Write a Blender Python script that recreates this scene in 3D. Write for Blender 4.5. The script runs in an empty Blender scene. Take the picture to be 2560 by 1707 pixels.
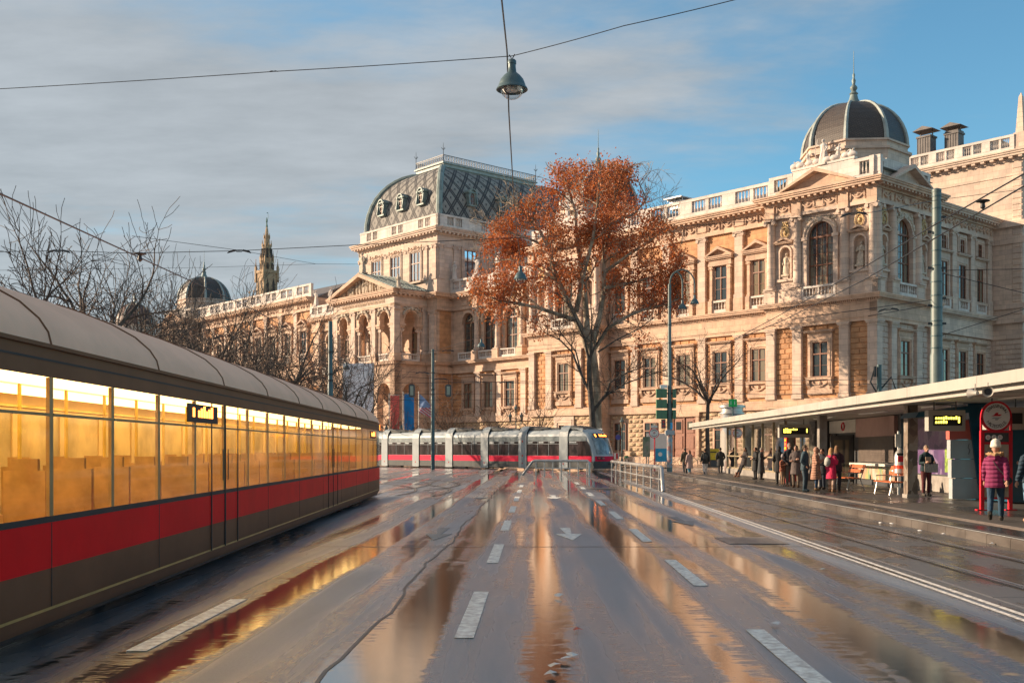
import bpy, math, random
from mathutils import Vector, Matrix, Euler
random.seed(7)
R = math.radians
scene = bpy.context.scene
COL = scene.collection

# ---------------------------------------------------------------- camera, sky, sun, exposure
CAM_H, F, UC, VH = 1.75, 2690.0, 1280.0, 1122.0      # eye height; focal length, centre column and horizon row of the photo
cd = bpy.data.cameras.new('camera'); cam = bpy.data.objects.new('camera', cd); COL.objects.link(cam)
cam.location = (0, 0, CAM_H); cam.rotation_euler = (R(90), 0, 0)
cd.sensor_width = 36; cd.lens = 36 * F / 2560; cd.shift_y = (VH - 853.5) / 2560
cd.clip_start = .1; cd.clip_end = 3000
scene.camera = cam

SUN_DIR = Vector((-.973, .233, 0)).normalized()       # horizontal direction towards the sun
SUN_EL = R(18)
to_sun = Vector((SUN_DIR.x * math.cos(SUN_EL), SUN_DIR.y * math.cos(SUN_EL), math.sin(SUN_EL)))
sd = bpy.data.lights.new('sun', 'SUN'); sd.energy = 4.4; sd.angle = R(.6); sd.color = (1, .77, .54)
sun = bpy.data.objects.new('sun', sd); COL.objects.link(sun)
sun.rotation_euler = (-to_sun).to_track_quat('-Z', 'Y').to_euler()

w = bpy.data.worlds.new('World'); scene.world = w; w.use_nodes = True
nt = w.node_tree; nt.nodes.clear()
def wn(t, **k):
    n = nt.nodes.new(t)
    for a, b in k.items(): setattr(n, a, b)
    return n
def wl(a, b): nt.links.new(a, b)
sky = wn('ShaderNodeTexSky', sky_type='NISHITA', sun_disc=False, sun_elevation=SUN_EL,
         sun_rotation=math.atan2(to_sun.x, to_sun.y), altitude=200, air_density=1.0, dust_density=.6, ozone_density=2.5)
tc = wn('ShaderNodeTexCoord')
sep = wn('ShaderNodeSeparateXYZ'); wl(tc.outputs['Generated'], sep.inputs[0])
def wmath(op, a, b=None, c=None, clamp=False):
    n = wn('ShaderNodeMath', operation=op, use_clamp=clamp)
    for i, v in enumerate((a, b, c)):
        if v is None: continue
        if isinstance(v, (int, float)): n.inputs[i].default_value = v
        else: wl(v, n.inputs[i])
    return n.outputs[0]
# clouds on a flat layer: direction projected onto a plane overhead
zc = wmath('MAXIMUM', sep.outputs[2], .06)
px = wmath('DIVIDE', sep.outputs[0], wmath('ADD', zc, .12)); py = wmath('DIVIDE', sep.outputs[1], wmath('ADD', zc, .12))
comb = wn('ShaderNodeCombineXYZ'); wl(px, comb.inputs[0]); wl(wmath('MULTIPLY', py, 1.9), comb.inputs[1])
mp = wn('ShaderNodeMapping'); mp.inputs['Rotation'].default_value = (0, 0, R(-22)); mp.inputs['Location'].default_value = (3.1, 1.7, 0)
wl(comb.outputs[0], mp.inputs[0])
n1 = wn('ShaderNodeTexNoise'); n1.inputs['Scale'].default_value = .75; n1.inputs['Detail'].default_value = 9; n1.inputs['Roughness'].default_value = .56; n1.inputs['Distortion'].default_value = .35
wl(mp.outputs[0], n1.inputs['Vector'])
n2 = wn('ShaderNodeTexNoise'); n2.inputs['Scale'].default_value = 2.6; n2.inputs['Detail'].default_value = 6; n2.inputs['Roughness'].default_value = .6
wl(mp.outputs[0], n2.inputs['Vector'])
# a cloud bank covers the west (left) side and thins out to the right; unseen cloud added behind the camera to neutralise the cyan fill
bank = wmath('ADD', wmath('MULTIPLY_ADD', px, -.52, .47), wmath('MULTIPLY', py, -.12))
cov = wmath('ADD', wmath('MULTIPLY_ADD', n1.outputs[0], 2.5, -1.0), bank)
cov = wmath('ADD', cov, wmath('MULTIPLY_ADD', n2.outputs[0], .6, -.3))
low = wmath('MULTIPLY', wmath('SUBTRACT', .55, sep.outputs[2], clamp=True), .55)
cov = wmath('ADD', cov, low)
rmp = wn('ShaderNodeMapRange', interpolation_type='SMOOTHSTEP'); rmp.inputs['From Min'].default_value = .12; rmp.inputs['From Max'].default_value = .92
rmp.inputs['To Max'].default_value = .93
wl(cov, rmp.inputs['Value'])
tint = wn('ShaderNodeMix', data_type='RGBA'); tint.blend_type = 'MULTIPLY'; tint.inputs[0].default_value = 1
wl(sky.outputs[0], tint.inputs[6]); tint.inputs[7].default_value = (.44, .64, .62, 1)
mixc = wn('ShaderNodeMix', data_type='RGBA')
wl(rmp.outputs[0], mixc.inputs[0]); wl(tint.outputs[2], mixc.inputs[6])
cl = wn('ShaderNodeMix', data_type='RGBA'); wl(n2.outputs[0], cl.inputs[0])
cl.inputs[6].default_value = (.98, 1.05, 1.11, 1); cl.inputs[7].default_value = (1.95, 2.07, 2.18, 1)
wl(cl.outputs[2], mixc.inputs[7])
bg = wn('ShaderNodeBackground'); bg.inputs['Strength'].default_value = .15
wl(mixc.outputs[2], bg.inputs['Color'])
wo = wn('ShaderNodeOutputWorld'); wl(bg.outputs[0], wo.inputs['Surface'])

vs = scene.view_settings
scene.display_settings.display_device = 'sRGB'
vs.view_transform = 'Standard'; vs.look = 'None'; vs.gamma = 1; vs.use_curve_mapping = False
vs.exposure = 1.05
scene.cycles.use_denoising = True
scene.cycles.max_bounces = 8; scene.cycles.transparent_max_bounces = 16
scene.cycles.sample_clamp_indirect = 6

# ---------------------------------------------------------------- helpers
ROAD = .0217                                   # the street leaves the camera axis by this much per metre
def W(U, Y, V=None):                           # photo column U at distance Y
    x = (U - UC) / F * Y
    return Vector((x, Y, CAM_H - (V - VH) / F * Y)) if V is not None else Vector((x, Y, 0))
def RX(x0, y): return x0 + ROAD * y

class MB:
    """collects faces; build() links them as one mesh object"""
    def __init__(s, T=None): s.v = []; s.f = []; s.uv = []; s.T = T; s.mi = []; s.cur = 0
    def add(s, vs, fs, uvs=None):
        b = len(s.v)
        T = s.T
        s.v += [tuple(T(*p)) for p in vs] if T else [tuple(p) for p in vs]
        for i, f in enumerate(fs):
            s.f.append([b + k for k in f]); s.mi.append(s.cur)
            s.uv.append(uvs[i] if uvs else None)
    def quad(s, a, b, c, d, uv=None): s.add([a, b, c, d], [(0, 1, 2, 3)], [uv] if uv else None)
    def poly(s, pts): s.add(pts, [tuple(range(len(pts)))])
    def box(s, x0, x1, y0, y1, z0, z1):
        s.add([(x0,y0,z0),(x1,y0,z0),(x1,y1,z0),(x0,y1,z0),(x0,y0,z1),(x1,y0,z1),(x1,y1,z1),(x0,y1,z1)],
              [(0,3,2,1),(4,5,6,7),(0,1,5,4),(1,2,6,5),(2,3,7,6),(3,0,4,7)])
    def bbox(s, c, d, rot=0, M=None):          # box by centre, size and rotation
        h = [k / 2 for k in d]; m = M or Matrix.Rotation(rot, 3, 'Z'); c = Vector(c)
        pts = [c + m @ Vector((sx*h[0], sy*h[1], sz*h[2])) for sz in (-1,1) for sx, sy in ((-1,-1),(1,-1),(1,1),(-1,1))]
        s.add(pts, [(0,3,2,1),(4,5,6,7),(0,1,5,4),(1,2,6,5),(2,3,7,6),(3,0,4,7)])
    def bar(s, p, q, wd, ht=None, up=(0,0,1)):  # rectangular bar from p to q
        p, q = Vector(p), Vector(q); d = (q - p); L = d.length
        if L < 1e-6: return
        d /= L; u = Vector(up)
        if abs(d.dot(u)) > .95: u = Vector((0,1,0)) if abs(d.y) < .9 else Vector((1,0,0))
        x = d.cross(u).normalized(); y = x.cross(d)
        s.bbox((p+q)/2, (L, wd, ht or wd), M=Matrix((d, x, y)).transposed())
    def prism(s, pts, a0, a1, axis='y', cap=True):  # polygon in the two other axes pulled along axis
        n = len(pts)
        def P(p, a): return (p[0], a, p[1]) if axis == 'y' else ((a, p[0], p[1]) if axis == 'x' else (p[0], p[1], a))
        vs = [P(p, a0) for p in pts] + [P(p, a1) for p in pts]
        fs = [(i, (i+1) % n, (i+1) % n + n, i + n) for i in range(n)]
        if cap: fs += [tuple(range(n))[::-1], tuple(range(n, 2*n))]
        s.add(vs, fs)
    def lathe(s, prof, c=(0,0,0), n=12, sx=1, sy=1, a0=0, a1=2*math.pi):
        full = abs(a1 - a0 - 2*math.pi) < 1e-6
        m = n if full else n + 1
        vs = []
        for r, z in prof:
            for i in range(m):
                a = a0 + (a1 - a0) * i / n
                vs.append((c[0] + r*sx*math.cos(a), c[1] + r*sy*math.sin(a), c[2] + z))
        fs = []
        for j in range(len(prof)-1):
            for i in range(n if full else n):
                k = (i+1) % m if full else i+1
                fs.append((j*m+i, j*m+k, (j+1)*m+k, (j+1)*m+i))
        if full:
            if prof[0][0] > 1e-4: fs.append(tuple(range(m))[::-1])
            if prof[-1][0] > 1e-4: fs.append(tuple((len(prof)-1)*m + i for i in range(m)))
        s.add(vs, fs)
    def cyl(s, p, q, r0, r1=None, n=8): s.tube([p, q], [r0, r0 if r1 is None else r1], n)
    def tube(s, pts, rad, n=6, cap=True):
        pts = [Vector(p) for p in pts]
        if not hasattr(rad, '__len__'): rad = [rad] * len(pts)
        vs = []; ref = None
        for i, p in enumerate(pts):
            d = (pts[min(i+1, len(pts)-1)] - pts[max(i-1, 0)])
            if d.length < 1e-9: d = Vector((0,0,1))
            d.normalize()
            if ref is None: ref = Vector((0,0,1)) if abs(d.z) < .9 else Vector((1,0,0))
            x = ref - d * ref.dot(d)
            if x.length < 1e-4: x = d.orthogonal()
            x.normalize(); y = d.cross(x); ref = x
            for k in range(n):
                a = 2*math.pi*k/n
                vs.append(p + (x*math.cos(a) + y*math.sin(a)) * rad[i])
        fs = []
        for i in range(len(pts)-1):
            for k in range(n):
                k2 = (k+1) % n
                fs.append((i*n+k, i*n+k2, (i+1)*n+k2, (i+1)*n+k))
        if cap: fs += [tuple(range(n))[::-1], tuple((len(pts)-1)*n + k for k in range(n))]
        s.add(vs, fs)
    def ball(s, c, r, n=10, m=7, M=None):       # ellipsoid
        if not hasattr(r, '__len__'): r = (r, r, r)
        vs = []
        for j in range(m+1):
            t = math.pi*j/m
            for i in range(n):
                a = 2*math.pi*i/n
                p = Vector((r[0]*math.sin(t)*math.cos(a), r[1]*math.sin(t)*math.sin(a), r[2]*math.cos(t)))
                if M: p = M @ p
                vs.append(Vector(c) + p)
        fs = [(j*n+i, (j+1)*n+i, (j+1)*n+(i+1)%n, j*n+(i+1)%n) for j in range(m) for i in range(n)]
        s.add(vs, fs)
    def mesh(s, name, mats, smooth=False, sharp=.7):
        me = bpy.data.meshes.new(name)
        me.from_pydata(s.v, [], s.f)
        if any(u is not None for u in s.uv):
            l = me.uv_layers.new(name='UVMap'); k = 0
            for f, u in zip(s.f, s.uv):
                for i in range(len(f)):
                    if u: l.data[k].uv = u[i]
                    k += 1
        for m in (mats if isinstance(mats, (list, tuple)) else [mats]): me.materials.append(m)
        if any(s.mi): me.polygons.foreach_set('material_index', s.mi)
        if smooth:
            me.polygons.foreach_set('use_smooth', [True]*len(me.polygons))
            me.set_sharp_from_angle(angle=sharp)
        me.update()
        return me
    def build(s, name, mats, parent=None, smooth=False, loc=None, rz=0, kind=None, sharp=.7):
        return put(s.mesh(name, mats, smooth, sharp), name, parent, loc, rz, kind=kind)

def put(me, name, parent=None, loc=None, rz=0, scale=None, kind=None):
    o = bpy.data.objects.new(name, me); COL.objects.link(o)
    if parent: o.parent = parent
    if loc is not None: o.location = loc
    if rz: o.rotation_euler = (0, 0, rz)
    if scale: o.scale = scale
    if kind: o['kind'] = kind
    return o
def tag(o, label=None, cat=None, group=None, kind=None):
    for k, v in (('label', label), ('category', cat), ('group', group), ('kind', kind)):
        if v: o[k] = v
    return o
def thing(name, label, cat, loc=(0,0,0), rz=0, group=None):
    o = bpy.data.objects.new(name, None); COL.objects.link(o); o.empty_display_size = .3
    o.location = loc; o.rotation_euler = (0,0,rz)
    return tag(o, label, cat, group)
def dup(o, loc=None, rz=None, label=None, parent=None, scale=None):
    c = o.copy(); COL.objects.link(c)
    if parent: c.parent = parent
    if loc is not None: c.location = loc
    if rz is not None: c.rotation_euler = (0,0,rz)
    if label: c['label'] = label
    if scale: c.scale = scale
    for ch in list(o.children): dup(ch, parent=c)
    return c

# ---------------------------------------------------------------- materials
def newmat(name):
    m = bpy.data.materials.new(name); m.use_nodes = True
    t = m.node_tree; return m, t, t.nodes['Principled BSDF']
def N(t, typ, **k):
    n = t.nodes.new(typ)
    for a, b in k.items():
        if a.startswith('_'): n.inputs[a[1:].replace('_', ' ')].default_value = b
        else: setattr(n, a, b)
    return n
def mth(t, op, a, b=None, c=None, clamp=False):
    n = t.nodes.new('ShaderNodeMath'); n.operation = op; n.use_clamp = clamp
    for i, v in enumerate((a, b, c)):
        if v is None: continue
        if isinstance(v, (int, float)): n.inputs[i].default_value = v
        else: t.links.new(v, n.inputs[i])
    return n.outputs[0]
def mixcol(t, f, a, b, blend='MIX'):
    n = t.nodes.new('ShaderNodeMix'); n.data_type = 'RGBA'; n.blend_type = blend
    for i, v in ((0, f), (6, a), (7, b)):
        if isinstance(v, (int, float)): n.inputs[i].default_value = v
        elif isinstance(v, tuple): n.inputs[i].default_value = (*v, 1)
        else: t.links.new(v, n.inputs[i])
    return n.outputs[2]
def stretch(t, src, sc):
    m = t.nodes.new('ShaderNodeMapping'); m.inputs['Scale'].default_value = sc
    t.links.new(src, m.inputs[0]); return m.outputs[0]
def noise(t, vec, scale, detail=4, rough=.55, dist=0):
    n = N(t, 'ShaderNodeTexNoise', _Scale=scale, _Detail=detail, _Roughness=rough, _Distortion=dist)
    t.links.new(vec, n.inputs['Vector']); return n.outputs[0]
def smooth(t, v, a, b, lo=0, hi=1):
    n = t.nodes.new('ShaderNodeMapRange'); n.interpolation_type = 'SMOOTHSTEP'
    n.inputs['From Min'].default_value = a; n.inputs['From Max'].default_value = b
    n.inputs['To Min'].default_value = lo; n.inputs['To Max'].default_value = hi
    t.links.new(v, n.inputs['Value']); return n.outputs[0]
def simple(name, col, rough=.6, metal=0, var=.18, scale=3, bump=0, bscale=40, streak=0, spec=None, coat=0, ashlar=0):
    """plain surface with uneven colour, wear streaks and fine relief"""
    m, t, b = newmat(name)
    pos = t.nodes.new('ShaderNodeNewGeometry').outputs['Position']
    n = noise(t, pos, scale, 6, .62)
    dark = tuple(c*(1-var) for c in col); lite = tuple(min(1, c*(1+var)) for c in col)
    c = mixcol(t, smooth(t, n, .3, .7), dark, lite)
    if streak:
        s = noise(t, stretch(t, pos, (1, 1, .09)), 2.6, 5, .65)
        c = mixcol(t, smooth(t, s, .5, .75, 0, streak), c, tuple(k*.45 for k in col))
    if ashlar:                                    # stone courses: faint joints and a tint of its own for every block
        oc = t.nodes.new('ShaderNodeTexCoord').outputs['Object']; sp = t.nodes.new('ShaderNodeSeparateXYZ'); t.links.new(oc, sp.inputs[0])
        cb = t.nodes.new('ShaderNodeCombineXYZ'); t.links.new(mth(t, 'ADD', sp.outputs[0], sp.outputs[1]), cb.inputs[0]); t.links.new(sp.outputs[2], cb.inputs[1])
        br = N(t, 'ShaderNodeTexBrick', _Scale=1, _Mortar_Size=.018, _Brick_Width=1.35, _Row_Height=.52); t.links.new(cb.outputs[0], br.inputs['Vector'])
        br.inputs['Color1'].default_value = (.80, .80, .82, 1); br.inputs['Color2'].default_value = (1.14, 1.12, 1.08, 1); br.inputs['Mortar'].default_value = (.55, .52, .5, 1)
        c = mixcol(t, ashlar, c, br.outputs['Color'], 'MULTIPLY')
        grime = noise(t, stretch(t, pos, (1, 1, .25)), .55, 7, .7)
        c = mixcol(t, smooth(t, grime, .52, .78, 0, .38), c, tuple(k*.5 for k in col))
    t.links.new(c, b.inputs['Base Color'])
    b.inputs['Roughness'].default_value = rough; b.inputs['Metallic'].default_value = metal
    if coat: b.inputs['Coat Weight'].default_value = coat; b.inputs['Coat Roughness'].default_value = .08
    if spec is not None: b.inputs['Specular IOR Level'].default_value = spec
    if bump:
        bp = t.nodes.new('ShaderNodeBump'); bp.inputs['Strength'].default_value = bump; bp.inputs['Distance'].default_value = .02
        t.links.new(noise(t, pos, bscale, 3), bp.inputs['Height']); t.links.new(bp.outputs[0], b.inputs['Normal'])
    return m
def emit(name, col, strength):
    m, t, b = newmat(name)
    b.inputs['Base Color'].default_value = (*[c*.3 for c in col], 1)
    b.inputs['Emission Color'].default_value = (*col, 1); b.inputs['Emission Strength'].default_value = strength
    return m

STONE = simple('cream stone', (.58, .405, .295), .8, var=.16, scale=.9, bump=.25, bscale=14, streak=.30, ashlar=0.7)
STONE_ORANGE = simple('orange sandstone', (.53, .285, .145), .85, var=.20, scale=1.3, bump=.35, bscale=10, streak=.15, ashlar=0.7)
STONE_PALE = simple('pale limestone', (.61, .475, .385), .8, var=.12, scale=.8, bump=.2, bscale=14, streak=.30, ashlar=0.7)
STONE_WHITE = simple('white limestone', (.64, .58, .53), .8, var=.13, scale=.8, bump=.2, bscale=14, streak=.38, ashlar=0.45)
STONE_FIG = simple('carved stone', (.50, .42, .33), .85, var=.28, scale=5, bump=.3, bscale=12, streak=.35)
STONE_ROUGH = simple('rock faced stone', (.46, .345, .225), .9, var=.30, scale=4, bump=1.0, bscale=7)
WOOD_RED = simple('red brown window wood', (.19, .065, .03), .5, var=.25, scale=6)
COPPER = simple('green copper', (.20, .25, .24), .6, .2, var=.25, scale=1.2, streak=.35)
COPPER_PALE = simple('pale weathered copper', (.33, .365, .345), .6, .1, var=.18, scale=1.5, streak=.3)
IRON = simple('dark iron', (.035, .038, .042), .5, .3, var=.2)
GILT = simple('gilt ornament', (.50, .35, .17), .6, .2, var=.3, scale=8)
def glassmat(name, tint, curtain, rough=.06, ior=1.75):
    m, t, b = newmat(name)
    g = t.nodes.new('ShaderNodeNewGeometry').outputs['Position']
    o = t.nodes.new('ShaderNodeObjectInfo').outputs['Random']
    n = noise(t, stretch(t, g, (2.2, 2.2, .12)), 1.3, 3)
    f = mth(t, 'ADD', n, mth(t, 'MULTIPLY_ADD', o, .3, -.15))
    t.links.new(mixcol(t, smooth(t, f, .42, .58), tint, curtain), b.inputs['Base Color'])
    b.inputs['Roughness'].default_value = rough; b.inputs['IOR'].default_value = ior
    bp = t.nodes.new('ShaderNodeBump'); bp.inputs['Strength'].default_value = .06; bp.inputs['Distance'].default_value = .05
    t.links.new(noise(t, g, 1.6, 2), bp.inputs['Height']); t.links.new(bp.outputs[0], b.inputs['Normal'])
    return m
GLASS = glassmat('window glass with curtains', (.035, .045, .05), (.20, .17, .12))
GLASS_SKY = glassmat('high window glass', (.62, .66, .70), (.75, .78, .80), .04, 1.5)
GLASS_SKY.node_tree.nodes['Principled BSDF'].inputs['Metallic'].default_value = .85

def dome_material():
    m, t, b = newmat('dark slate dome')
    pos = t.nodes.new('ShaderNodeNewGeometry').outputs['Position']
    uv = t.nodes.new('ShaderNodeTexCoord').outputs['UV']
    br = N(t, 'ShaderNodeTexBrick', _Scale=1, _Mortar_Size=.02, _Brick_Width=.28, _Row_Height=.16)
    mp = N(t, 'ShaderNodeMapping'); mp.inputs['Rotation'].default_value = (0, 0, R(28)); t.links.new(uv, mp.inputs[0])
    t.links.new(mp.outputs[0], br.inputs['Vector'])
    br.inputs['Color1'].default_value = (.062, .046, .040, 1); br.inputs['Color2'].default_value = (.088, .066, .055, 1); br.inputs['Mortar'].default_value = (.03, .024, .022, 1)
    c = mixcol(t, smooth(t, noise(t, pos, .7, 5, .65), .45, .75, 0, .6), br.outputs['Color'], (.05, .05, .052))
    t.links.new(c, b.inputs['Base Color']); b.inputs['Roughness'].default_value = .5
    bp = t.nodes.new('ShaderNodeBump'); bp.inputs['Strength'].default_value = .5; bp.inputs['Distance'].default_value = .02
    t.links.new(br.outputs['Fac'], bp.inputs['Height']); bp.invert = True; t.links.new(bp.outputs[0], b.inputs['Normal'])
    return m
SLATE_DOME = dome_material()
def pattern_roof():
    """grey slate with a dark trellis of double lines and small crosses in the diamonds"""
    m, t, b = newmat('patterned slate roof')
    uv = t.nodes.new('ShaderNodeTexCoord').outputs['UV']
    s = t.nodes.new('ShaderNodeSeparateXYZ'); t.links.new(uv, s.inputs[0])
    P = 2.05
    def lat(sign):
        k = mth(t, 'MULTIPLY_ADD', s.outputs[1], sign * .74, s.outputs[0])
        return mth(t, 'FRACT', mth(t, 'DIVIDE', k, P))
    A, B_ = lat(1), lat(-1)
    def near(v, c, wd): return mth(t, 'LESS_THAN', mth(t, 'ABSOLUTE', mth(t, 'SUBTRACT', v, c)), wd)
    ln = None
    for v in (A, B_):
        for c in (.07, .26):
            k = near(v, c, .055); ln = k if ln is None else mth(t, 'MAXIMUM', ln, k)
        ln = mth(t, 'MAXIMUM', ln, mth(t, 'MULTIPLY', near(v, .165, .02), .8))
    da = mth(t, 'ABSOLUTE', mth(t, 'SUBTRACT', A, .665)); db = mth(t, 'ABSOLUTE', mth(t, 'SUBTRACT', B_, .665))
    cross = mth(t, 'MULTIPLY', mth(t, 'LESS_THAN', mth(t, 'MINIMUM', da, db), .032), mth(t, 'LESS_THAN', mth(t, 'MAXIMUM', da, db), .105))
    ln = mth(t, 'MAXIMUM', ln, cross)
    pos = t.nodes.new('ShaderNodeNewGeometry').outputs['Position']
    grey = mixcol(t, smooth(t, noise(t, pos, 1.1, 6, .7), .3, .7), (.20, .19, .18), (.30, .285, .26))
    c = mixcol(t, mth(t, 'MULTIPLY', ln, .93), grey, (.035, .036, .042))
    br = N(t, 'ShaderNodeTexBrick', _Scale=1, _Mortar_Size=.012, _Brick_Width=.3, _Row_Height=.2)
    t.links.new(uv, br.inputs['Vector'])
    t.links.new(c, b.inputs['Base Color']); b.inputs['Roughness'].default_value = .7; b.inputs['Specular IOR Level'].default_value = .25
    bp = t.nodes.new('ShaderNodeBump'); bp.invert = True; bp.inputs['Strength'].default_value = .4; bp.inputs['Distance'].default_value = .02
    t.links.new(br.outputs['Fac'], bp.inputs['Height']); t.links.new(bp.outputs[0], b.inputs['Normal'])
    return m
ROOF_PATTERN = pattern_roof()
ROOF_GREY = simple('grey slate roof', (.13, .115, .11), .6, var=.2, scale=1.5, bump=.3, bscale=8)
ROOF_BROWN = simple('brown tiled roof', (.17, .12, .095), .7, var=.25, scale=2, bump=.4, bscale=9)
# ---------------------------------------------------------------- the university building
ANG = math.atan2(.749, -.6626)
UNI = thing('university_building', 'long ornate sandstone palace with columns, domes and a patterned mansard roof', 'building', (31.9, 94, 0), ANG)
UM = Matrix.Translation((31.9, 94, 0)) @ Matrix.Rotation(ANG, 4, 'Z')
def uni_world(s, o, z): return UM @ Vector((s, o, z))
def T_main(s, o, z): return (s, o, z)
def T_side(s, o, z): return (-o, -s, z)          # facade round the corner; s runs away from the corner
class Fr:
    def __init__(f, side=False, s0=0): f.side = side; f.s0 = s0
    def T(f, s, o, z): return T_side(s + f.s0, o, z) if f.side else (s + f.s0, o, z)
    def mb(f): return MB(f.T)
    def put(f, me, name, s, o, z, parent=None, scale=None, kind=None):
        return put(me, name, parent or UNI, f.T(s, o, z), R(90) if f.side else 0, scale, kind)
MAIN, SIDE = Fr(), Fr(True)

def balusters(mb, x0, x1, z0, z1, y=0, step=.30, r=.085):
    n = max(1, int((x1-x0)/step)); h = z1-z0
    for i in range(n):
        x = x0 + (x1-x0)*(i+.5)/n
        mb.lathe([(r*.8, 0), (r*.45, .12*h), (r*1.05, .36*h), (r*.5, .72*h), (r*.8, .86*h), (r*.8, h)], (x, y, z0), 6)
def balustrade_mesh(L, h, panels=2, d=.34, pier=.5):
    """stone parapet: plinth, rail, piers and turned balusters"""
    mb = MB(); zb, zt = h*.30, h*.86
    mb.box(-L/2, L/2, -d/2, d/2, 0, zb); mb.box(-L/2, L/2, -d/2-.05, d/2+.05, zt, h)
    for x in (-L/2, L/2-pier): mb.box(x, x+pier, -d/2-.03, d/2+.03, zb, zt)
    inn = L - 2*pier; mid = pier*.5
    if panels == 2:
        mb.box(-mid/2, mid/2, -d/2+.02, d/2-.02, zb, zt)
        balusters(mb, -inn/2+.06, -mid/2-.06, zb, zt); balusters(mb, mid/2+.06, inn/2-.06, zb, zt)
    else: balusters(mb, -inn/2+.06, inn/2-.06, zb, zt)
    return mb.mesh('balustrade', STONE_WHITE)
def column_mesh(h, r=.42, sq=False):
    mb = MB()
    mb.box(-r*1.3, r*1.3, -r*1.3, r*1.3, 0, .16)
    mb.lathe([(r*1.25, .16), (r*1.28, .25), (r*1.05, .32), (r*1.15, .42), (r, .5), (r*.99, h*.35), (r*.86, h-.55), (r*.92, h-.5), (r*.92, h-.36), (r*1.1, h-.28)], n=14)
    mb.box(-r*1.25, r*1.25, -r*1.05, r*1.05, h-.14, h)
    for sx in (-1, 1):                            # volutes
        mb.tube([(sx*r*1.12, -r*1.0, h-.30), (sx*r*1.12, r*1.0, h-.30)], .2, 8)
    return mb.mesh('column', STONE_PALE, True)
def pilaster_mesh(h, wd=.95, d=.4, cap='plain', mat=STONE_PALE):
    mb = MB(); a = wd/2
    mb.box(-a-.07, a+.07, 0, d+.07, 0, .38); mb.box(-a, a, 0, d, .38, h-.5)
    mb.box(-a-.05, a+.05, 0, d+.05, h-.5, h-.42); mb.box(-a, a, 0, d, h-.42, h-.26)
    mb.box(-a-.1, a+.1, 0, d+.1, h-.26, h-.13); mb.box(-a-.16, a+.16, 0, d+.16, h-.13, h)
    if cap == 'ionic':
        for sx in (-1, 1): mb.tube([(sx*(a+.02), 0, h-.36), (sx*(a+.02), d+.1, h-.36)], .19, 8)
    return mb.mesh('pilaster', mat)
def window_pair(wd, h, trans=.66, arch=False, nsub=1, glass=GLASS, mull=1):
    """returns (frame mesh, pane mesh) standing on z=0, facing +y"""
    f = MB(); a = wd/2; t = .075
    hs = h - a if arch else h                     # springing
    f.box(-a, -a+t, 0, .1, 0, hs); f.box(a-t, a, 0, .1, 0, hs); f.box(-a+t, a-t, 0, .1, 0, t)
    if not arch: f.box(-a+t, a-t, 0, .1, h-t, h)
    else:
        n = 12
        for i in range(n):
            p, q = math.pi*i/n, math.pi*(i+1)/n
            for r0, r1 in ((a-t, a),):
                P = [(r1*math.cos(p), hs+r1*math.sin(p)), (r1*math.cos(q), hs+r1*math.sin(q)), (r0*math.cos(q), hs+r0*math.sin(q)), (r0*math.cos(p), hs+r0*math.sin(p))]
                f.prism(P, 0, .1)
        f.box(-a+t, a-t, -.01, .14, hs-.09, hs+.09)
    zt = hs if arch else h*trans
    if not arch: f.box(-a+t, a-t, -.01, .12, zt-.06, zt+.06)
    else: f.box(-a+t, a-t, -.01, .12, hs*.44-.05, hs*.44+.05)
    ms = [0] if mull == 1 else [-a*.36, a*.42]
    for x in ms: f.box(x-.05, x+.05, 0, .115, t, (hs + math.sqrt(max(0, a*a-x*x)) - t*.5) if arch else h-t)
    b = .03                                       # thin glazing bars
    zs = [zt*.5] if not arch else [hs*.22, hs*.66, hs*.84]
    for z in zs: f.box(-a+t, a-t, .02, .07, z-b/2, z+b/2)
    if arch: f.box(-b/2+.03, b/2+.03, .02, .07, t, h-t)
    p = MB()
    if not arch: p.quad((-a, .03, 0), (a, .03, 0), (a, .03, h), (-a, .03, h))
    else: p.poly([(-a, .03, 0), (a, .03, 0)] + [(a*math.cos(math.pi*i/14), .03, hs + a*math.sin(math.pi*i/14)) for i in range(15)])
    return f.mesh('window', WOOD_RED), p.mesh('pane', glass)
def put_window(fr, pair, s, o, z):
    f = fr.put(pair[0], 'window', s, o, z); put(pair[1], 'pane', f); return f
def surround_mesh(wd, h, head='hood', mat=STONE):
    """stone architrave round an opening of wd x h with hood or pediment"""
    m = MB(); a = wd/2
    for k, (t, d) in enumerate(((.14, .20), (.30, .28), (.46, .22))):
        t0 = (0, .14, .30)[k]
        m.box(-a-t, -a-t0, 0, d, 0, h+t); m.box(a+t0, a+t, 0, d, 0, h+t); m.box(-a-t0, a+t0, 0, d, h+t0, h+t)
    e = a + .46
    if head == 'hood':
        m.box(-e-.02, e+.02, 0, .24, h+.46, h+.86); m.box(-e-.22, e+.22, 0, .5, h+.86, h+.95); m.box(-e-.28, e+.28, 0, .58, h+.95, h+1.05)
        m.box(-e-.08, e+.08, 0, .42, -.24, -.06); m.box(-e-.14, e+.14, 0, .48, -.06, 0)
    return m.mesh('window_surround', mat)
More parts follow.
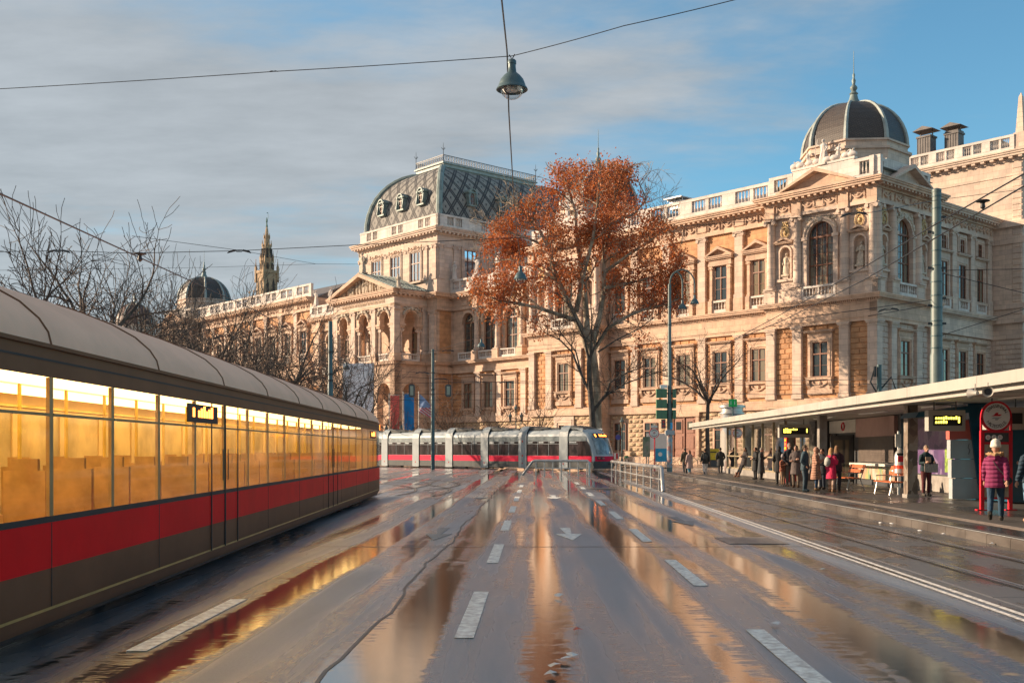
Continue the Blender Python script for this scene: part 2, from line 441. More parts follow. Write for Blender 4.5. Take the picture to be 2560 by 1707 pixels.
def apron_mesh(wd, h):
    """panel below a sill with consoles and a carved garland"""
    m = MB(); a = wd/2 + .5
    m.box(-a, a, 0, .22, 0, .45); m.box(-a+.3, a-.3, 0, .14, .45, h)
    for sx in (-1, 1):
        m.prism([(0, .45), (.42, h-.35), (.46, h), (0, h)], sx*(a-.15)-.16, sx*(a-.15)+.16, 'x')
    P = [(x, .2, .45 + (h-.45)*(.72 - .42*math.cos(x/(a-.5)*math.pi/2))) for x in [(-1+i/5)*(a-.55) for i in range(11)]]
    m.tube(P, [.05+.06*math.cos((i-5)/5*1.4) for i in range(11)], 6)
    m.ball((0, .2, .45+(h-.45)*.62), (.17, .12, .22), 7, 5)
    for sx in (-1, 1): m.ball((sx*(a-.55), .2, .45+(h-.45)*.72), (.13, .1, .16), 6, 4)
    return m.mesh('window_apron', STONE)
def pediment_mesh(L, rise, d, th=.26, mat=STONE, relief=False):
    m = MB(); a = L/2
    m.box(-a, a, 0, d, 0, th*.6); m.box(-a-.08, a+.08, 0, d+.08, th*.6, th)
    for sx in (-1, 1):                            # raking cornice
        m.prism([(sx*(a+.1), th), (0, th+rise), (0, th+rise-th*1.2), (sx*(a+.1)-sx*th*1.2*a/rise*.55, th)], 0, d+.1)
    m.prism([(-a+.1, th), (a-.1, th), (0, th+rise-.1)], 0, d*.35)
    return m.mesh('pediment', mat)
GARL = None
def garland_mesh(L=1.55, h=.72):
    m = MB(); n = 9
    m.tube([(-L/2+L*.12+L*.76*i/(n-1), .07, h*.78 - h*.5*math.sin(math.pi*i/(n-1))) for i in range(n)], [.04+.07*math.sin(math.pi*i/(n-1)) for i in range(n)], 6)
    m.ball((0, .08, h*.62), (.13, .09, .14), 7, 5)
    for sx in (-1, 1):
        x = sx*L*.44
        m.ball((x, .09, h*.86), (.085, .08, .10), 6, 5); m.ball((x, .08, h*.52), (.11, .09, .26), 6, 5)
        m.ball((x+sx*.06, .06, h*.2), (.06, .06, .2), 5, 4); m.ball((x-sx*.1, .07, h*.62), (.14, .05, .06), 5, 4)
    return m.mesh('frieze_garland', STONE)
def plate_mesh(L=1.5, h=.5):
    m = MB(); m.box(-L/2, L/2, 0, .07, 0, h)
    for a in (-1, 1): m.box(a*L/2-.06, a*L/2+.06, 0, .11, -.05, h+.05)
    m.box(-L/2, L/2, 0, .11, h-.02, h+.07); m.box(-L/2, L/2, 0, .11, -.07, .02)
    return m.mesh('frieze_plate', STONE)
def cornice(fr, s0, s1, o, z0, z1, proj, mod=.62, mat=STONE, dent=False, ends=(1, 1), back=.3):
    """stepped cornice with modillions (or dentils) under it"""
    m = fr.mb(); h = z1 - z0
    e0, e1 = ends
    lay = [(.0, .18, .12), (.42, .66, .78), (.66, .84, .9), (.84, 1.0, 1.0)]
    for a, b, p in lay: m.box(s0 - e0*proj*p, s1 + e1*proj*p, o-back, o+proj*p, z0+h*a, z0+h*b)
    m.box(s0 - e0*proj*.15, s1 + e1*proj*.15, o-back, o+proj*.15, z0+h*.18, z0+h*.42)
    st = .2 if dent else mod; wd = .1 if dent else mod*.42
    n = max(1, int((s1-s0)/st))
    for i in range(n+1):
        x = s0 + (s1-s0)*i/n
        m.box(x-wd/2, x+wd/2, o+proj*.15, o+proj*(.42 if dent else .7), z0+h*.2, z0+h*.42)
    return m.build('cornice', mat, UNI)
def slab(fr, name, s0, s1, o0, o1, z0, z1, mat):
    m = fr.mb(); m.box(s0, s1, o0, o1, z0, z1); return m.build(name, mat, UNI)
def arch_panel(m, s0, s1, z0, z1, sa, sb, zb, ztop, o0, o1, n=12):
    """wall slab with a round-headed opening from sa to sb, from zb up to ztop"""
    c = (sa+sb)/2; r = (sb-sa)/2; zs = ztop - r
    if sa > s0: m.box(s0, sa, o0, o1, z0, z1)
    if s1 > sb: m.box(sb, s1, o0, o1, z0, z1)
    if zb > z0: m.box(sa, sb, o0, o1, z0, zb)
    P = [(c - r*math.cos(math.pi*i/n), zs + r*math.sin(math.pi*i/n)) for i in range(n+1)]
    for i in range(n):
        (xa, za), (xb, zb_) = P[i], P[i+1]
        m.prism([(xa, za), (xb, zb_), (xb, z1), (xa, z1)], o0, o1)
def archivolt(m, c, zs, r, t, o0, o1, n=14):
    for i in range(n):
        p, q = math.pi*i/n, math.pi*(i+1)/n
        m.prism([(c+r*math.cos(p), zs+r*math.sin(p)), (c+(r+t)*math.cos(p), zs+(r+t)*math.sin(p)), (c+(r+t)*math.cos(q), zs+(r+t)*math.sin(q)), (c+r*math.cos(q), zs+r*math.sin(q))], o0, o1)

# stone blocks: the nearest ones are objects of their own, the others one joined mesh
def block_mesh(mat, rough=False):
    m = MB(); c = .05
    rnd = random.Random(3)
    if not rough:
        m.add([(0,0,0),(1,0,0),(1,0,1),(0,0,1),(c,1,.1),(1-c,1,.1),(1-c,1,.9),(c,1,.9)], [(4,7,6,5)[::-1],(0,4,5,1)[::-1],(1,5,6,2)[::-1],(2,6,7,3)[::-1],(3,7,4,0)[::-1]])
    else:
        n = 4; vs = []; fs = []
        for j in range(n+1):
            for i in range(n+1):
                e = i in (0, n) or j in (0, n)
                vs.append((.03+.94*i/n, 0 if e else rnd.uniform(.5, 1.15), .05+.9*j/n))
        for j in range(n):
            for i in range(n): fs.append((j*(n+1)+i, j*(n+1)+i+1, (j+1)*(n+1)+i+1, (j+1)*(n+1)+i)[::-1])
        m.add(vs, fs)
    return m
BLOCKS = {'smooth': block_mesh(STONE_ORANGE), 'rough': block_mesh(STONE_ROUGH, True)}
BLOCK_ME = {'smooth': BLOCKS['smooth'].mesh('stone_block', STONE_ORANGE), 'rough': BLOCKS['rough'].mesh('stone_block', STONE_ROUGH)}
BLOCK_COUNT = 0
STUFF = {'smooth': MB(), 'rough': MB(), 'pale': MB()}
BLOCKS['pale'] = BLOCKS['smooth']; BLOCK_ME['pale'] = BLOCKS['smooth'].mesh('stone_block', STONE_PALE)
def rusticate(fr, s0, s1, z0, z1, o, rowh=.48, bw=1.25, holes=(), kind='smooth', d=.085, single=True, gap=.035):
    global BLOCK_COUNT
    n = max(1, round((z1-z0)/rowh)); rh = (z1-z0)/n
    L = s1-s0
    for j in range(n):
        za, zb = z0+j*rh+gap/2, z0+(j+1)*rh-gap/2
        segs = [(s0, s1)]
        for (a, b, c, e) in holes:                # cut by openings
            if zb > c and za < e:
                ns = []
                for (p, q) in segs:
                    if b <= p or a >= q: ns.append((p, q)); continue
                    if a > p+.12: ns.append((p, a))
                    if b < q-.12: ns.append((b, q))
                segs = ns
        for (p, q) in segs:
            k = max(1, round((q-p)/bw)); cuts = [p+(q-p)*i/k for i in range(k+1)]
            if k >= 2 and j % 2: cuts = [p] + [p+(q-p)*(i+.5)/k for i in range(k)] + [q]
            elif k == 1 and (q-p) > 1.05: 
                f = .5; cuts = [p, p+(q-p)*f, q] if j % 2 else [p, q]
            for a, b in zip(cuts, cuts[1:]):
                a += gap/2; b -= gap/2
                if b-a < .08: continue
                if single and BLOCK_COUNT < 292:
                    BLOCK_COUNT += 1
                    if fr.side: fr.put(BLOCK_ME[kind], 'stone_block', b, o, za, scale=(b-a, d, zb-za))
                    else: fr.put(BLOCK_ME[kind], 'stone_block', a, o, za, scale=(b-a, d, zb-za))
                else:
                    sb = STUFF[kind]; src = BLOCKS[kind]; base = len(sb.v)
                    sb.v += [fr.T(a+(b-a)*x, o+d*y, za+(zb-za)*z) for x, y, z in src.v]
                    for f in src.f: sb.f.append([base+i for i in f]); sb.mi.append(0); sb.uv.append(None)

# shared meshes
COLM = column_mesh(6.65); PILM = pilaster_mesh(6.7); PIL_UP = pilaster_mesh(6.65, .95, .38, 'ionic', STONE_PALE)
WIN_LOW = window_pair(1.6, 3.2); WIN_UP = window_pair(1.5, 3.45); WIN_GF = window_pair(1.7, 3.0, .7)
WIN_ARCH = window_pair(2.75, 6.0, arch=True, mull=2)
WIN_HALL = window_pair(2.3, 5.1, arch=True, mull=1)
WIN_TOWER = window_pair(2.1, 3.9, .62, glass=GLASS_SKY, mull=2)
WIN_MEZZ = window_pair(.95, 1.3, .6)
SUR_LOW = surround_mesh(1.6, 3.2); SUR_UP = surround_mesh(1.5, 3.45, 'none'); SUR_MEZZ = surround_mesh(.95, 1.3, 'none', STONE_PALE)
SUR_SIDE = surround_mesh(1.5, 3.45, 'hood', STONE_PALE)
APRON = apron_mesh(1.6, 1.35)
GARL = garland_mesh(); PLATE = plate_mesh()
PED_WIN = pediment_mesh(3.3, .95, .62)
BAL_WIN = balustrade_mesh(2.3, 1.3, 1, .3, .34)
BAL_TOP = balustrade_mesh(4.75, 2.1, 2, .36, .7)
BAL_ARCH = balustrade_mesh(3.6, 1.3, 2, .3, .25)
def smallcol():
    m = MB(); m.box(-.2, .2, 0, .36, 0, .2); m.box(-.16, .16, 0, .3, .2, 3.2); m.box(-.22, .22, 0, .38, 3.2, 3.45)
    for sx in (-1, 1): m.tube([(sx*.2, 0, 3.3), (sx*.2, .38, 3.3)], .09, 7)
    m.box(-.24, .24, 0, .5, -1.28, 0); return m.mesh('window_column', STONE)
SMALLCOL = smallcol()
def entab():
    m = MB(); m.box(-1.45, 1.45, 0, .36, 0, .3); m.box(-1.38, 1.38, 0, .32, .3, .62); m.box(-1.6, 1.6, 0, .5, .62, .74); return m.mesh('window_entablature', STONE)
ENTAB = entab()
def roundel():
    m = MB()
    m.tube([(.42*math.cos(a), .1, .52*math.sin(a)) for a in [i*math.pi/9 for i in range(19)]], .075, 6, False)
    m.ball((0, .0, 0), (.36, .06, .46), 12, 6)
    m.ball((0, .08, .02), (.16, .12, .24), 8, 6)
    for x, z in ((-.3,.62),(-.12,.74),(.12,.74),(.3,.62),(0,.88),(-.2,.95),(.2,.95)): m.ball((x, .08, z), (.12,.08,.12), 6, 4)
    return m.mesh('roundel', GILT, True)
ROUNDEL = roundel()
SMALLPED = pediment_mesh(1.9, .45, .35, .18)
def spandrel_figs(w):
    m = MB(); rnd = random.Random(5)
    for sx in (-1, 1):                            # reclining winged figures over the arch
        for t in range(9):
            a = R(20 + 7.5*t); r = w*1.17
            m.ball((sx*r*math.cos(a), .14, r*math.sin(a)+rnd.uniform(-.05,.1)), (rnd.uniform(.12,.24), .16, rnd.uniform(.12,.26)), 6, 5)
        m.ball((sx*w*.72, .2, w*1.22), (.14,.14,.17), 7, 5); m.tube([(sx*w*.7,.16,w*1.1),(sx*w*.4,.18,w*1.22),(sx*w*.18,.16,w*1.26)], [.09,.07,.05], 5)
        m.ball((sx*w*.95, .1, w*1.12), (.3,.08,.16), 6, 5)
    m.prism([(-.2, w*.97), (.2, w*.97), (.28, w*1.3), (-.28, w*1.3)], 0, .3)
    return m.mesh('carved_figures', STONE_FIG, True)
SPANDREL = spandrel_figs(1.42)

def octa_dome(sc, oc, zb, r, h, drum, detail=True):
    """drum, eight-sided slate dome with copper ribs and spire, all one group of parts"""
    d = MB(); a8 = [R(22.5 + 45*i) for i in range(8)]
    c8 = 1/math.cos(R(22.5))
    for (ra, za, zb2) in ((r*1.05, zb-drum, zb-.95), (r*1.1, zb-.95, zb-.72), (r*1.02, zb-.72, zb-.16), (r*1.06, zb-.16, zb)):
        d.prism([(sc + ra*math.cos(a), oc + ra*math.sin(a)) for a in a8], za, zb2, 'z')
    d.build('drum', STONE_PALE, UNI)
    g = MB(); prof = [(math.cos(t), math.sin(t)) for t in [R(90*k/10) for k in range(11)]]
    prof = [(.06 + .94*(c**.92 if c > 0 else 0), z) for c, z in prof]
    for i in range(8):
        p, q = a8[i], a8[(i+1) % 8]; arc = 0
        for k in range(10):
            (c0, z0), (c1, z1) = prof[k], prof[k+1]
            l = math.hypot((c1-c0)*r, (z1-z0)*h)
            wd0, wd1 = r*c0*.765, r*c1*.765
            g.add([(sc+r*c0*math.cos(p), oc+r*c0*math.sin(p), zb+h*z0), (sc+r*c0*math.cos(q), oc+r*c0*math.sin(q), zb+h*z0),
                   (sc+r*c1*math.cos(q), oc+r*c1*math.sin(q), zb+h*z1), (sc+r*c1*math.cos(p), oc+r*c1*math.sin(p), zb+h*z1)], [(0,1,2,3)],
                  [[(-wd0/2, arc), (wd0/2, arc), (wd1/2, arc+l), (-wd1/2, arc+l)]])
            arc += l
    dm = g.build('dome', SLATE_DOME, UNI)
    for i in range(8):
        rb = MB(); p = a8[i]
        rb.tube([(sc+(r*c+.03)*math.cos(p), oc+(r*c+.03)*math.sin(p), zb+h*z) for c, z in prof], [.24-.014*k for k in range(11)], 6)
        rb.build('dome_rib', COPPER_PALE, dm, True)
    s = MB()
    s.lathe([(.75, -.1), (.62, .18), (.42, .5), (.33, .9), (.42, 1.0), (.2, 1.25), (.34, 1.5), (.34, 1.62), (.13, 1.9), (.2, 2.25), (.09, 2.5), (.12, 2.8), (.04, 3.0), (.02, 5.1)], (sc, oc, zb+h), 10)
    s.build('spire', COPPER, dm, True)
    return dm

def pavilion(s0, first=False, dome=True, detail=True):
    F_ = Fr(False, s0); Wd = 11.6; single = first
    e = .75 if first else 0; g_ = .4 if first else 0
    base = F_.mb(); base.box(e, Wd, -11, -.75, 0, 25.6)
    base.box(g_, Wd, -.75, -.4, 0, 15.4); base.box(g_, Wd, -.75, -.4, 23.4, 24.75)
    base.build('pavilion_wall', STONE, UNI)
    orn = F_.mb()                                 # orange field behind the stone blocks
    for a, b in ((.95, 2.85), (3.8, 7.75), (8.7, 10.75)): orn.box(a, b, -.45, -.385, 6.4, 13.1)
    orn.build('wall_panel', STONE_ORANGE, UNI)
    slab(F_, 'plinth', -.15, Wd+.15, -.75, -.02, 5.55, 6.05, STONE); slab(F_, 'plinth', -.06, Wd+.06, -.75, -.1, 6.05, 6.42, STONE)
    slab(F_, 'plinth', -.25, Wd+.25, -.75, .12, 0, .9, STONE)
    for s in (.48, 3.3, 8.2, 11.12): F_.put(PILM, 'pilaster', s, -.42, 6.4)
    hole = [(4.4, 7.3, 6.4, 13.0-.42)]
    for a, b in ((.97, 2.8), (8.7, 10.62)): rusticate(F_, a, b, 6.8, 13.1, -.39, single=single)
    rusticate(F_, 3.8, 7.72, 6.8, 13.1, -.39, holes=hole, single=single)
    for a, b in ((0, 4.6), (7.0, 11.6)): rusticate(F_, a, b, .95, 5.5, -.4, .5, 1.1, kind='rough', d=.14, single=False)
    put_window(F_, WIN_LOW, 5.85, -.37, 8.35); F_.put(SUR_LOW, 'window_surround', 5.85, -.39, 8.35); F_.put(APRON, 'window_apron', 5.85, -.39, 6.75)
    put_window(F_, WIN_GF, 5.8, -.38, 1.6); F_.put(SUR_MEZZ, 'window_surround', 5.8, -.39, 1.6, scale=(1.75, 1, 2.2))
    slab(F_, 'architrave', -.02, Wd+.02, -.75, .0, 13.1, 13.42, STONE); slab(F_, 'architrave', -.08, Wd+.08, -.75, .07, 13.42, 13.8, STONE)
    slab(F_, 'frieze', 0, Wd, -.75, -.02, 13.8, 14.72, STONE)
    cornice(F_, 0, Wd, -.02, 14.72, 15.42, .62, dent=True, back=.7)
    # upper floor: pedestals, engaged columns, arched window, niches
    up = F_.mb()
    up.box(g_, Wd, -.75, -.4, 15.4, 16.75); up.box(g_, .46, -.75, -.4, 16.75, 23.4)
    for c in (.48, 3.3, 8.2, 11.12): up.box(c-.62, c+.62, -.4, .14, 15.42, 16.6); up.box(c-.7, c+.7, -.4, .2, 16.6, 16.75)
    for a, b in ((.48, 3.3), (8.2, 11.12)): up.box(a, b, -.4, -.05, 15.42, 16.6); up.box(a, b, -.4, 0, 16.6, 16.75)
    arch_panel(up, 3.3, 8.2, 16.75, 23.4, 4.47, 7.23, 16.75, 22.6, -.75, -.4)
    for c in (1.9, 9.65):
        arch_panel(up, c-1.45, c+1.45, 16.75, 23.4, c-.56, c+.56, 17.75, 20.75, -.75, -.4)
        archivolt(up, c, 20.19, .56, .17, -.4, -.28); up.box(c-.73, c-.56, -.4, -.28, 17.75, 20.19); up.box(c+.56, c+.73, -.4, -.28, 17.75, 20.19)
        up.box(c-.95, c+.95, -.4, -.2, 17.5, 17.75); up.box(c-.3, c+.3, -.75, -.35, 17.75, 18.0)
    archivolt(up, 5.85, 21.22, 1.38, .34, -.4, -.22); archivolt(up, 5.85, 21.22, 1.62, .16, -.4, -.12)
    for sx in (-1, 1):
        c = 5.85 + sx*1.62; up.box(c-.24, c+.24, -.4, -.18, 16.75, 21.0); up.box(c-.32, c+.32, -.4, -.08, 21.0, 21.3)
    up.build('pavilion_wall', STONE_PALE, UNI)
    put_window(F_, WIN_ARCH, 5.85, -.72, 16.62)
    F_.put(BAL_ARCH, 'balustrade', 5.85, -.08, 15.42)
    F_.put(SPANDREL, 'carved_figures', 5.85, -.4, 21.22)
    for s in (.48, 3.3, 8.2, 11.12): F_.put(COLM, 'column', s, -.22, 16.75)
    for s in (1.9, 9.65): F_.put(ROUNDEL, 'roundel', s, -.38, 22.1); F_.put(SMALLPED, 'pediment', s, -.4, 21.05)
    # entablature
    slab(F_, 'architrave', -.02, Wd+.02, -.75, -.02, 23.4, 23.72, STONE_PALE)
    slab(F_, 'frieze', 0, Wd, -.75, -.1, 23.72, 24.66, STONE)
    for c in (.48, 3.3, 8.2, 11.12): slab(F_, 'frieze', c-.5, c+.5, -.1, .1, 23.4, 24.66, STONE)
    for s in (1.9, 4.7, 7.0, 9.65): F_.put(GARL, 'frieze_garland', s, -.1, 23.86)
    F_.put(PLATE, 'frieze_plate', 5.85, -.1, 23.95, scale=(.75, 1, 1))
    cornice(F_, 0, Wd, .0, 24.66, 25.5, .95)
    p = pediment_mesh(8.1, 1.75, 1.0, .3)
    F_.put(p, 'pediment', 5.85, -.35, 25.35)
    # attic
    at = F_.mb(); at.box(2.6, 9.0, -1.0, -.55, 25.5, 27.75); at.box(2.5, 9.1, -1.05, -.48, 27.75, 27.95)
    at.box(0.8, Wd-.8, -10, -1.2, 25.5, 26.6); at.build('attic_wall', STONE_WHITE, UNI)
    b2 = balustrade_mesh(2.6, 2.1, 1, .36, .55)
    F_.put(b2, 'balustrade', 1.3, -.75, 25.52); F_.put(b2, 'balustrade', 10.3, -.75, 25.52)
    rf = F_.mb(); rf.prism([(0, 26.6), (Wd, 26.6), (Wd-3, 27.9), (3, 27.9)], -10, -1.3); rf.build('roof', COPPER, UNI)
    if dome: octa_dome(s0+Wd/2, -5.9, 29.95, 4.75, 4.5, 3.0)
    return F_

pavilion(0, True); pavilion(33.6); pavilion(137.7)

# ---- side of the corner pavilion
S = SIDE
b = S.mb(); b.box(.402, 10.6, -.75, -.398, 0, 15.4)
b.box(.402, 10.6, -.75, -.398, 15.4, 16.75); b.box(.402, 10.6, -.75, -.398, 23.4, 24.75); b.box(10.1, 10.6, -.75, -.4, 16.75, 23.4)
arch_panel(b, 3.0, 7.5, 16.75, 23.4, 3.87, 6.63, 16.75, 22.6, -.75, -.4)
for c in (1.7, 8.8):
    arch_panel(b, c-1.3, c+1.3, 16.75, 23.4, c-.56, c+.56, 17.75, 20.75, -.75, -.4)
    archivolt(b, c, 20.19, .56, .17, -.4, -.28); b.box(c-.9, c+.9, -.4, -.2, 17.5, 17.75); b.box(c-.3, c+.3, -.75, -.35, 17.75, 18.0)
archivolt(b, 5.25, 21.22, 1.38, .34, -.4, -.22)
for sx in (-1, 1):
    c = 5.25+sx*1.62; b.box(c-.24, c+.24, -.4, -.18, 16.75, 21.0); b.box(c-.32, c+.32, -.4, -.08, 21.0, 21.3)
for c in (.48, 3.0, 7.5, 10.1): b.box(c-.62, c+.62, -.4, .14, 15.42, 16.6); b.box(c-.7, c+.7, -.4, .2, 16.6, 16.75)
b.build('pavilion_wall', STONE_PALE, UNI)
slab(S, 'plinth', .0, 10.7, -.75, -.02, 5.55, 6.42, STONE)
slab(S, 'wall_panel', .95, 10.6, -.45, -.385, 6.4, 13.1, STONE_PALE)
rusticate(S, .97, 2.5, 6.8, 13.1, -.39, kind='pale'); rusticate(S, 3.4, 7.1, 6.8, 13.1, -.39, holes=[(3.75, 6.75, 6.4, 12.6)], kind='pale'); rusticate(S, 7.9, 9.6, 6.8, 13.1, -.39, kind='pale')
for s in (.48, 3.0, 7.5, 10.1): S.put(PILM, 'pilaster', s, -.42, 6.4); S.put(COLM, 'column', s, -.22, 16.75)
put_window(S, WIN_LOW, 5.25, -.37, 8.35); S.put(SUR_LOW, 'window_surround', 5.25, -.39, 8.35); S.put(APRON, 'window_apron', 5.25, -.39, 6.75)
put_window(S, WIN_ARCH, 5.25, -.72, 16.62); S.put(BAL_ARCH, 'balustrade', 5.25, -.08, 15.42); S.put(SPANDREL, 'carved_figures', 5.25, -.4, 21.22)
for s in (1.7, 8.8): S.put(ROUNDEL, 'roundel', s, -.38, 22.1); S.put(SMALLPED, 'pediment', s, -.4, 21.05, scale=(.8, 1, 1)); S.put(GARL, 'frieze_garland', s, -.1, 23.86)
S.put(GARL, 'frieze_garland', 3.9, -.1, 23.86); S.put(GARL, 'frieze_garland', 6.7, -.1, 23.86); S.put(PLATE, 'frieze_plate', 5.25, -.1, 23.95, scale=(.6,1,1))
slab(S, 'architrave', .02, 10.6, -.75, .0, 13.1, 13.42, STONE); slab(S, 'architrave', .03, 10.66, -.75, .07, 13.42, 13.8, STONE); slab(S, 'frieze', .02, 10.6, -.75, -.02, 13.8, 14.72, STONE)
slab(S, 'architrave', .02, 10.6, -.75, -.02, 23.4, 23.72, STONE_PALE); slab(S, 'frieze', .02, 10.6, -.75, -.1, 23.72, 24.66, STONE)
cornice(S, .02, 10.6, -.02, 14.722, 15.418, .615, dent=True, ends=(0, 1), back=.7)
cornice(S, .02, 10.6, .0, 24.663, 25.497, .945, ends=(0, 1))
S.put(pediment_mesh(7.0, 1.75, 1.0, .3, STONE_PALE), 'pediment', 5.25, -.35, 25.35)
a = S.mb(); a.box(2.6, 8.0, -1.0, -.56, 25.5, 27.74); a.build('attic_wall', STONE_WHITE, UNI)
bs = balustrade_mesh(2.2, 2.1, 1, .36, .5); S.put(bs, 'balustrade', 1.45, -.75, 25.522); S.put(bs, 'balustrade', 9.4, -.75, 25.52)

# ---- side wing: three bays, then the tall lecture-hall block
w_ = S.mb(); w_.box(10.6, 26, -8, -1.9, 0, 25.5); w_.build('side_wing_wall', STONE_PALE, UNI)
slab(S, 'plinth', 10.6, 26, -1.9, -1.6, 5.55, 6.4, STONE)
for nm, z0, z1, o in (('architrave', 13.1, 13.8, -1.5), ('frieze', 13.8, 14.72, -1.55), ('architrave', 23.4, 23.72, -1.5), ('frieze', 23.72, 24.66, -1.6)): slab(S, nm, 10.6, 26, -1.9, o, z0, z1, STONE_PALE)
cornice(S, 10.6, 26, -1.52, 14.722, 15.42, .6, dent=True, ends=(0,0), back=.4, mat=STONE_PALE); cornice(S, 10.6, 26, -1.5, 24.66, 25.5, .95, ends=(0,0), mat=STONE_PALE)
w_ = S.mb(); w_.prism([(-1.5, 25.5), (-1.2, 25.5), (-8, 27.6), (-8, 25.5)], 10.6, 26, 'x'); 
m_ = MB(); m_.T = lambda x, o, z: T_side(x, o, z); m_.prism([(-.9, 25.52), (-8, 27.6), (-8, 25.5)], 10.7, 26, 'x'); m_.build('roof', COPPER, UNI)
for i, c in enumerate((15.5, 19.35, 23.2)):
    put_window(S, WIN_UP, c, -1.86, 16.75); S.put(SUR_SIDE, 'window_surround', c, -1.9, 16.75)
    put_window(S, WIN_LOW, c, -1.86, 8.35); S.put(SUR_LOW, 'window_surround', c, -1.9, 8.35)
    put_window(S, WIN_MEZZ, c, -1.86, 21.45); S.put(SUR_MEZZ, 'window_surround', c, -1.9, 21.45)
    S.put(BAL_WIN, 'balustrade', c, -1.7, 15.42)
for c in (13.55, 17.4, 21.3, 25.1): S.put(PIL_UP, 'pilaster', c, -1.92, 16.75); slab(S, 'pedestal', c-.55, c+.55, -1.9, -1.45, 15.42, 16.75, STONE_PALE)
for c in range(9): S.put(GARL, 'frieze_garland', 11.6+1.62*c, -1.6, 23.86)
rusticate(S, 10.7, 25.9, 6.5, 13.1, -1.89, bw=1.5, holes=[(c-1.25, c+1.25, 8.0, 12.6) for c in (15.5, 19.35, 23.2)], kind='pale', single=False)
# tall block: its front is parallel to the ring facade
tb = MB(); tb.box(-1.4, 24, -55, -26, 0, 32.3)
tb.build('lecture_hall_wall', STONE_PALE, UNI)
q = Fr(); q.T = lambda s, o, z: (s, o - 26, z)
cornice(q, -1.4, 24, .0, 31.4, 32.4, .9, mod=.95, ends=(1,0), mat=STONE_PALE)
for nm, z0, z1, o in (('string_course', 29.9, 30.15, .08), ('string_course', 22.9, 23.6, .15), ('string_course', 24.6, 25.2, .35)): slab(q, nm, -1.4-o, 24 if z0 > 25.3 else 1.5, -.1, o, z0, z1, STONE_PALE)
slab(q, 'string_course', -1.8, 1.5, -.1, .4, 14.7, 15.4, STONE_PALE); slab(q, 'string_course', -1.55, 1.5, -.1, .15, 13.1, 13.8, STONE_PALE)
slab(q, 'string_course', -1.6, 1.5, -.1, .2, 16.2, 16.75, STONE_PALE)
for k in range(9):
    BALT = BAL_TOP
    q.put(BALT, 'balustrade', .95+4.75*k*.62, -.2, 32.4, scale=(.62, 1, .85))
rusticate(q, -1.36, -.35, 15.6, 31.2, .0, .62, 1.0, kind='pale', single=False, d=.07); rusticate(q, -1.36, 1.4, 6.5, 13.0, .0, .5, 1.3, kind='pale', single=False)
ob = MB(); c0 = (-.95, -26.6)
ob.box(-1.5, -.4, -27.2, -26.1, 32.4, 34.3)
ob.add([(-1.35,-27.05,34.3),(-.55,-27.05,34.3),(-.55,-26.25,34.3),(-1.35,-26.25,34.3),(-1.12,-26.85,38.0),(-.78,-26.85,38.0),(-.78,-26.45,38.0),(-1.12,-26.45,38.0),(-.95,-26.65,38.5)],
       [(0,1,5,4),(1,2,6,5),(2,3,7,6),(3,0,4,7),(4,5,8),(5,6,8),(6,7,8),(7,4,8)])
ob.build('obelisk', STONE_PALE, UNI)
rf = MB(); rf.prism([(-28, 32.4), (-33, 36.2), (-44, 36.2), (-52, 32.4)], 4.5, 22, 'x'); rf.build('roof', ROOF_BROWN, UNI)
for cx, cy in ((10.3, -28.6), (7.6, -29.6)):
    ch = MB(); ch.box(cx-.75, cx+.75, cy-.7, cy+.7, 32.4, 36.6 if cx > 9 else 36.9); ch.box(cx-.85, cx+.85, cy-.8, cy+.8, 36.5, 36.7)
    for i in range(6): ch.box(cx-.8+.3*i, cx-.74+.3*i, cy+.7, cy+.74, 32.4, 36.5)
    for sx in (-.7, .7): ch.box(cx+sx-.05, cx+sx+.05, cy-.05, cy+.05, 36.7, 37.3)
    ch.prism([(cx-1.2, 37.3), (cx+1.2, 37.3), (cx, 37.75)], cy-1, cy+1); ch.build('chimney', ROOF_GREY, UNI)

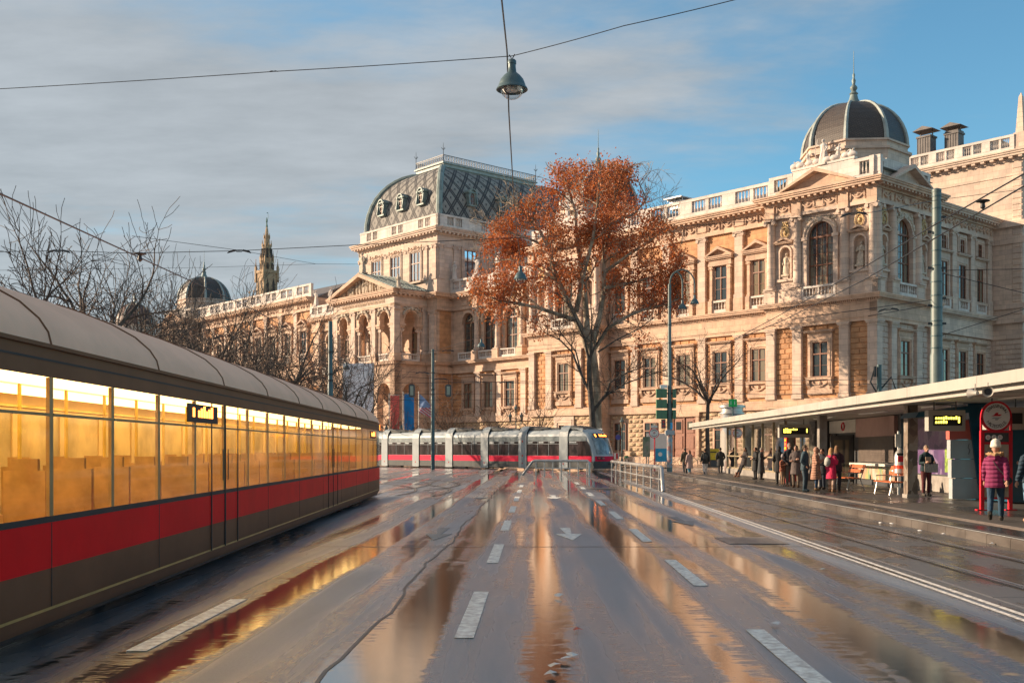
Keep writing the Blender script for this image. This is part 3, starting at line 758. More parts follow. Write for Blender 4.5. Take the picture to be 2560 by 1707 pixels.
# ---- wing between the corner pavilion and the second pavilion, and its twin at the far end
def wing(s0, s1, bays, first):
    F_ = Fr(); O = -1.5
    m = F_.mb(); m.box(s0, s1, -12, O-.35, 0, 25.5); m.build('wing_wall', STONE, UNI)
    m = F_.mb(); m.box(s0, s1, O-.36, O-.3, 16.75, 23.4); m.box(s0, s1, O-.36, O-.3, 6.4, 13.1); m.build('wall_panel', STONE_ORANGE, UNI)
    slab(F_, 'plinth', s0, s1, O-.4, O-.02, 5.55, 6.05, STONE); slab(F_, 'plinth', s0, s1, O-.4, O-.1, 6.05, 6.42, STONE); slab(F_, 'plinth', s0, s1, O-.4, O+.1, 0, .9, STONE)
    for nm, z0, z1, o in (('architrave', 13.1, 13.42, O), ('architrave', 13.42, 13.8, O+.07), ('frieze', 13.8, 14.72, O-.03), ('architrave', 23.4, 23.72, O), ('frieze', 23.72, 24.66, O-.1)):
        slab(F_, nm, s0, s1, O-.4, o, z0, z1, STONE)
    cornice(F_, s0, s1, O-.02, 14.722, 15.42, .6, dent=True, ends=(0,0), back=.4); cornice(F_, s0, s1, O, 24.66, 25.5, .95, ends=(0,0))
    door = bays[2] if first else -9
    for c in bays:
        put_window(F_, WIN_LOW, c, O-.29, 8.35); F_.put(SUR_LOW, 'window_surround', c, O-.31, 8.35); F_.put(APRON, 'window_apron', c, O-.31, 6.75)
        put_window(F_, WIN_UP, c, O-.29, 16.75); F_.put(SUR_UP, 'window_surround', c, O-.33, 16.75, scale=(1, .7, 1))
        for sx in (-1, 1): F_.put(SMALLCOL, 'window_column', c+sx*1.12, O-.31, 16.75)
        F_.put(ENTAB, 'window_entablature', c, O-.31, 20.25); F_.put(PED_WIN, 'pediment', c, O-.31, 20.98); F_.put(BAL_WIN, 'balustrade', c, O-.12, 15.42)
        if c != door: put_window(F_, WIN_GF, c, O-.3, 1.6)
        F_.put(GARL, 'frieze_garland', c-1.0, O-.1, 23.86); F_.put(GARL, 'frieze_garland', c+.75, O-.1, 23.86)
    ps = [(a+b)/2 for a, b in zip(bays, bays[1:])]
    for c in ps + ([bays[0]-2.1, bays[-1]+1.6] if first else []):
        if c - .5 < s0 or c + .5 > s1: continue
        F_.put(PILM, 'pilaster', c, O-.42, 6.4); F_.put(PIL_UP, 'pilaster', c, O-.38, 16.75); slab(F_, 'pedestal', c-.58, c+.58, O-.4, O+.1, 15.42, 16.75, STONE)
        F_.put(PLATE, 'frieze_plate', c, O-.1, 23.95, scale=(.8, 1, 1))
    holes = [(c-1.42, c+1.42, 8.0, 12.6) for c in bays] + [(c-.62, c+.62, 6.4, 13.2) for c in ps] + [(c-1.4, c+1.4, 6.4, 8.1) for c in bays]
    rusticate(F_, s0+.1, s1-.1, 6.8, 13.1, O-.31, bw=1.3, holes=holes, single=False)
    gh = [(c-1.15, c+1.15, 1.3, 4.75) for c in bays if c != door] + [(door-1.9, door+1.9, 0, 5.4)]
    rusticate(F_, s0+.1, s1-.1, .95, 5.5, O-.33, .52, 1.15, holes=gh, kind='rough', d=.15, single=first)
    n = int((s1-s0)/4.75)
    for k in range(n):
        L = (s1-s0)/n; F_.put(BAL_TOP, 'balustrade', s0+L*(k+.5), O-.2, 25.5, scale=(L/4.75, 1, 1))
    r = F_.mb(); r.prism([(O-1.0, 25.5), (-9, 28.6), (-12, 25.5)], s0, s1, 'x'); r.build('roof', ROOF_GREY, UNI)
    return F_
WB = (13.6, 18.2, 22.9, 27.6, 32.0)
wing(11.6, 33.6, WB, True)
wing(97.1, 137.7, (99.6, 104.4, 109.2, 114, 118.8, 123.6, 128.4, 133.2, 136.2), False)
lr = MAIN.mb(); lr.prism([(-9.5, 25.6), (-15, 30.2), (-20, 25.6)], 97.1, 137.7, 'x'); lr.build('roof', ROOF_GREY, UNI)
# wooden street door in the first wing
d_ = MAIN.mb(); c = 22.9; O = -1.5
d_.box(c-1.55, c+1.55, O-.34, O-.22, 0, 5.1)
for sx in (-1, 1):
    for z0, z1 in ((.4, 1.5), (1.8, 3.1), (3.4, 4.8)): d_.box(c+sx*.75-.5, c+sx*.75+.5, O-.22, O-.16, z0, z1)
    d_.box(c+sx*1.5-.09, c+sx*1.5+.09, O-.34, O-.1, 0, 5.1)
d_.box(c-.07, c+.07, O-.22, O-.12, 0, 5.1)
dd = d_.build('door', simple('red brown door', (.24, .085, .045), .5, var=.2, scale=5), UNI)
for sx in (-1, 1): MB_ = MAIN.mb(); MB_.box(c+sx*.75-.34, c+sx*.75+.34, O-.16, O-.145, 3.75, 4.6); MB_.build('pane', GLASS, dd)
slab(MAIN, 'door_surround', c-2.0, c-1.6, O-.34, O-.02, 0, 5.1, STONE); slab(MAIN, 'door_surround', c+1.6, c+2.0, O-.34, O-.02, 0, 5.1, STONE); slab(MAIN, 'door_surround', c-2.1, c+2.1, O-.34, O+.05, 5.1, 5.55, STONE)
# vent box on the wing roof
v = MAIN.mb(); v.box(24.4, 26.2, -4.4, -3.2, 27.4, 28.3); v.box(24.1, 26.5, -4.7, -2.6, 28.45, 28.55)
for x in (24.3, 25.3, 26.3): v.box(x-.04, x+.04, -3.1, -3.0, 28.3, 28.46)
v.build('roof_vent', simple('light sheet metal', (.5, .5, .5), .4, .5), UNI)

# ---- arcaded sections either side of the centre
HALLW = (50.4, 54.5, 58.6)
def hall(s0, s1, wins):
    F_ = Fr(); O = -1.5
    m = F_.mb(); m.box(s0, s1, -12, -2.3, 0, 22.0); m.box(s0, s1, -2.3, O-.35, 0, 13.1); m.box(s0, s1, -2.3, O-.35, 19.8, 21.2)
    edges = [s0] + [(a+b)/2 for a, b in zip(wins, wins[1:])] + [s1]
    for c, a, b in zip(wins, edges, edges[1:]):
        arch_panel(m, a, b, 13.1, 19.8, c-1.15, c+1.15, 14.1, 19.35, -2.3, O-.35)
        archivolt(m, c, 18.2, 1.15, .32, O-.35, O-.12); m.box(c-1.5, c-1.15, O-.35, O-.12, 17.95, 18.25); m.box(c+1.15, c+1.5, O-.35, O-.12, 17.95, 18.25)
    m.build('hall_wall', STONE, UNI)
    m = F_.mb(); m.box(s0, s1, O-.36, O-.3, 5.9, 11.6); m.build('wall_panel', STONE_ORANGE, UNI)
    for nm, z0, z1, o in (('plinth', 0, 1, O+.15), ('plinth', 5.2, 5.9, O), ('architrave', 11.6, 12.1, O), ('frieze', 12.1, 12.5, O-.05), ('architrave', 19.8, 20.15, O), ('frieze', 20.15, 21.2, O-.1)):
        slab(F_, nm, s0, s1, O-.4, o, z0, z1, STONE)
    cornice(F_, s0, s1, O-.02, 12.5, 13.1, .7, dent=True, ends=(0,0), back=.4); cornice(F_, s0, s1, O, 21.2, 22.0, .85, ends=(0,0))
    pl = pilaster_mesh(5.7, .9, .36)
    cl = column_mesh(5.5, .36)
    for c in wins:
        put_window(F_, WIN_HALL, c, -2.25, 14.15)
        put_window(F_, WIN_LOW, c, O-.29, 7.0); F_.put(SUR_LOW, 'window_surround', c, O-.31, 7.0); F_.put(APRON, 'window_apron', c, O-.31, 5.7, scale=(1, 1, .9))
        put_window(F_, WIN_GF, c, O-.3, 1.4)
        F_.put(ROUNDEL, 'roundel', c-.8, O-.1, 20.6, scale=(.7, 1, .6)); F_.put(PLATE, 'frieze_plate', c+.6, O-.1, 20.4, scale=(.7, 1, 1))
        F_.put(BAL_ARCH, 'balustrade', c, O+.12, 13.1, scale=(.85, 1, .85))
    for c in edges[1:-1] + [s0+2.7 if s0 < 60 else s1-2.7]:
        F_.put(pl, 'pilaster', c, O-.4, 5.9); F_.put(cl, 'column', c, O+.05, 14.2); slab(F_, 'pedestal', c-.55, c+.55, O-.4, O+.6, 13.1, 14.2, STONE)
        slab(F_, 'frieze', c-.5, c+.5, O-.1, O+.45, 19.8, 21.2, STONE)
    rusticate(F_, s0+.1, s1-.1, 5.95, 11.6, O-.31, .48, 1.3, holes=[(c-1.42, c+1.42, 5.6, 11.3) for c in wins] + [(c-.55, c+.55, 5.9, 11.7) for c in edges[1:-1]], single=False)
    rusticate(F_, s0+.1, s1-.1, 1.0, 5.2, O-.33, .52, 1.15, holes=[(c-1.1, c+1.1, 1.2, 4.5) for c in wins], kind='rough', d=.15, single=False)
    n = 4
    for k in range(n):
        L = (s1-s0)/n; F_.put(BAL_TOP, 'balustrade', s0+L*(k+.5), O, 22.0, scale=(L/4.75, 1, .86))
hall(45.2, 62.0, HALLW); hall(80.2, 97.1, tuple(142.2-x for x in HALLW[::-1]))
# set-back upper storey behind the arcades
for s0, s1 in ((45.2, 62.0), (80.2, 97.1)):
    m = MAIN.mb(); m.box(s0, s1, -20, -9, 20, 25.2); m.build('attic_wall', STONE_PALE, UNI)
    cornice(MAIN, s0, s1, -9, 24.5, 25.3, .7, ends=(0,0))
    for k in range(4):
        L = (s1-s0)/4; MAIN.put(BAL_TOP, 'balustrade', s0+L*(k+.5), -9.1, 25.3, scale=(L/4.75, 1, .95))
    r = MAIN.mb(); r.prism([(-10, 25.3), (-15, 29.6), (-20, 25.3)], s0, s1, 'x'); r.build('roof', ROOF_GREY, UNI)

# ---- central block, tower with patterned mansard roof, portico
TC = 71.1; t0, t1 = TC-9.15, TC+9.15
m = MAIN.mb(); m.box(t0, t1, -28.3, .7, 0, 30.1); m.build('tower_wall', STONE_PALE, UNI)
cb = MAIN.mb(); cb.box(t0-.02, t1+.02, -2.0, .72, 0, 22.0); cb.build('central_wall', STONE, UNI)
for nm, z0, z1, o in (('plinth', 5.2, 5.9, 1.1), ('architrave', 11.6, 12.4, 1.1), ('architrave', 19.8, 20.15, 1.1), ('frieze', 20.15, 21.2, .95)):
    slab(MAIN, nm, t0-(o-.7), t1+(o-.7), -2, o, z0, z1, STONE)
cornice(MAIN, t0-.2, t1+.2, 1.0, 12.4, 13.1, .6, dent=True, back=2); cornice(MAIN, t0-.2, t1+.2, 1.0, 21.2, 22.05, .8, back=2)
pc = pilaster_mesh(5.7, 1.2, .4); pc2 = pilaster_mesh(5.6, 1.1, .4, 'ionic')
for s in (t0+.75, t1-.75): MAIN.put(pc, 'pilaster', s, .7, 5.9); MAIN.put(pc2, 'pilaster', s, .7, 14.2)
rusticate(MAIN, t0+.05, t0+1.9, 6, 11.6, .72, .48, 1.0, single=False, d=.07)
RT = Fr(True); RT.T = lambda s, o, z: (t0 - o, .7 - s, z)    # right-hand return of the central block
slab(RT, 'wall_panel', .3, 2.2, 0, .03, 14.2, 19.7, STONE_ORANGE); rusticate(RT, .1, 2.2, 6, 11.6, .0, .48, 1.1, single=False, d=.07)
# tower storey
TF = Fr(); TF.T = lambda s, o, z: (t0 + s, .7 + o, z)
TS = Fr(True); TS.T = lambda s, o, z: (t0 - o, .7 - s, z)
Lf, Ls = 18.3, 29.0
for fr, L, n in ((TF, Lf, 3), (TS, Ls, 5)):
    slab(fr, 'plinth', -.0, L, 0, .12, 22.05, 23.9, STONE_PALE)
    slab(fr, 'architrave', 0, L, 0, .1, 28.1, 28.5, STONE_PALE); slab(fr, 'frieze', 0, L, 0, .06, 28.5, 29.6, STONE_PALE)
    cornice(fr, 0, L, .1, 29.6, 30.6, 1.0, mod=.7, ends=(1, 1) if fr is TF else (0, 1), mat=STONE_PALE)
    pt = pilaster_mesh(4.6, .8, .16, 'ionic', STONE_PALE)
    if fr is TF: cs = [4.6, 9.15, 13.7]; ps = [.6, 2.5, 6.5, 7.25, 11.1, 11.85, 15.8, 17.7]
    else: cs = [5.4, 11.0, 16.6, 22.2]; ps = [.6, 3.0, 7.7, 9.0, 13.4, 14.4, 19, 20, 25, 28]
    for c in cs:
        put_window(fr, WIN_TOWER, c, .05, 24.0 if fr is TF else 24.2); fr.put(surround_mesh(2.1, 3.9, 'none', STONE_PALE), 'window_surround', c, .03, 24.0 if fr is TF else 24.2)
        sl = fr.mb(); sl.box(c-1.7, c+1.7, .02, .5, 23.75, 23.95); sl.build('window_sill', STONE_PALE, UNI)
        if fr is TF:
            for dx in (-.8, .8): fr.put(GARL, 'frieze_garland', c+dx, .16, 27.95, scale=(.9, 1.3, 1.1))
    for c in ps: fr.put(pt, 'pilaster', c, .0, 23.9)
    # parapet with baluster panels
    mb = fr.mb(); mb.box(0.1, L-.1, -.5, -.1, 30.6, 31.1); mb.box(.05, L-.05, -.55, -.05, 32.2, 32.45); mb.box(.1, L-.1, -.5, -.42, 31.1, 32.2)
    step = L/(3 if fr is TF else 5)
    x = .1
    for k in range(3 if fr is TF else 5):
        a = step*k; pts = [(a+.0, a+step*.28), (a+step*.47, a+step*.53), (a+step*.72, a+step*1.0)]
        for p, q_ in pts: mb.box(max(.1, p), min(L-.1, q_), -.5, -.1, 31.1, 32.2)
        balusters(mb, a+step*.29, a+step*.46, 31.1, 32.2, -.25); balusters(mb, a+step*.54, a+step*.71, 31.1, 32.2, -.25)
    mb.build('balustrade', STONE_WHITE, UNI)
# mansard roof: convex sides, uv in metres for the slate pattern
P0 = (t0+.7, t1-.7, -27.6, -.1); P1 = (TC-2.75, TC+2.75, -21.8, -5.3); ZA, ZB = 32.3, 40.4
def ring(k):
    t = k/10; g = 1 - math.cos(t*math.pi/2); z = ZA + (ZB-ZA)*(math.sin(t*math.pi/2)**.92)
    return [P0[i] + (P1[i]-P0[i])*g for i in range(4)], z
mf = MB(); arcs = [0, 0]
hip = {(-1, 1): [], (1, 1): [], (-1, -1): []}
pa, pz = ring(0); arc = 0
for k in range(1, 11):
    qa, qz = ring(k)
    l1 = math.hypot(pa[3]-qa[3], qz-pz); l2 = math.hypot(qa[0]-pa[0], qz-pz); l = max(l1, l2)
    mid = (P0[2]+P0[3])/2
    mf.quad((pa[0],pa[3],pz),(pa[1],pa[3],pz),(qa[1],qa[3],qz),(qa[0],qa[3],qz), [(pa[0]-TC,arc),(pa[1]-TC,arc),(qa[1]-TC,arc+l1),(qa[0]-TC,arc+l1)])
    mf.quad((pa[0],pa[3],pz),(qa[0],qa[3],qz),(qa[0],qa[2],qz),(pa[0],pa[2],pz), [(pa[3]-mid,arc),(qa[3]-mid,arc+l2),(qa[2]-mid,arc+l2),(pa[2]-mid,arc)])
    mf.quad((pa[1],pa[3],pz),(qa[1],qa[3],qz),(qa[1],qa[2],qz),(pa[1],pa[2],pz), [(pa[3]-mid,arc),(qa[3]-mid,arc+l2),(qa[2]-mid,arc+l2),(pa[2]-mid,arc)])
    mf.quad((pa[0],pa[2],pz),(pa[1],pa[2],pz),(qa[1],qa[2],qz),(qa[0],qa[2],qz), [(pa[0]-TC,arc),(pa[1]-TC,arc),(qa[1]-TC,arc+l1),(qa[0]-TC,arc+l1)])
    arc += l; pa, pz = qa, qz
roof = mf.build('mansard_roof', ROOF_PATTERN, UNI)
for sx, sy in ((0, 3), (1, 3), (0, 2)):
    h = MB(); pts = []
    for k in range(11):
        r_, z = ring(k); pts.append((r_[sx], r_[sy], z))
    h.tube(pts, .42, 8); h.build('roof_hip', COPPER, roof, True)
top = MB(); x0, x1, y0, y1 = P1
top.box(x0-.2, x1+.2, y0-.2, y1+.2, ZB-.3, ZB+.25); top.box(x0-.4, x1+.4, y0-.4, y1+.4, ZB+.25, ZB+.7); top.box(x0-.6, x1+.6, y0-.6, y1+.6, ZB+.7, ZB+.88)
top.build('roof_platform', COPPER_PALE, roof)
rl = MB(); zr = ZB+.88
def rail(p, q):
    p, q = Vector(p), Vector(q); n = max(2, int((q-p).length/.45)); d = (q-p)/n
    for i in range(n+1):
        a = p + d*i; rl.bar(a, a+Vector((0,0,.95)), .05)
    rl.bar(p+Vector((0,0,.95)), q+Vector((0,0,.95)), .08); rl.bar(p+Vector((0,0,.12)), q+Vector((0,0,.12)), .06); rl.bar(p+Vector((0,0,.78)), q+Vector((0,0,.78)), .04)
    for i in range(n):
        c = p + d*(i+.5) + Vector((0,0,.45)); t_ = d.normalized()*.16
        rl.tube([c+t_*math.cos(a)+Vector((0,0,.2*math.sin(a))) for a in [j*math.pi/4 for j in range(9)]], .022, 3, False)
rail((x0-.4,y1+.4,zr),(x1+.4,y1+.4,zr)); rail((x0-.4,y1+.4,zr),(x0-.4,y0-.4,zr)); rail((x1+.4,y1+.4,zr),(x1+.4,y0-.4,zr)); rail((x0-.4,y0-.4,zr),(x1+.4,y0-.4,zr))
for x in (x0-.4, x1+.4):
    for y in (y0-.4, y1+.4):
        rl.tube([(x,y,zr),(x,y,zr+2.6)], [.07,.02], 5); rl.tube([(x-.35,y,zr+1.9),(x,y,zr+1.6),(x+.35,y,zr+1.9)], .03, 4); rl.tube([(x,y-.35,zr+1.9),(x,y,zr+1.6),(x,y+.35,zr+1.9)], .03, 4)
rl.build('roof_railing', IRON, roof)
# dormers
def dormer():
    m = MB(); 
    m.box(-.95, -.5, -2.2, .0, 0, 2.0); m.box(.5, .95, -2.2, .0, 0, 2.0); m.box(-.5, .5, -2.2, -.25, 0, 2.2)
    m.box(-1.05, 1.05, -2.2, .12, -.25, 0); archivolt(m, 0, 1.4, .5, .5, -2.2, 0, 10)
    m.box(-1.15, 1.15, -2.2, .15, 1.95, 2.15)
    archivolt(m, 0, 1.75, .75, .22, -2.2, .22, 10)
    for sx in (-1, 1): m.prism([(0, 0), (.35, .1), (.12, 1.5), (0, 1.9)], sx*.95-.1, sx*.95+.1, 'x')
    return m.mesh('dormer', COPPER)
DORM = dormer(); DW = window_pair(.95, 1.85, arch=True)
r3, z3 = ring(1.55)
for c in (-4.6, 0, 4.6):
    d = put(DORM, 'dormer', UNI, (TC+c, r3[3]+.35, z3), scale=(.72, .8, .8)); wf = put(DW[0], 'window', d, (0, -.2, .05)); put(DW[1], 'pane', d, (0, -.19, .05))
for c in (6.3, 11.8, 17.3, 22.8):
    d = put(DORM, 'dormer', UNI, (r3[0]-.35, .7-c, z3), R(90), scale=(.72, .8, .8)); put(DW[0], 'window', d, (0, -.2, .05)); put(DW[1], 'pane', d, (0, -.19, .05))

# portico: three arches to the front, one to the side, loggia above, pediment
PF = 6.2; p0, p1 = TC-7.25, TC+7.25
PQ = Fr(); PQ.T = lambda s, o, z: (p0 + s, PF + o, z)
PS = Fr(True); PS.T = lambda s, o, z: (p0 - o, PF - s, z)
PL = Fr(True); PL.T = lambda s, o, z: (p1 + o, PF - s, z)
m = PQ.mb()
for k in range(3): arch_panel(m, k*4.833, (k+1)*4.833, 0, 12.4, k*4.833+.95, k*4.833+3.9, 0, 10.3, -1.0, 0)
m.build('portico_wall', STONE, UNI)
for fr in (PS, PL):
    m = fr.mb(); arch_panel(m, .0, 5.5, 0, 12.4, 1.25, 4.25, 0, 10.3, -1.0, 0); m.build('portico_wall', STONE, UNI)
m = MAIN.mb(); m.box(p0, p1, .7, PF-.0, 12.4, 12.6); m.box(p0+.5, p1-.5, .7, PF-.5, 20.1, 20.5); m.build('portico_slab', STONE, UNI)
for fr, L in ((PQ, 14.5), (PS, 5.5), (PL, 5.5)):
    cornice(fr, 0, L, .0, 12.42, 13.1, .5, dent=True, ends=(1, 1) if fr is PQ else (0, 0), back=.8)
    slab(fr, 'architrave', -.02, L, -.9, .02, 20.15, 20.5, STONE); slab(fr, 'frieze', 0, L, -.9, -.04, 20.5, 21.3, STONE_PALE)
    cornice(fr, 0, L, .0, 21.3, 22.2, .75, ends=(1, 1) if fr is PQ else (0, 0))
    n = 3 if fr is PQ else 1
    m = fr.mb()
    for k in range(n):
        w = L/n; a = w*k; c = a + w/2
        arch_panel(m, a+.62, a+w-.62, 17.7, 20.15, c-1.05, c+1.05, 17.7, 19.6, -.8, -.15)
        archivolt(m, c, 18.55, 1.05, .22, -.15, -.02)
        for sx in (-1, 1):                        # impost blocks on small columns
            x = c + sx*1.42; m.box(x-.5, x+.42 if sx > 0 else x+.5, -.85, .02, 17.7, 17.95); m.box(x-.38, x+.38, -.8, -.08, 17.45, 17.7)
        fr.put(SPANDREL, 'carved_figures', c, -.15, 18.55, scale=(.85, 1.2, .85))
    m.build('loggia_wall', STONE, UNI)
    sc_ = column_mesh(3.35, .2); bc = pilaster_mesh(6.05, .9, .9, 'ionic')
    for k in range(n):
        w = L/n; c = w*(k+.5)
        for sx in (-1, 1): fr.put(sc_, 'column', c+sx*1.42, -.45, 14.1)
        fr.put(BAL_ARCH, 'balustrade', c, -.4, 13.1, scale=(.82, 1, .78))
    for k in range(n+1):
        x = min(max(L/n*k, .5), L-.5)
        if fr is PQ or k == n: fr.put(bc, 'pilaster', x, -.9, 14.1); slab(fr, 'pedestal', x-.6, x+.6, -1.0, .1, 13.1, 14.1, STONE)
# back wall openings of the loggia
for c in (-4.83, 0, 4.83): put_window(Fr(), WIN_HALL, TC+c, .74, 13.3)
# pediment with figures
pd = PQ.mb()
pd.prism([(-.9, 22.2), (15.4, 22.2), (7.25, 25.0)], -.6, -.3)
for sx in (-1, 1):
    xe = 7.25 + sx*8.2
    pd.prism([(xe, 22.2), (7.25, 25.05), (7.25, 24.55), (xe - sx*1.45, 22.2)], -.5, .78)
ped = pd.build('pediment', STONE, UNI)
fg = PQ.mb(); rnd = random.Random(11)
for i in range(46):
    x = rnd.uniform(1.2, 13.3); h = 2.3*(1-abs(x-7.25)/8.0)
    if h < .4: continue
    z = 22.25; 
    fg.ball((x, -.15, z+h*.42), (.2, .2, h*.42), 6, 5); fg.ball((x+rnd.uniform(-.1,.1), -.05, z+h*.88), (.13,.13,.15), 6, 4)
    fg.tube([(x, -.05, z+h*.7), (x+rnd.uniform(-.5,.5), .08, z+h*rnd.uniform(.3,.8))], .07, 5)
fg.build('carved_figures', STONE_FIG, ped, True)
pr = PQ.mb(); pr.add([(-.8,.6,22.25),(7.25,.6,25.1),(15.3,.6,22.25),(-.8,-5.5,22.25),(7.25,-5.5,25.1),(15.3,-5.5,22.25)], [(0,1,4,3),(1,2,5,4)])
for i in range(9):
    for sx in (-1, 1): pr.bar((7.25, .5-i*.7, 25.12), (7.25+sx*8.0, .5-i*.7, 22.3), .1, .08)
pr.build('roof', COPPER, UNI)
# inscription
def text_mesh(txt, size, mat, name='lettering', align='CENTER', ext=.02):
    cu = bpy.data.curves.new(name, 'FONT'); cu.body = txt; cu.size = size; cu.align_x = align; cu.align_y = 'CENTER'; cu.extrude = ext
    cu.resolution_u = 3
    o = bpy.data.objects.new(name, cu); COL.objects.link(o)
    dg = bpy.context.evaluated_depsgraph_get(); me = bpy.data.meshes.new_from_object(o.evaluated_get(dg))
    bpy.data.objects.remove(o); bpy.data.curves.remove(cu)
    me.materials.clear(); me.materials.append(mat); me.name = name
    return me
def put_text(txt, size, mat, parent, loc, rot, name='lettering', sx=1, ext=.02):
    o = put(text_mesh(txt, size, mat, name, ext=ext), name, parent, loc); o.rotation_euler = rot
    if sx != 1: o.scale = (sx, 1, 1)
    return o
put_text('VNIVERSITAS LITTERARVM VINDOBONENSIS', .62, simple('gilded letters', (.38, .22, .10), .5), UNI, (TC, PF+.0, 20.88), (R(90), 0, R(180)), sx=.82)
for k, m in STUFF.items():
    if m.v: m.build('stone_coursing', {'smooth': STONE_ORANGE, 'rough': STONE_ROUGH, 'pale': STONE_PALE}[k], UNI, kind='stuff')

# ---- stone figures standing on or in the building
def statue(seed, h=2.1, arm=0, wings=False):
    rnd = random.Random(seed); m = MB(); k = h/2.1
    n = 14
    prof = [(.40, 0), (.38, .3), (.33, .7), (.27, 1.05), (.24, 1.2), (.28, 1.45), (.30, 1.6), (.2, 1.72), (.08, 1.78), (.075, 1.85)]
    vs = []
    ph = rnd.uniform(0, 6)
    for r, z in prof:
        for i in range(n):
            a = 2*math.pi*i/n; f = 1 + (.13*math.sin(5*a+ph) + .08*math.sin(9*a+z*2)) * (1 if z < 1.6 else .2)
            vs.append(((r*f*math.cos(a) + .06*math.sin(z*2+ph))*k, r*f*.72*math.sin(a)*k, z*k))
    fs = [(j*n+i, j*n+(i+1)%n, (j+1)*n+(i+1)%n, (j+1)*n+i) for j in range(len(prof)-1) for i in range(n)]
    m.add(vs, fs)
    hx = .06*math.sin(3.7+ph)*k
    m.ball((hx, .02*k, 1.97*k), (.115*k, .13*k, .155*k), 9, 7); m.ball((hx, -.04*k, 2.02*k), (.13*k, .12*k, .13*k), 8, 6); m.ball((hx, .14*k, 1.95*k), (.025*k,.03*k,.035*k), 5, 4)
    for sx in (-1, 1):
        sh = Vector((sx*.28, 0, 1.6))*k
        if arm == 1 and sx > 0: pts = [sh, Vector((.52, .1, 1.75))*k, Vector((.45, .15, 2.15))*k]
        elif arm == 2: pts = [sh, Vector((sx*.42, .12, 1.25))*k, Vector((sx*.1, .34, 1.3))*k]
        else: pts = [sh, Vector((sx*.42, .05, 1.25))*k, Vector((sx*.3, .22, .95))*k]
        m.tube(pts, [.1*k, .085*k, .05*k], 7)
    if wings:
        for sx in (-1, 1): m.prism([(sx*.1, 1.2*k), (sx*.75, 1.9*k), (sx*.85, 1.3*k), (sx*.5, .8*k)], -.2*k, -.12*k)
    m.box(-.42*k, .42*k, -.36*k, .36*k, -.16, .02)
    return m
def put_statue(label, s, o, z, rz, seed, h=2.1, arm=0, wings=False, mat=STONE_FIG, name='stone_statue', group='statues on the university building'):
    ob_ = statue(seed, h, arm, wings).build(name, mat, None, True, uni_world(s, o, z), ANG + rz)
    return tag(ob_, label, 'statue', group)
put_statue('robed stone figure in the wall niche nearest the building corner, left of the corner column', 1.9, -.58, 18.16, 0, 1, 2.05, 2)
put_statue('robed stone figure in the niche left of the big arched window', 9.65, -.58, 18.16, 0, 2, 2.05)
put_statue('shaded stone figure in the side niche just round the corner column', -(-.58), -1.7, 18.16, R(90), 3, 2.05, 2)
put_statue('shaded stone figure in the side niche beside the tall grey mast', .58, -8.8, 18.16, R(90), 4, 2.05)
put_statue('dark winged figure with raised wreath on the peak of the portico pediment', TC, PF, 25.2, 0, 5, 2.6, 1, True)
put_statue('small seated figure on the right end of the portico pediment', TC-7.9, PF-.2, 22.35, R(20), 6, 1.7, 2)
for i, (s, lab) in enumerate(((61.2, 'white statue on the balustrade right beside the tower wall'), (56.6, 'white statue with arm up on the balustrade left of the red leaves'), (52.4, 'white statue on the balustrade behind the red leaves of the plane tree'))):
    put_statue(lab, s, -1.5, 23.95, 0, 20+i, 2.3, i % 2, mat=STONE_WHITE)
for i, s in enumerate((83.0, 87.2, 91.4, 95.6)):
    put_statue(('statue on the far balustrade close to the portico pediment', 'statue on the far balustrade second from the portico pediment', 'statue on the far balustrade third from the portico pediment', 'statue on the far balustrade farthest from the portico, above bare twigs')[i], s, -1.5, 23.95, 0, 30+i, 2.3, i % 2, mat=STONE_WHITE)
# sculpture group on the attic of the corner pavilion
g = MB()
def gadd(mb, x, sc, rot=0):
    b0 = len(g.v); c, s_ = math.cos(rot), math.sin(rot)
    g.v += [(x + sc*(p[0]*c - p[2]*s_), sc*p[1], sc*(p[0]*s_ + p[2]*c)) for p in mb.v]
    g.f += [[b0+i for i in f] for f in mb.f]; g.mi += mb.mi; g.uv += mb.uv
gadd(statue(41, 2.1, 1), 0, 1.05); gadd(statue(42, 2.1, 2), -1.3, .72, R(18)); gadd(statue(43, 2.1, 2), 1.25, .72, R(-20))
gadd(statue(44, 2.1, 0), -2.1, .62, R(55)); gadd(statue(45, 2.1, 0), 2.0, .62, R(-58)); 
for x in (-3, -2.4, -1.2, -.5, .6, 1.4, 2.4, 3): g.ball((x, .05, .25), (.5, .35, .32), 7, 5)
g.tube([(.75, .1, .2), (.72, .1, 2.7)], .035, 5)
tag(g.build('sculpture_group', STONE_WHITE, None, True, uni_world(5.85, -.75, 27.95), ANG), 'white carved group of seated figures on the parapet below the nearest dome', 'sculpture')
g2 = put(bpy.data.meshes['sculpture_group'], 'sculpture_group', None, uni_world(39.4, -.75, 27.95), ANG)
tag(g2, 'carved figure group below the dome hidden behind the red plane tree', 'sculpture')
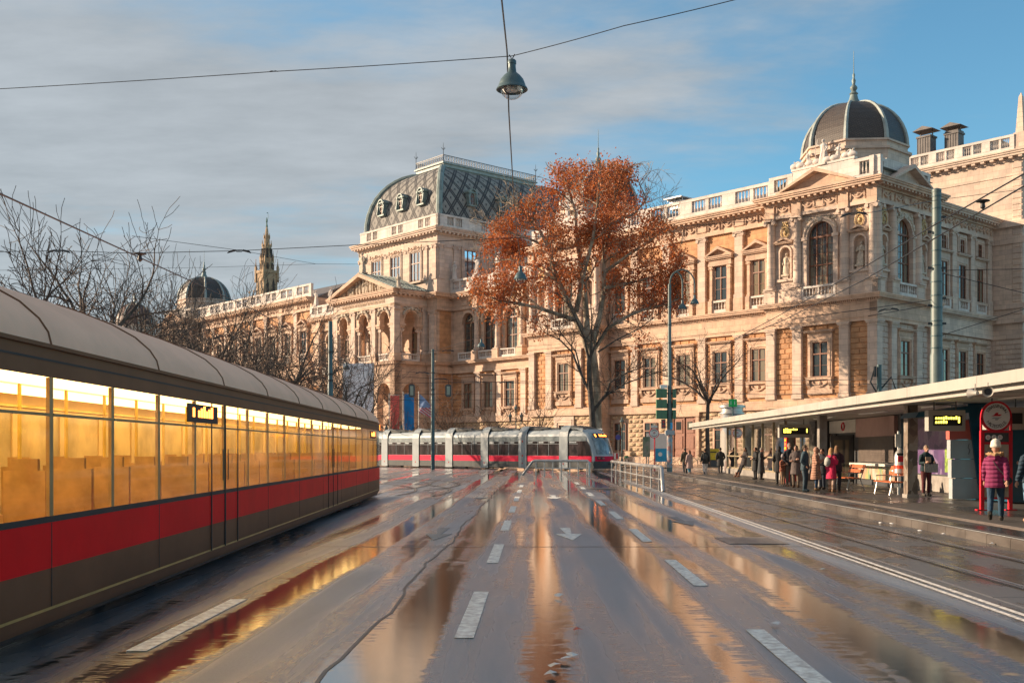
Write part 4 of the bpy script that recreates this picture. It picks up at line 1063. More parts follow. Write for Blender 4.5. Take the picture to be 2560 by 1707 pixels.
# ---------------------------------------------------------------- road, tracks, platform
def road_material():
    """worn asphalt after rain: damp rough patches and mirror-smooth water lying in the wheel tracks"""
    m, t, b = newmat('wet asphalt')
    pos = t.nodes.new('ShaderNodeNewGeometry').outputs['Position']
    s = t.nodes.new('ShaderNodeSeparateXYZ'); t.links.new(pos, s.inputs[0])
    x0 = mth(t, 'MULTIPLY_ADD', s.outputs[1], -ROAD, s.outputs[0])
    c = t.nodes.new('ShaderNodeCombineXYZ'); t.links.new(x0, c.inputs[0]); t.links.new(s.outputs[1], c.inputs[1])
    big = noise(t, stretch(t, c.outputs[0], (1.05, .085, 1)), 1.0, 5, .55, .3)
    line = noise(t, stretch(t, c.outputs[0], (2.3, .02, 1)), 1.0, 2, .5)
    ragged = noise(t, stretch(t, c.outputs[0], (2.0, 9, 1)), 1.0, 6, .7)
    # wheel tracks of the three lanes (metres from the camera axis)
    tr = None
    for cx, wd in ((-2.95, .38), (-1.25, .42), (.13, .30), (1.62, .40), (2.95, .50), (4.3, .42), (6.9, .5)):
        g = mth(t, 'DIVIDE', mth(t, 'SUBTRACT', x0, cx), wd); g = mth(t, 'SUBTRACT', 1, mth(t, 'MULTIPLY', g, g), clamp=True)
        tr = g if tr is None else mth(t, 'MAXIMUM', tr, g)
    v = mth(t, 'ADD', mth(t, 'MULTIPLY', big, .62), mth(t, 'MULTIPLY', line, .30))
    v = mth(t, 'ADD', v, mth(t, 'MULTIPLY', tr, .16)); vs0 = v; v = mth(t, 'ADD', v, mth(t, 'MULTIPLY_ADD', ragged, .30, -.15))
    isl = noise(t, stretch(t, c.outputs[0], (7, 20, 1)), 1.0, 4, .7); v = mth(t, 'ADD', v, mth(t, 'MULTIPLY_ADD', isl, .16, -.08))
    wet = smooth(t, v, .50, .575)
    soft = smooth(t, vs0, .35, .53)
    fine = smooth(t, noise(t, pos, 42, 4, .75), .3, .7)
    asph = mixcol(t, fine, (.085, .090, .10), (.24, .253, .275))
    asph = mixcol(t, smooth(t, noise(t, pos, .35, 4), .35, .65), asph, (.14, .142, .15))
    col = mixcol(t, wet, asph, (.022, .017, .013))
    t.links.new(col, b.inputs['Base Color'])
    r = mth(t, 'MULTIPLY_ADD', soft, -.26, .52); r = mth(t, 'MULTIPLY_ADD', wet, -.20, r)
    r = mth(t, 'ADD', r, mth(t, 'MULTIPLY_ADD', noise(t, stretch(t, c.outputs[0], (1, .15, 1)), 1.7, 4), .12, -.06))
    t.links.new(mth(t, 'MAXIMUM', r, .035), b.inputs['Roughness'])
    b.inputs['IOR'].default_value = 1.5
    t.links.new(mth(t, 'MULTIPLY_ADD', wet, .1, .9), b.inputs['Coat Weight']); b.inputs['Coat IOR'].default_value = 1.85
    t.links.new(mth(t, 'MULTIPLY_ADD', wet, -.13, mth(t, 'MULTIPLY_ADD', soft, -.325, .50)), b.inputs['Coat Roughness'])
    bp = t.nodes.new('ShaderNodeBump'); bp.inputs['Distance'].default_value = .006
    t.links.new(mth(t, 'MULTIPLY_ADD', wet, -.75, .8), bp.inputs['Strength']); t.links.new(noise(t, pos, 90, 3, .7), bp.inputs['Height'])
    b2 = t.nodes.new('ShaderNodeBump'); t.links.new(mth(t, 'MULTIPLY_ADD', wet, -.09, .15), b2.inputs['Strength']); b2.inputs['Distance'].default_value = .012
    t.links.new(noise(t, stretch(t, c.outputs[0], (1.4, 5, 1)), 1.0, 4, .6), b2.inputs['Height']); t.links.new(bp.outputs[0], b2.inputs['Normal'])
    t.links.new(b2.outputs[0], b.inputs['Normal'])
    b3 = t.nodes.new('ShaderNodeBump'); b3.inputs['Distance'].default_value = .02; t.links.new(mth(t, 'MULTIPLY_ADD', wet, -.06, .11), b3.inputs['Strength'])
    t.links.new(noise(t, stretch(t, c.outputs[0], (1.1, 7, 1)), 1.0, 3, .6), b3.inputs['Height']); t.links.new(bp.outputs[0], b3.inputs['Normal'])
    t.links.new(b3.outputs[0], b.inputs['Coat Normal'])
    return m
ASPHALT = road_material()
def damp(name, col, r0=.22, r1=.5, sc=.6, var=.25, bump=.3):
    m, t, b = newmat(name)
    pos = t.nodes.new('ShaderNodeNewGeometry').outputs['Position']
    n = noise(t, stretch(t, pos, (1, .4, 1)), sc, 6, .6)
    c = mixcol(t, noise(t, pos, 22, 3), tuple(k*(1-var) for k in col), tuple(k*(1+var) for k in col))
    t.links.new(mixcol(t, smooth(t, n, .42, .6, 0, .5), c, tuple(k*.5 for k in col)), b.inputs['Base Color'])
    t.links.new(smooth(t, n, .42, .6, r1, r0), b.inputs['Roughness'])
    bp = t.nodes.new('ShaderNodeBump'); bp.inputs['Strength'].default_value = bump; bp.inputs['Distance'].default_value = .01
    t.links.new(noise(t, pos, 45, 3), bp.inputs['Height']); t.links.new(bp.outputs[0], b.inputs['Normal'])
    return m
PAVE = damp('damp paving', (.20, .15, .12), .08, .35); PLATF = damp('platform asphalt', (.085, .077, .072), .22, .6)
KERBM = damp('kerb granite', (.10, .085, .075), .3, .65, .9); TRACKC = damp('track concrete', (.10, .092, .088), .07, .40, 1.1)
PAINT = simple('worn road paint', (.80, .74, .66), .5, var=.38, scale=10, bump=.25, bscale=60)
STEEL = simple('polished rail steel', (.5, .48, .46), .25, .9, var=.2, scale=6)
TAR = simple('tar joint', (.028, .020, .016), .35, var=.2)

gd = MB(); gd.quad((-1200,-60,-.02),(1200,-60,-.02),(1200,1800,-.02),(-1200,1800,-.02)); gd.build('ground', PAVE, kind='structure')
rd = MB(); rd.quad((-60,-30,0),(RX(8.42,-30),-30,0),(RX(8.42,72),72,0),(-60,72,0)); rd.quad((-60,72,0),(60,72,0),(60,101,0),(-60,128,0))
ROADO = rd.build('road', ASPHALT, kind='structure')
def strip(mb, pts, wd, z):                       # flat ribbon along a path
    pts = [Vector((p[0], p[1], 0)) for p in pts]; L = []
    for i, p in enumerate(pts):
        d = (pts[min(i+1, len(pts)-1)] - pts[max(i-1, 0)]).normalized(); nrm = Vector((-d.y, d.x, 0))
        L.append((p + nrm*wd/2, p - nrm*wd/2))
    for (a, b_), (c, d) in zip(L, L[1:]): mb.quad((*a.xy, z), (*b_.xy, z), (*d.xy, z), (*c.xy, z))
dash = MB(); dash.box(-.09, .09, 0, 3.2, .003, .008); DASH = dash.mesh('lane_dash', PAINT)
for x0, y0, n in ((-.66, 9.95, 7), (2.12, 7.2, 8), (-3.45, 9.3, 1)):
    for k in range(n):
        y = y0 + 6.55*k; o = put(DASH, 'lane_dash', ROADO, (RX(x0, y), y, .002), -math.atan(ROAD))
ar = MB()
ar.prism([(-.24, 1.9), (.24, 1.9), (.11, .9), (.55, .9), (0, 0), (-.55, .9), (-.11, .9)], .003, .008, 'z'); ARROW = ar.mesh('lane_arrow', PAINT)
FADED = simple('faded road paint', (.22, .215, .21), .5, var=.35, scale=6, bump=.25, bscale=60); ARROW_F = ar.mesh('lane_arrow', FADED)
for x0, y in ((.72, 20.6), (.72, 37.5), (-1.95, 20.6), (-1.95, 37.5), (3.6, 24.5)): put(ARROW if x0 == .72 else ARROW_F, 'lane_arrow', ROADO, (RX(x0, y), y, .002), 0, scale=(.5, 1.7, 1))
tj = MB(); rnd = random.Random(4)
strip(tj, [(RX(-1.62, y) + .05*math.sin(y*.7) + rnd.uniform(-.035, .035), y) for y in [4+.5*k for k in range(112)]], .034, .004)
tj.build('tar_joint', TAR, ROADO)
tj = MB(); strip(tj, [(-6, 19.3), (1, 19.25), (RX(5, 19), 19.3)], .05, .0045); tj.build('tar_joint', TAR, ROADO)
# track bed between road and platform
bed = MB(); bed.quad((RX(5.15,-30),-30,.004),(RX(8.42,-30),-30,.004),(RX(8.42,72),72,.004),(RX(5.15,72),72,.004)); bed.build('track_bed', TRACKC, kind='structure')
ed = MB()
for x0, wd in ((4.98, .07), (5.14, .08)): strip(ed, [(RX(x0, y), y) for y in range(-10, 64, 2)], wd, .007)
ed.build('edge_line', simple('chalky edge line', (.66, .61, .55), .5, var=.45, scale=14, bump=.4), ROADO)
pl_ = MB()                                        # concrete slabs between the rails
SLABM = None
for k in range(34):
    y = 6 + 2.2*k
    for x0, x1 in ((5.35, 5.98), (6.2, 7.38), (7.62, 8.3)):
        m_ = MB(); m_.add([(RX(x0, y)+.02, y+.02, .014), (RX(x1, y)-.02, y+.02, .014), (RX(x1, y+2.2)-.02, y+2.18, .014), (RX(x0, y+2.2)+.02, y+2.18, .014), (RX(x0, y), y, .004), (RX(x1, y), y, .004), (RX(x1, y+2.2), y+2.2, .004), (RX(x0, y+2.2), y+2.2, .004)], [(0,1,2,3),(4,5,1,0),(5,6,2,1),(6,7,3,2),(7,4,0,3)])
        m_.build('paving_slab', TRACKC, bpy.data.objects['track_bed'])
def rail_path(pts, name='tram_rail', par=None):
    mb = MB(); strip(mb, pts, .065, .019); 
    for dx in (-.055, .055): strip(mb, [(p[0]+dx, p[1]) for p in pts], .03, .016)
    mb2 = MB(); strip(mb2, pts, .15, .0165)
    o = mb.build(name, STEEL, par); mb2.build('rail_groove', TAR, o); return o
for x0, lab in ((6.09, 'tram rail set in concrete, the one farther from the platform'), (7.5, 'tram rail set in concrete nearest the platform kerb')):
    o = rail_path([(RX(x0, y), y) for y in range(-8, 70, 3)] + [(RX(x0, 70) - .02*k*k*.3, 70+1.5*k) for k in range(1, 8)]); tag(o, lab, 'tram rail', 'tram rails'); o['kind'] = 'structure'
def arc(cx, cy, r, a0, a1, n=26): return [(cx + r*math.cos(R(a0+(a1-a0)*i/n)), cy + r*math.sin(R(a0+(a1-a0)*i/n))) for i in range(n+1)]
for i, (cx, cy, r, a0, a1) in enumerate(((-22, 52, 18.0, -20, 75), (-22, 52, 19.44, -20, 75), (-25, 44, 21.0, -10, 80), (-25, 44, 22.44, -10, 80))):
    o = rail_path(arc(cx, cy, r, a0, a1)); o['kind'] = 'structure'
d45 = Vector((.707, -.707))
for k in (-.72, .72):
    c0 = Vector((5.0, 86.6)) + Vector((.707, .707))*(1.2+k)
    o = rail_path([tuple(c0 - d45*t) for t in range(34, -1, -4)] + [tuple(c0 + d45*t + Vector((0, -.012*t*t)) ) for t in (3, 6, 9, 12)]); o['kind'] = 'structure'

# platform with kerb stones
PF_Z = .17
pf = MB()
pf.add([(RX(8.7,-20),-20,PF_Z),(40,-20,PF_Z),(40,74,PF_Z),(RX(8.7,74),74,PF_Z)], [(0,1,2,3)]); PLAT = pf.build('platform', PLATF, kind='structure')
kb = MB(); kb.box(0, .30, .006, .994, 0, PF_Z+.004); kb.box(-.012, .0, .006, .994, 0, PF_Z-.02); KERB = kb.mesh('kerb_stone', KERBM)
for k in range(94):
    y = -18 + k; put(KERB, 'kerb_stone', PLAT, (RX(8.4, y), y, 0), -math.atan(ROAD))
tl = MB(); strip(tl, [(RX(8.46, y), y) for y in range(-18, 75, 3)], .06, PF_Z+.008); tl.build('edge_line', PAINT, PLAT)
tl = MB(); strip(tl, [(RX(9.55, y), y) for y in range(-18, 75, 3)], .34, PF_Z+.005)
for k in range(9): strip(tl, [(RX(9.42+.033*k, y), y) for y in range(-6, 75, 3)], .012, PF_Z+.010)
tl.build('tactile_strip', simple('tactile paving', (.46, .37, .30), .6, var=.25, scale=6, bump=.4, bscale=30), PLAT)
# pavement in front of the university, with kerb
pv = MB(); a_, n_ = Vector((-.6626, .749, 0)), Vector((-.749, -.6626, 0))
def fw(s, o): p = uni_world(s, o, 0); return (p.x, p.y)
pv.add([(*fw(-40, 13), .11), (*fw(150, 13), .11), (*fw(150, -14), .11), (*fw(-40, -60), .11), (*fw(-40, 13), -.01), (*fw(150, 13), -.01)], [(0,1,2,3), (4,5,1,0)]); PVO = pv.build('pavement', PAVE, kind='structure')
# litter on the tracks
LIT = simple('scrap of white paper', (.7, .7, .68), .6); LITR = simple('scrap of red paper', (.5, .12, .08), .6)
rnd = random.Random(21)
for i, (U, V) in enumerate(((2058,1428-0),(1990,1257),(2200,1310),(2228,1312),(2480,1362),(1816,1222),(1838,1224),(2360,1338),(1395,1493),(1385,1672),(1375,1691),(1428,1645),(1416,1655),(1940,1566),(1900,1238),(2300,1330),(2470,1240),(1442,1580))):
    Y = F*CAM_H/(V-VH); p = W(U, Y); m = MB(); z = .02 if U < 2400 or V > 1300 else PF_Z+.01
    pts = [(rnd.uniform(.03,.07)*math.cos(a), rnd.uniform(.03,.07)*math.sin(a), rnd.uniform(0,.03)) for a in (0,1.2,2.4,3.7,5)]
    m.add(pts + [(0,0,.035)], [(k,(k+1)%5,5) for k in range(5)])
    tag(m.build('litter', LITR if i == 17 else LIT, None, loc=(p.x, p.y, z)), 'red scrap of paper on the wet road' if i == 17 else 'small white scrap of litter on the wet street', 'litter', None if i == 17 else 'litter scraps on the street')

# ---------------------------------------------------------------- trams
T_GREY = simple('light grey tram paint', (.36, .405, .43), .45, .0, var=.07, scale=1.5)
T_RING = simple('grey ring frame paint', (.27, .305, .325), .5, var=.07, scale=1.5)
T_ROOF_WARM = simple('tram roof tinted by warm light', (.92, .50, .33), .65, var=.08, scale=.8, spec=.15)  # light grey roof; the warm light on it is put into the base colour
T_DARK = simple('dark grey tram skirt', (.075, .08, .082), .5, var=.12, scale=2, spec=.2)
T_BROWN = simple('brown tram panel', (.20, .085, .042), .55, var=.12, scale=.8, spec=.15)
T_RED = simple('red tram band', (.68, .008, .055), .5, var=.06, scale=1, spec=.15); T_RED2 = simple('deep red tram band', (.86, .004, .008), .5, var=.08, scale=1, spec=.12)
T_TEAL = simple('blue grey tram panel', (.11, .145, .16), .4); BLACK = simple('black rubber', (.02, .02, .021), .6)
def tramglass(tint, ior=1.5, tr=.0):
    m, t, b = newmat('tram window glass'); pos = t.nodes.new('ShaderNodeNewGeometry').outputs['Position']
    n = noise(t, stretch(t, pos, (1.6, 1.6, .5)), 1.5, 4, .7)
    t.links.new(mixcol(t, smooth(t, n, .4, .7), tint, tuple(k*2.6 for k in tint)), b.inputs['Base Color'])
    b.inputs['Roughness'].default_value = .05; b.inputs['IOR'].default_value = ior
    return m
T_GLASS = tramglass((.030, .022, .022), 1.28)
LED_ORANGE = emit('orange display letters', (1, .22, .03), 5); LED_YELLOW = emit('yellow display letters', (1, .75, .08), 2.6)
LAMP_RED = simple('red lamp lens', (.45, .015, .015), .2, coat=.6)

def far_tram():
    """low-floor tram seen from its front right: grey ring frames between window modules"""
    t = thing('tram', 'grey low floor tram with a red band, halted beyond the white railing', 'tram', (5.9, 85.3, 0), R(-45))
    # local x runs to the front, y is to the left; the near side is y = -1.2 shifted to 0
    Wd = 2.4
    def cross(z0, z1, x0, x1, name, mat, parent=t, off=0.0):
        m = MB(); m.box(x0, x1, -off, Wd+off, z0, z1); return m.build(name, mat, parent)
    mods = []; x = -1.95
    frames = []
    for k in range(8):
        fw_ = .92; frames.append((x-fw_, x)); mods.append((x-fw_-3.72, x-fw_)); x -= fw_ + 3.72
    mods = mods[:-1]; frames = frames[:-0 or None]
    for (a, b) in mods + [(-1.95, -.35)]:
        m = MB(); sec = [(0,.22),(0,2.65),(.04,2.95),(.22,3.22),(.55,3.34),(1.85,3.34),(2.18,3.22),(2.36,2.95),(2.4,2.65),(2.4,.22)]
        m.prism(sec, a, b, 'x'); body = m.build('car_body', T_GREY, t)
        m = MB(); m.box(a, b, -.012, Wd+.012, .2, .72); m.build('skirt', T_DARK, t)
        for i in (1, 2): m = MB(); m.box(a+(b-a)*i/3-.012, a+(b-a)*i/3+.012, -.016, -.012, .22, .8); m.build('panel_joint', BLACK, t)
        m = MB(); m.box(a, b, -.014, Wd+.014, .72, 1.20); m.build('red_band', T_RED, t)
        m = MB(); m.box(a, b, -.01, Wd+.01, 2.40, 2.78); m.build('upper_panel', T_TEAL, t)
        n = 3 if b-a > 2 else 1
        for i in range(n):
            xa, xb = a+(b-a)*i/n+.03, a+(b-a)*(i+1)/n-.03
            g = MB(); g.box(xa, xb, -.016, 0, 1.22, 2.15); w_ = g.build('window', T_GLASS, t)
            g = MB(); g.box(xa, xb, -.016, 0, 2.18, 2.38); g.build('window', T_GLASS, t)
            g = MB(); g.box(xa+.1, xa+(xb-xa)*.55, -.019, -.0165, 2.24, 2.34); g.build('window_sticker', T_GREY, w_)
        if b-a > 2:
            g = MB(); g.box(a+.5, a+1.9, .5, 1.9, 3.34, 3.52); g.box(a+2.2, a+3.0, .7, 1.7, 3.34, 3.48); g.tube([(a+.1, .4, 3.42), (a+3.4, .4, 3.42)], .03, 5); g.build('roof_equipment', T_DARK, t)
    for (a, b) in frames:
        m = MB(); sec = [(-.07,.14),(-.07,2.75),(0,3.15),(.25,3.5),(.62,3.66),(1.78,3.66),(2.15,3.5),(2.4,3.15),(2.47,2.75),(2.47,.14)]
        m.prism(sec, a, b, 'x'); f = m.build('ring_frame', T_RING, t)
        for xx in (a-.03, b): m = MB(); m.prism([(p[0]*.985+.018, p[1]-.01) for p in sec], xx, xx+.03, 'x'); m.build('rubber_seal', BLACK, t)
        m = MB(); m.box(a+.4, a+.5, -.085, -.07, .5, .62); m.build('side_lamp', LAMP_RED, f)
    for (a, b) in frames[1:2]:
        for z in (1.1, 2.3): m = MB(); m.box(a+.4, a+.52, -.085, -.07, z, z+.18); m.build('side_lamp', LAMP_RED, t)
    for (a, b) in frames:
        m = MB(); m.prism([(b + .0 + 1.5*i/6, 3.33 + .30*math.cos(math.pi/2*i/6)) for i in range(7)] + [(b, 3.3)], .3, 2.1, 'y'); m.build('roof_cover', T_DARK, t)
    # cab: loft of sections narrowing and leaning back
    m = MB(); prof = [(.22, 1.22), (.55, 1.30), (1.0, 1.33), (1.25, 1.28), (1.9, 1.06), (2.5, .80), (2.9, .52), (3.15, .2), (3.34, -.45), (3.42, -1.4)]
    vs = []; nn = 11
    for z, xf in prof:
        for i in range(nn):
            y = i/(nn-1); c = abs(y-.5)*2
            back = -1.95
            xx = xf - .62*c**3.2
            vs.append((xx, .03*c**8 + y*Wd, z))
    fs = [(j*nn+i, j*nn+i+1, (j+1)*nn+i+1, (j+1)*nn+i) for j in range(len(prof)-1) for i in range(nn-1)]
    m.add(vs, fs)
    for side in (0, nn-1):
        y = 0 if side == 0 else Wd
        pts = [vs[j*nn+side] for j in range(len(prof))]
        m.add([(-.4, y, p[2]) for p in pts] + pts, [(j, j+1, len(prof)+j+1, len(prof)+j) for j in range(len(prof)-1)])
    m.build('cab', T_GREY, t, True, sharp=.9)
    def front(u0, u1, z0, z1, name, mat, par=t, off=.02, n=6, v=3):
        """patch laid on the curved front"""
        def pt(y, z):
            xf = prof[0][1]
            for (za, xa), (zb, xb) in zip(prof, prof[1:]):
                if za <= z <= zb: xf = xa + (xb-xa)*(z-za)/(zb-za); break
            c = abs(y-.5)*2; return (xf - .62*c**3.2 + off, y*Wd, z)
        g = MB(); vs = [pt(u0+(u1-u0)*i/n, z0+(z1-z0)*j/v) for j in range(v+1) for i in range(n+1)]
        g.add(vs, [(j*(n+1)+i, j*(n+1)+i+1, (j+1)*(n+1)+i+1, (j+1)*(n+1)+i) for j in range(v) for i in range(n)]); return g.build(name, mat, par, True)
    ws = front(.07, .93, 1.32, 3.02, 'windscreen', tramglass((.13, .165, .18), 1.7), off=.025, v=6, n=12)
    front(.03, .97, .76, 1.18, 'red_band', T_RED, off=.02, n=10); front(.0, 1.0, .2, .78, 'bumper', T_DARK, off=.07, n=12); front(.42, .62, .5, .66, 'coupling_cover', BLACK, off=.1)
    for a, b in ((.07, .28), (.74, .93)):
        h = front(a, b, .92, 1.14, 'headlight', BLACK, off=.035)
        front(a+.02, a+.08, .96, 1.1, 'headlight_lens', LAMP_RED, h, .045); front(b-.08, b-.02, .96, 1.1, 'headlight_lens', LAMP_RED, h, .045)
    dsp = front(.15, .85, 2.66, 2.96, 'destination_display', BLACK, off=.04, n=8)
    front(.18, .22, 2.72, 2.92, 'display_letter', LED_ORANGE, dsp, .055)
    for k in range(7): front(.34+.055*k, .38+.055*k, 2.74, 2.74+(.17 if k in (0, 2, 5) else .12), 'display_letter', LED_ORANGE, dsp, .055)
    g = MB(); g.tube([(1.0, 1.0, 1.36), (.86, .95, 1.75), (.98, .62, 1.55)], .02, 5); g.build('windscreen_wiper', BLACK, t)
    # side glass of the cab
    g = MB(); g.add([(-.9,-.02,1.18),(.55,-.02,1.18),(.35,-.02,2.0),(.05,-.02,2.38),(-.9,-.02,2.38)], [(0,1,2,3,4)]); g.build('side_window', T_GLASS, t)
    g = MB(); g.add([(-1.9,-.02,.72),(.55,-.02,.72),(.55,-.02,1.20),(-1.9,-.02,1.20)], [(0,1,2,3)]); g.build('red_band', T_RED, t)
    g = MB(); g.add([(-1.9,-.02,.22),(.8,-.02,.22),(.7,-.02,.72),(-1.9,-.02,.72)], [(0,1,2,3)]); g.build('skirt', T_DARK, t)
    g = MB(); g.add([(-1.9,-.018,2.40),(.0,-.018,2.40),(-.1,-.018,2.78),(-1.9,-.018,2.78)], [(0,1,2,3)]); g.build('upper_panel', T_TEAL, t)
    for k, xx in enumerate((-2.4, -7.0, -11.7, -16.3, -21, -25.6)):
        for dy in (.3, 2.1): g = MB(); g.tube([(xx, dy-.08, .3), (xx, dy+.08, .3)], .28, 14); g.build('wheel', BLACK, t)
    return t
far_tram()

def near_tram():
    ang = math.atan(.0204)
    t = thing('tram', 'long brown and red tram with warm lit windows close on the left', 'tram', (-4.06-1.2+.0204*8.6, 0, 0), ang)
    # local y runs away from the camera, x to the right; side at x = 1.2
    Y0, Y1 = -6.0, 37.0
    H = 1.2
    roof = [(H, 2.66), (H-.03, 2.78), (H-.11, 2.90), (H-.28, 3.05), (H-.55, 3.20), (H-.9, 3.34), (0, 3.44)]
    def loft(prof, ys, name, mat, smooth_=True, close=False):
        """prof: list of (x, z) on the right half; mirrored; nose rounds in plan after Y1"""
        P = prof + [(-x, z) for x, z in prof[::-1] if abs(x) > 1e-6]
        m = MB(); n = len(P); vs = []
        for y, k, dz in ys: vs += [(x*k, y, z - dz*max(0, z-2.0)) for x, z in P]
        skip = len(prof)-1 if abs(prof[-1][0]) > 1e-6 else -1
        fs = [(j*n+i, j*n+i+1, (j+1)*n+i+1, (j+1)*n+i) for j in range(len(ys)-1) for i in range(n-1) if i != skip]
        fs += [tuple(range((len(ys)-1)*n, len(ys)*n))]
        if close: fs += [(j*n+n-1, j*n, (j+1)*n, (j+1)*n+n-1) for j in range(len(ys)-1)]
        m.add(vs, fs); return m.build(name, mat, t, smooth_, sharp=.6)
    ysn = [(Y0, 1, 0)] + [(y, 1, 0) for y in range(0, 37, 6)] + [(Y1, 1, 0), (Y1+.8, .985, .01), (Y1+1.5, .94, .04), (Y1+2.0, .86, .09), (Y1+2.35, .72, .16), (Y1+2.6, .45, .24), (Y1+2.7, .1, .3)]
    loft(roof, ysn, 'roof', T_ROOF_WARM)
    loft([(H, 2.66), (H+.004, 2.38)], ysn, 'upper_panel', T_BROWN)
    loft([(H+.008, 1.16), (H+.008, 1.105)], ysn, 'trim_strip', BLACK)
    loft([(H+.004, 1.105), (H+.004, .70)], ysn, 'red_band', T_RED2)
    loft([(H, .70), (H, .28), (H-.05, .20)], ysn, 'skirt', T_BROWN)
    loft([(H+.006, .36), (H+.006, .335)], ysn, 'trim_strip', simple('ochre trim', (.42, .24, .06), .4))
    for a in (-.08, ): loft([(H+.006, 2.54), (H+.006, 2.52)], ysn, 'trim_strip', BLACK)
    # windows: panes between slim pillars, lit room behind
    glass, tt, bb = newmat('clear tram glass')
    bb.inputs['Base Color'].default_value = (1, .93, .80, 1); bb.inputs['Roughness'].default_value = .04; bb.inputs['IOR'].default_value = 1.5
    tr = tt.nodes.new('ShaderNodeBsdfTransparent'); tr.inputs[0].default_value = (.97, .88, .62, 1)
    gl = tt.nodes.new('ShaderNodeBsdfGlossy'); gl.inputs['Roughness'].default_value = .05
    fr = tt.nodes.new('ShaderNodeFresnel'); fr.inputs[0].default_value = 1.24
    mx = tt.nodes.new('ShaderNodeMixShader'); tt.links.new(fr.outputs[0], mx.inputs[0]); tt.links.new(tr.outputs[0], mx.inputs[1]); tt.links.new(gl.outputs[0], mx.inputs[2])
    tt.links.new(mx.outputs[0], tt.nodes['Material Output'].inputs[0])
    pil = simple('ochre window pillar', (.36, .23, .09), .45)
    y = Y0
    while y < Y1 - .1:
        ye = min(y+1.55, Y1)
        for sx in (1, -1):
            g = MB(); g.quad((sx*H, y+.04, 1.16), (sx*H, ye-.04, 1.16), (sx*H, ye-.04, 2.38), (sx*H, y+.04, 2.38)); w_ = g.build('window', glass, t)
            g = MB(); g.box(sx*H-.012, sx*H+.012, y+.04, ye-.04, 2.04, 2.065); g.build('window_bar', pil, w_)
        
        for sx in (1, -1): g = MB(); g.box(sx*H-.03, sx*H+.003, y-.04, y+.04, 1.16, 2.38); g.build('window_pillar', pil, t)
        y += 1.55
    nose = [(yy, k, dz) for yy, k, dz in ysn if yy >= Y1]
    m = loft([(H, 2.38), (H, 1.16)], nose, 'windscreen', tramglass((.09, .07, .05), 1.6))
    inner = simple('warm tram interior', (.68, .50, .24), .5, var=.15, scale=.7); ceil = simple('tram ceiling', (.75, .55, .26), .6)
    m = MB(); m.quad((-H+.02, Y0, .5), (H-.02, Y0, .5), (H-.02, Y1, .5), (-H+.02, Y1, .5)); m.build('floor', T_BROWN, t)
    m = MB(); m.quad((-H+.02, Y0, 2.5), (H-.02, Y0, 2.5), (H-.02, Y1, 2.5), (-H+.02, Y1, 2.5)); m.build('ceiling', ceil, t)
    for za, zb in ((.5, .9), (2.25, 2.5)): m = MB(); m.quad((-H+.03, Y0, za), (-H+.03, Y1, za), (-H+.03, Y1, zb), (-H+.03, Y0, zb)); m.build('inner_wall', inner, t)
    amber = simple('far window painted with amber reflection', (.52, .41, .22), .25, var=.35, scale=.9)  # opaque amber base colour stands in for lamplight reflected in the far panes
    y = Y0
    while y < Y1-.2:
        m = MB(); m.quad((-H+.05, y+.12, .9), (-H+.05, min(y+1.55, Y1)-.12, .9), (-H+.05, min(y+1.55, Y1)-.12, 2.25), (-H+.05, y+.12, 2.25)); m.build('far_window', amber, t)
        m = MB(); m.box(-H+.03, -H+.07, y-.12, y+.12, .9, 2.25); m.build('inner_pillar', inner, t); y += 1.55
    for k in range(14):                           # panel seams on band, skirt and roof
        yy = Y0 + 3.1*k
        m = MB(); m.box(H+.0045, H+.0065, yy-.008, yy+.008, .36, 1.10); m.build('panel_seam', BLACK, t)
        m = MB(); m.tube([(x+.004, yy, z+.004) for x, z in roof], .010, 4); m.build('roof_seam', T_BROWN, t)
    for yd in (4.1, 14.95, 25.8):                 # double doors
        for a in (0, .78, 1.55): m = MB(); m.box(H+.008, H+.016, yd+a-.022, yd+a+.022, .34, 2.38); m.build('door_seal', BLACK, t)
        m = MB(); m.box(H+.008, H+.02, yd+.62, yd+.64, 1.3, 1.75); m.box(H+.008, H+.02, yd+.92, yd+.94, 1.3, 1.75); m.build('door_handle', BLACK, t)
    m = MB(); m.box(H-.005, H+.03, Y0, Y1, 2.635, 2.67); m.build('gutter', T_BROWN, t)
    m = MB(); m.quad((-H+.02, Y0, .5), (H-.02, Y0, .5), (H-.02, Y0, 2.5), (-H+.02, Y0, 2.5)); m.quad((-H+.02, Y1, .5), (H-.02, Y1, .5), (H-.02, Y1, 2.5), (-H+.02, Y1, 2.5)); m.build('bulkhead', inner, t)
    strip_ = emit('warm ceiling light', (1, .70, .32), 3.0)
    for x in (.45, -.55): m = MB(); m.box(x-.24, x+.24, Y0+.3, Y1-.5, 2.43, 2.48); m.build('ceiling_light', strip_, t)
    seatm = simple('ochre seat fabric', (.42, .26, .10), .7, var=.25); steel = simple('yellow grab pole', (.62, .42, .08), .35, coat=.4)
    st = MB(); st.bbox((0, 0, .45), (.42, .42, .08)); st.bbox((0, -.2, .74), (.42, .07, .58)); st.bbox((0, -.2, 1.08), (.26, .06, .14)); st.bbox((0, 0, .2), (.1, .1, .42)); SEAT = st.mesh('seat', seatm)
    y = Y0+.8; rnd = random.Random(8)
    while y < Y1-1:
        for x in (.85, .4, -.75):
            if rnd.random() < (.45 if x > .8 else .8): put(SEAT, 'seat', t, (x, y, .5))
        m = MB(); m.tube([(.12, y+.3, .5), (.12, y+.3, 2.5)], .022, 6); m.build('grab_pole', steel, t); y += 1.25
    m = MB(); m.tube([(.1, Y0, 2.2), (.1, Y1-.6, 2.2)], .02, 6); m.build('grab_rail', steel, t)
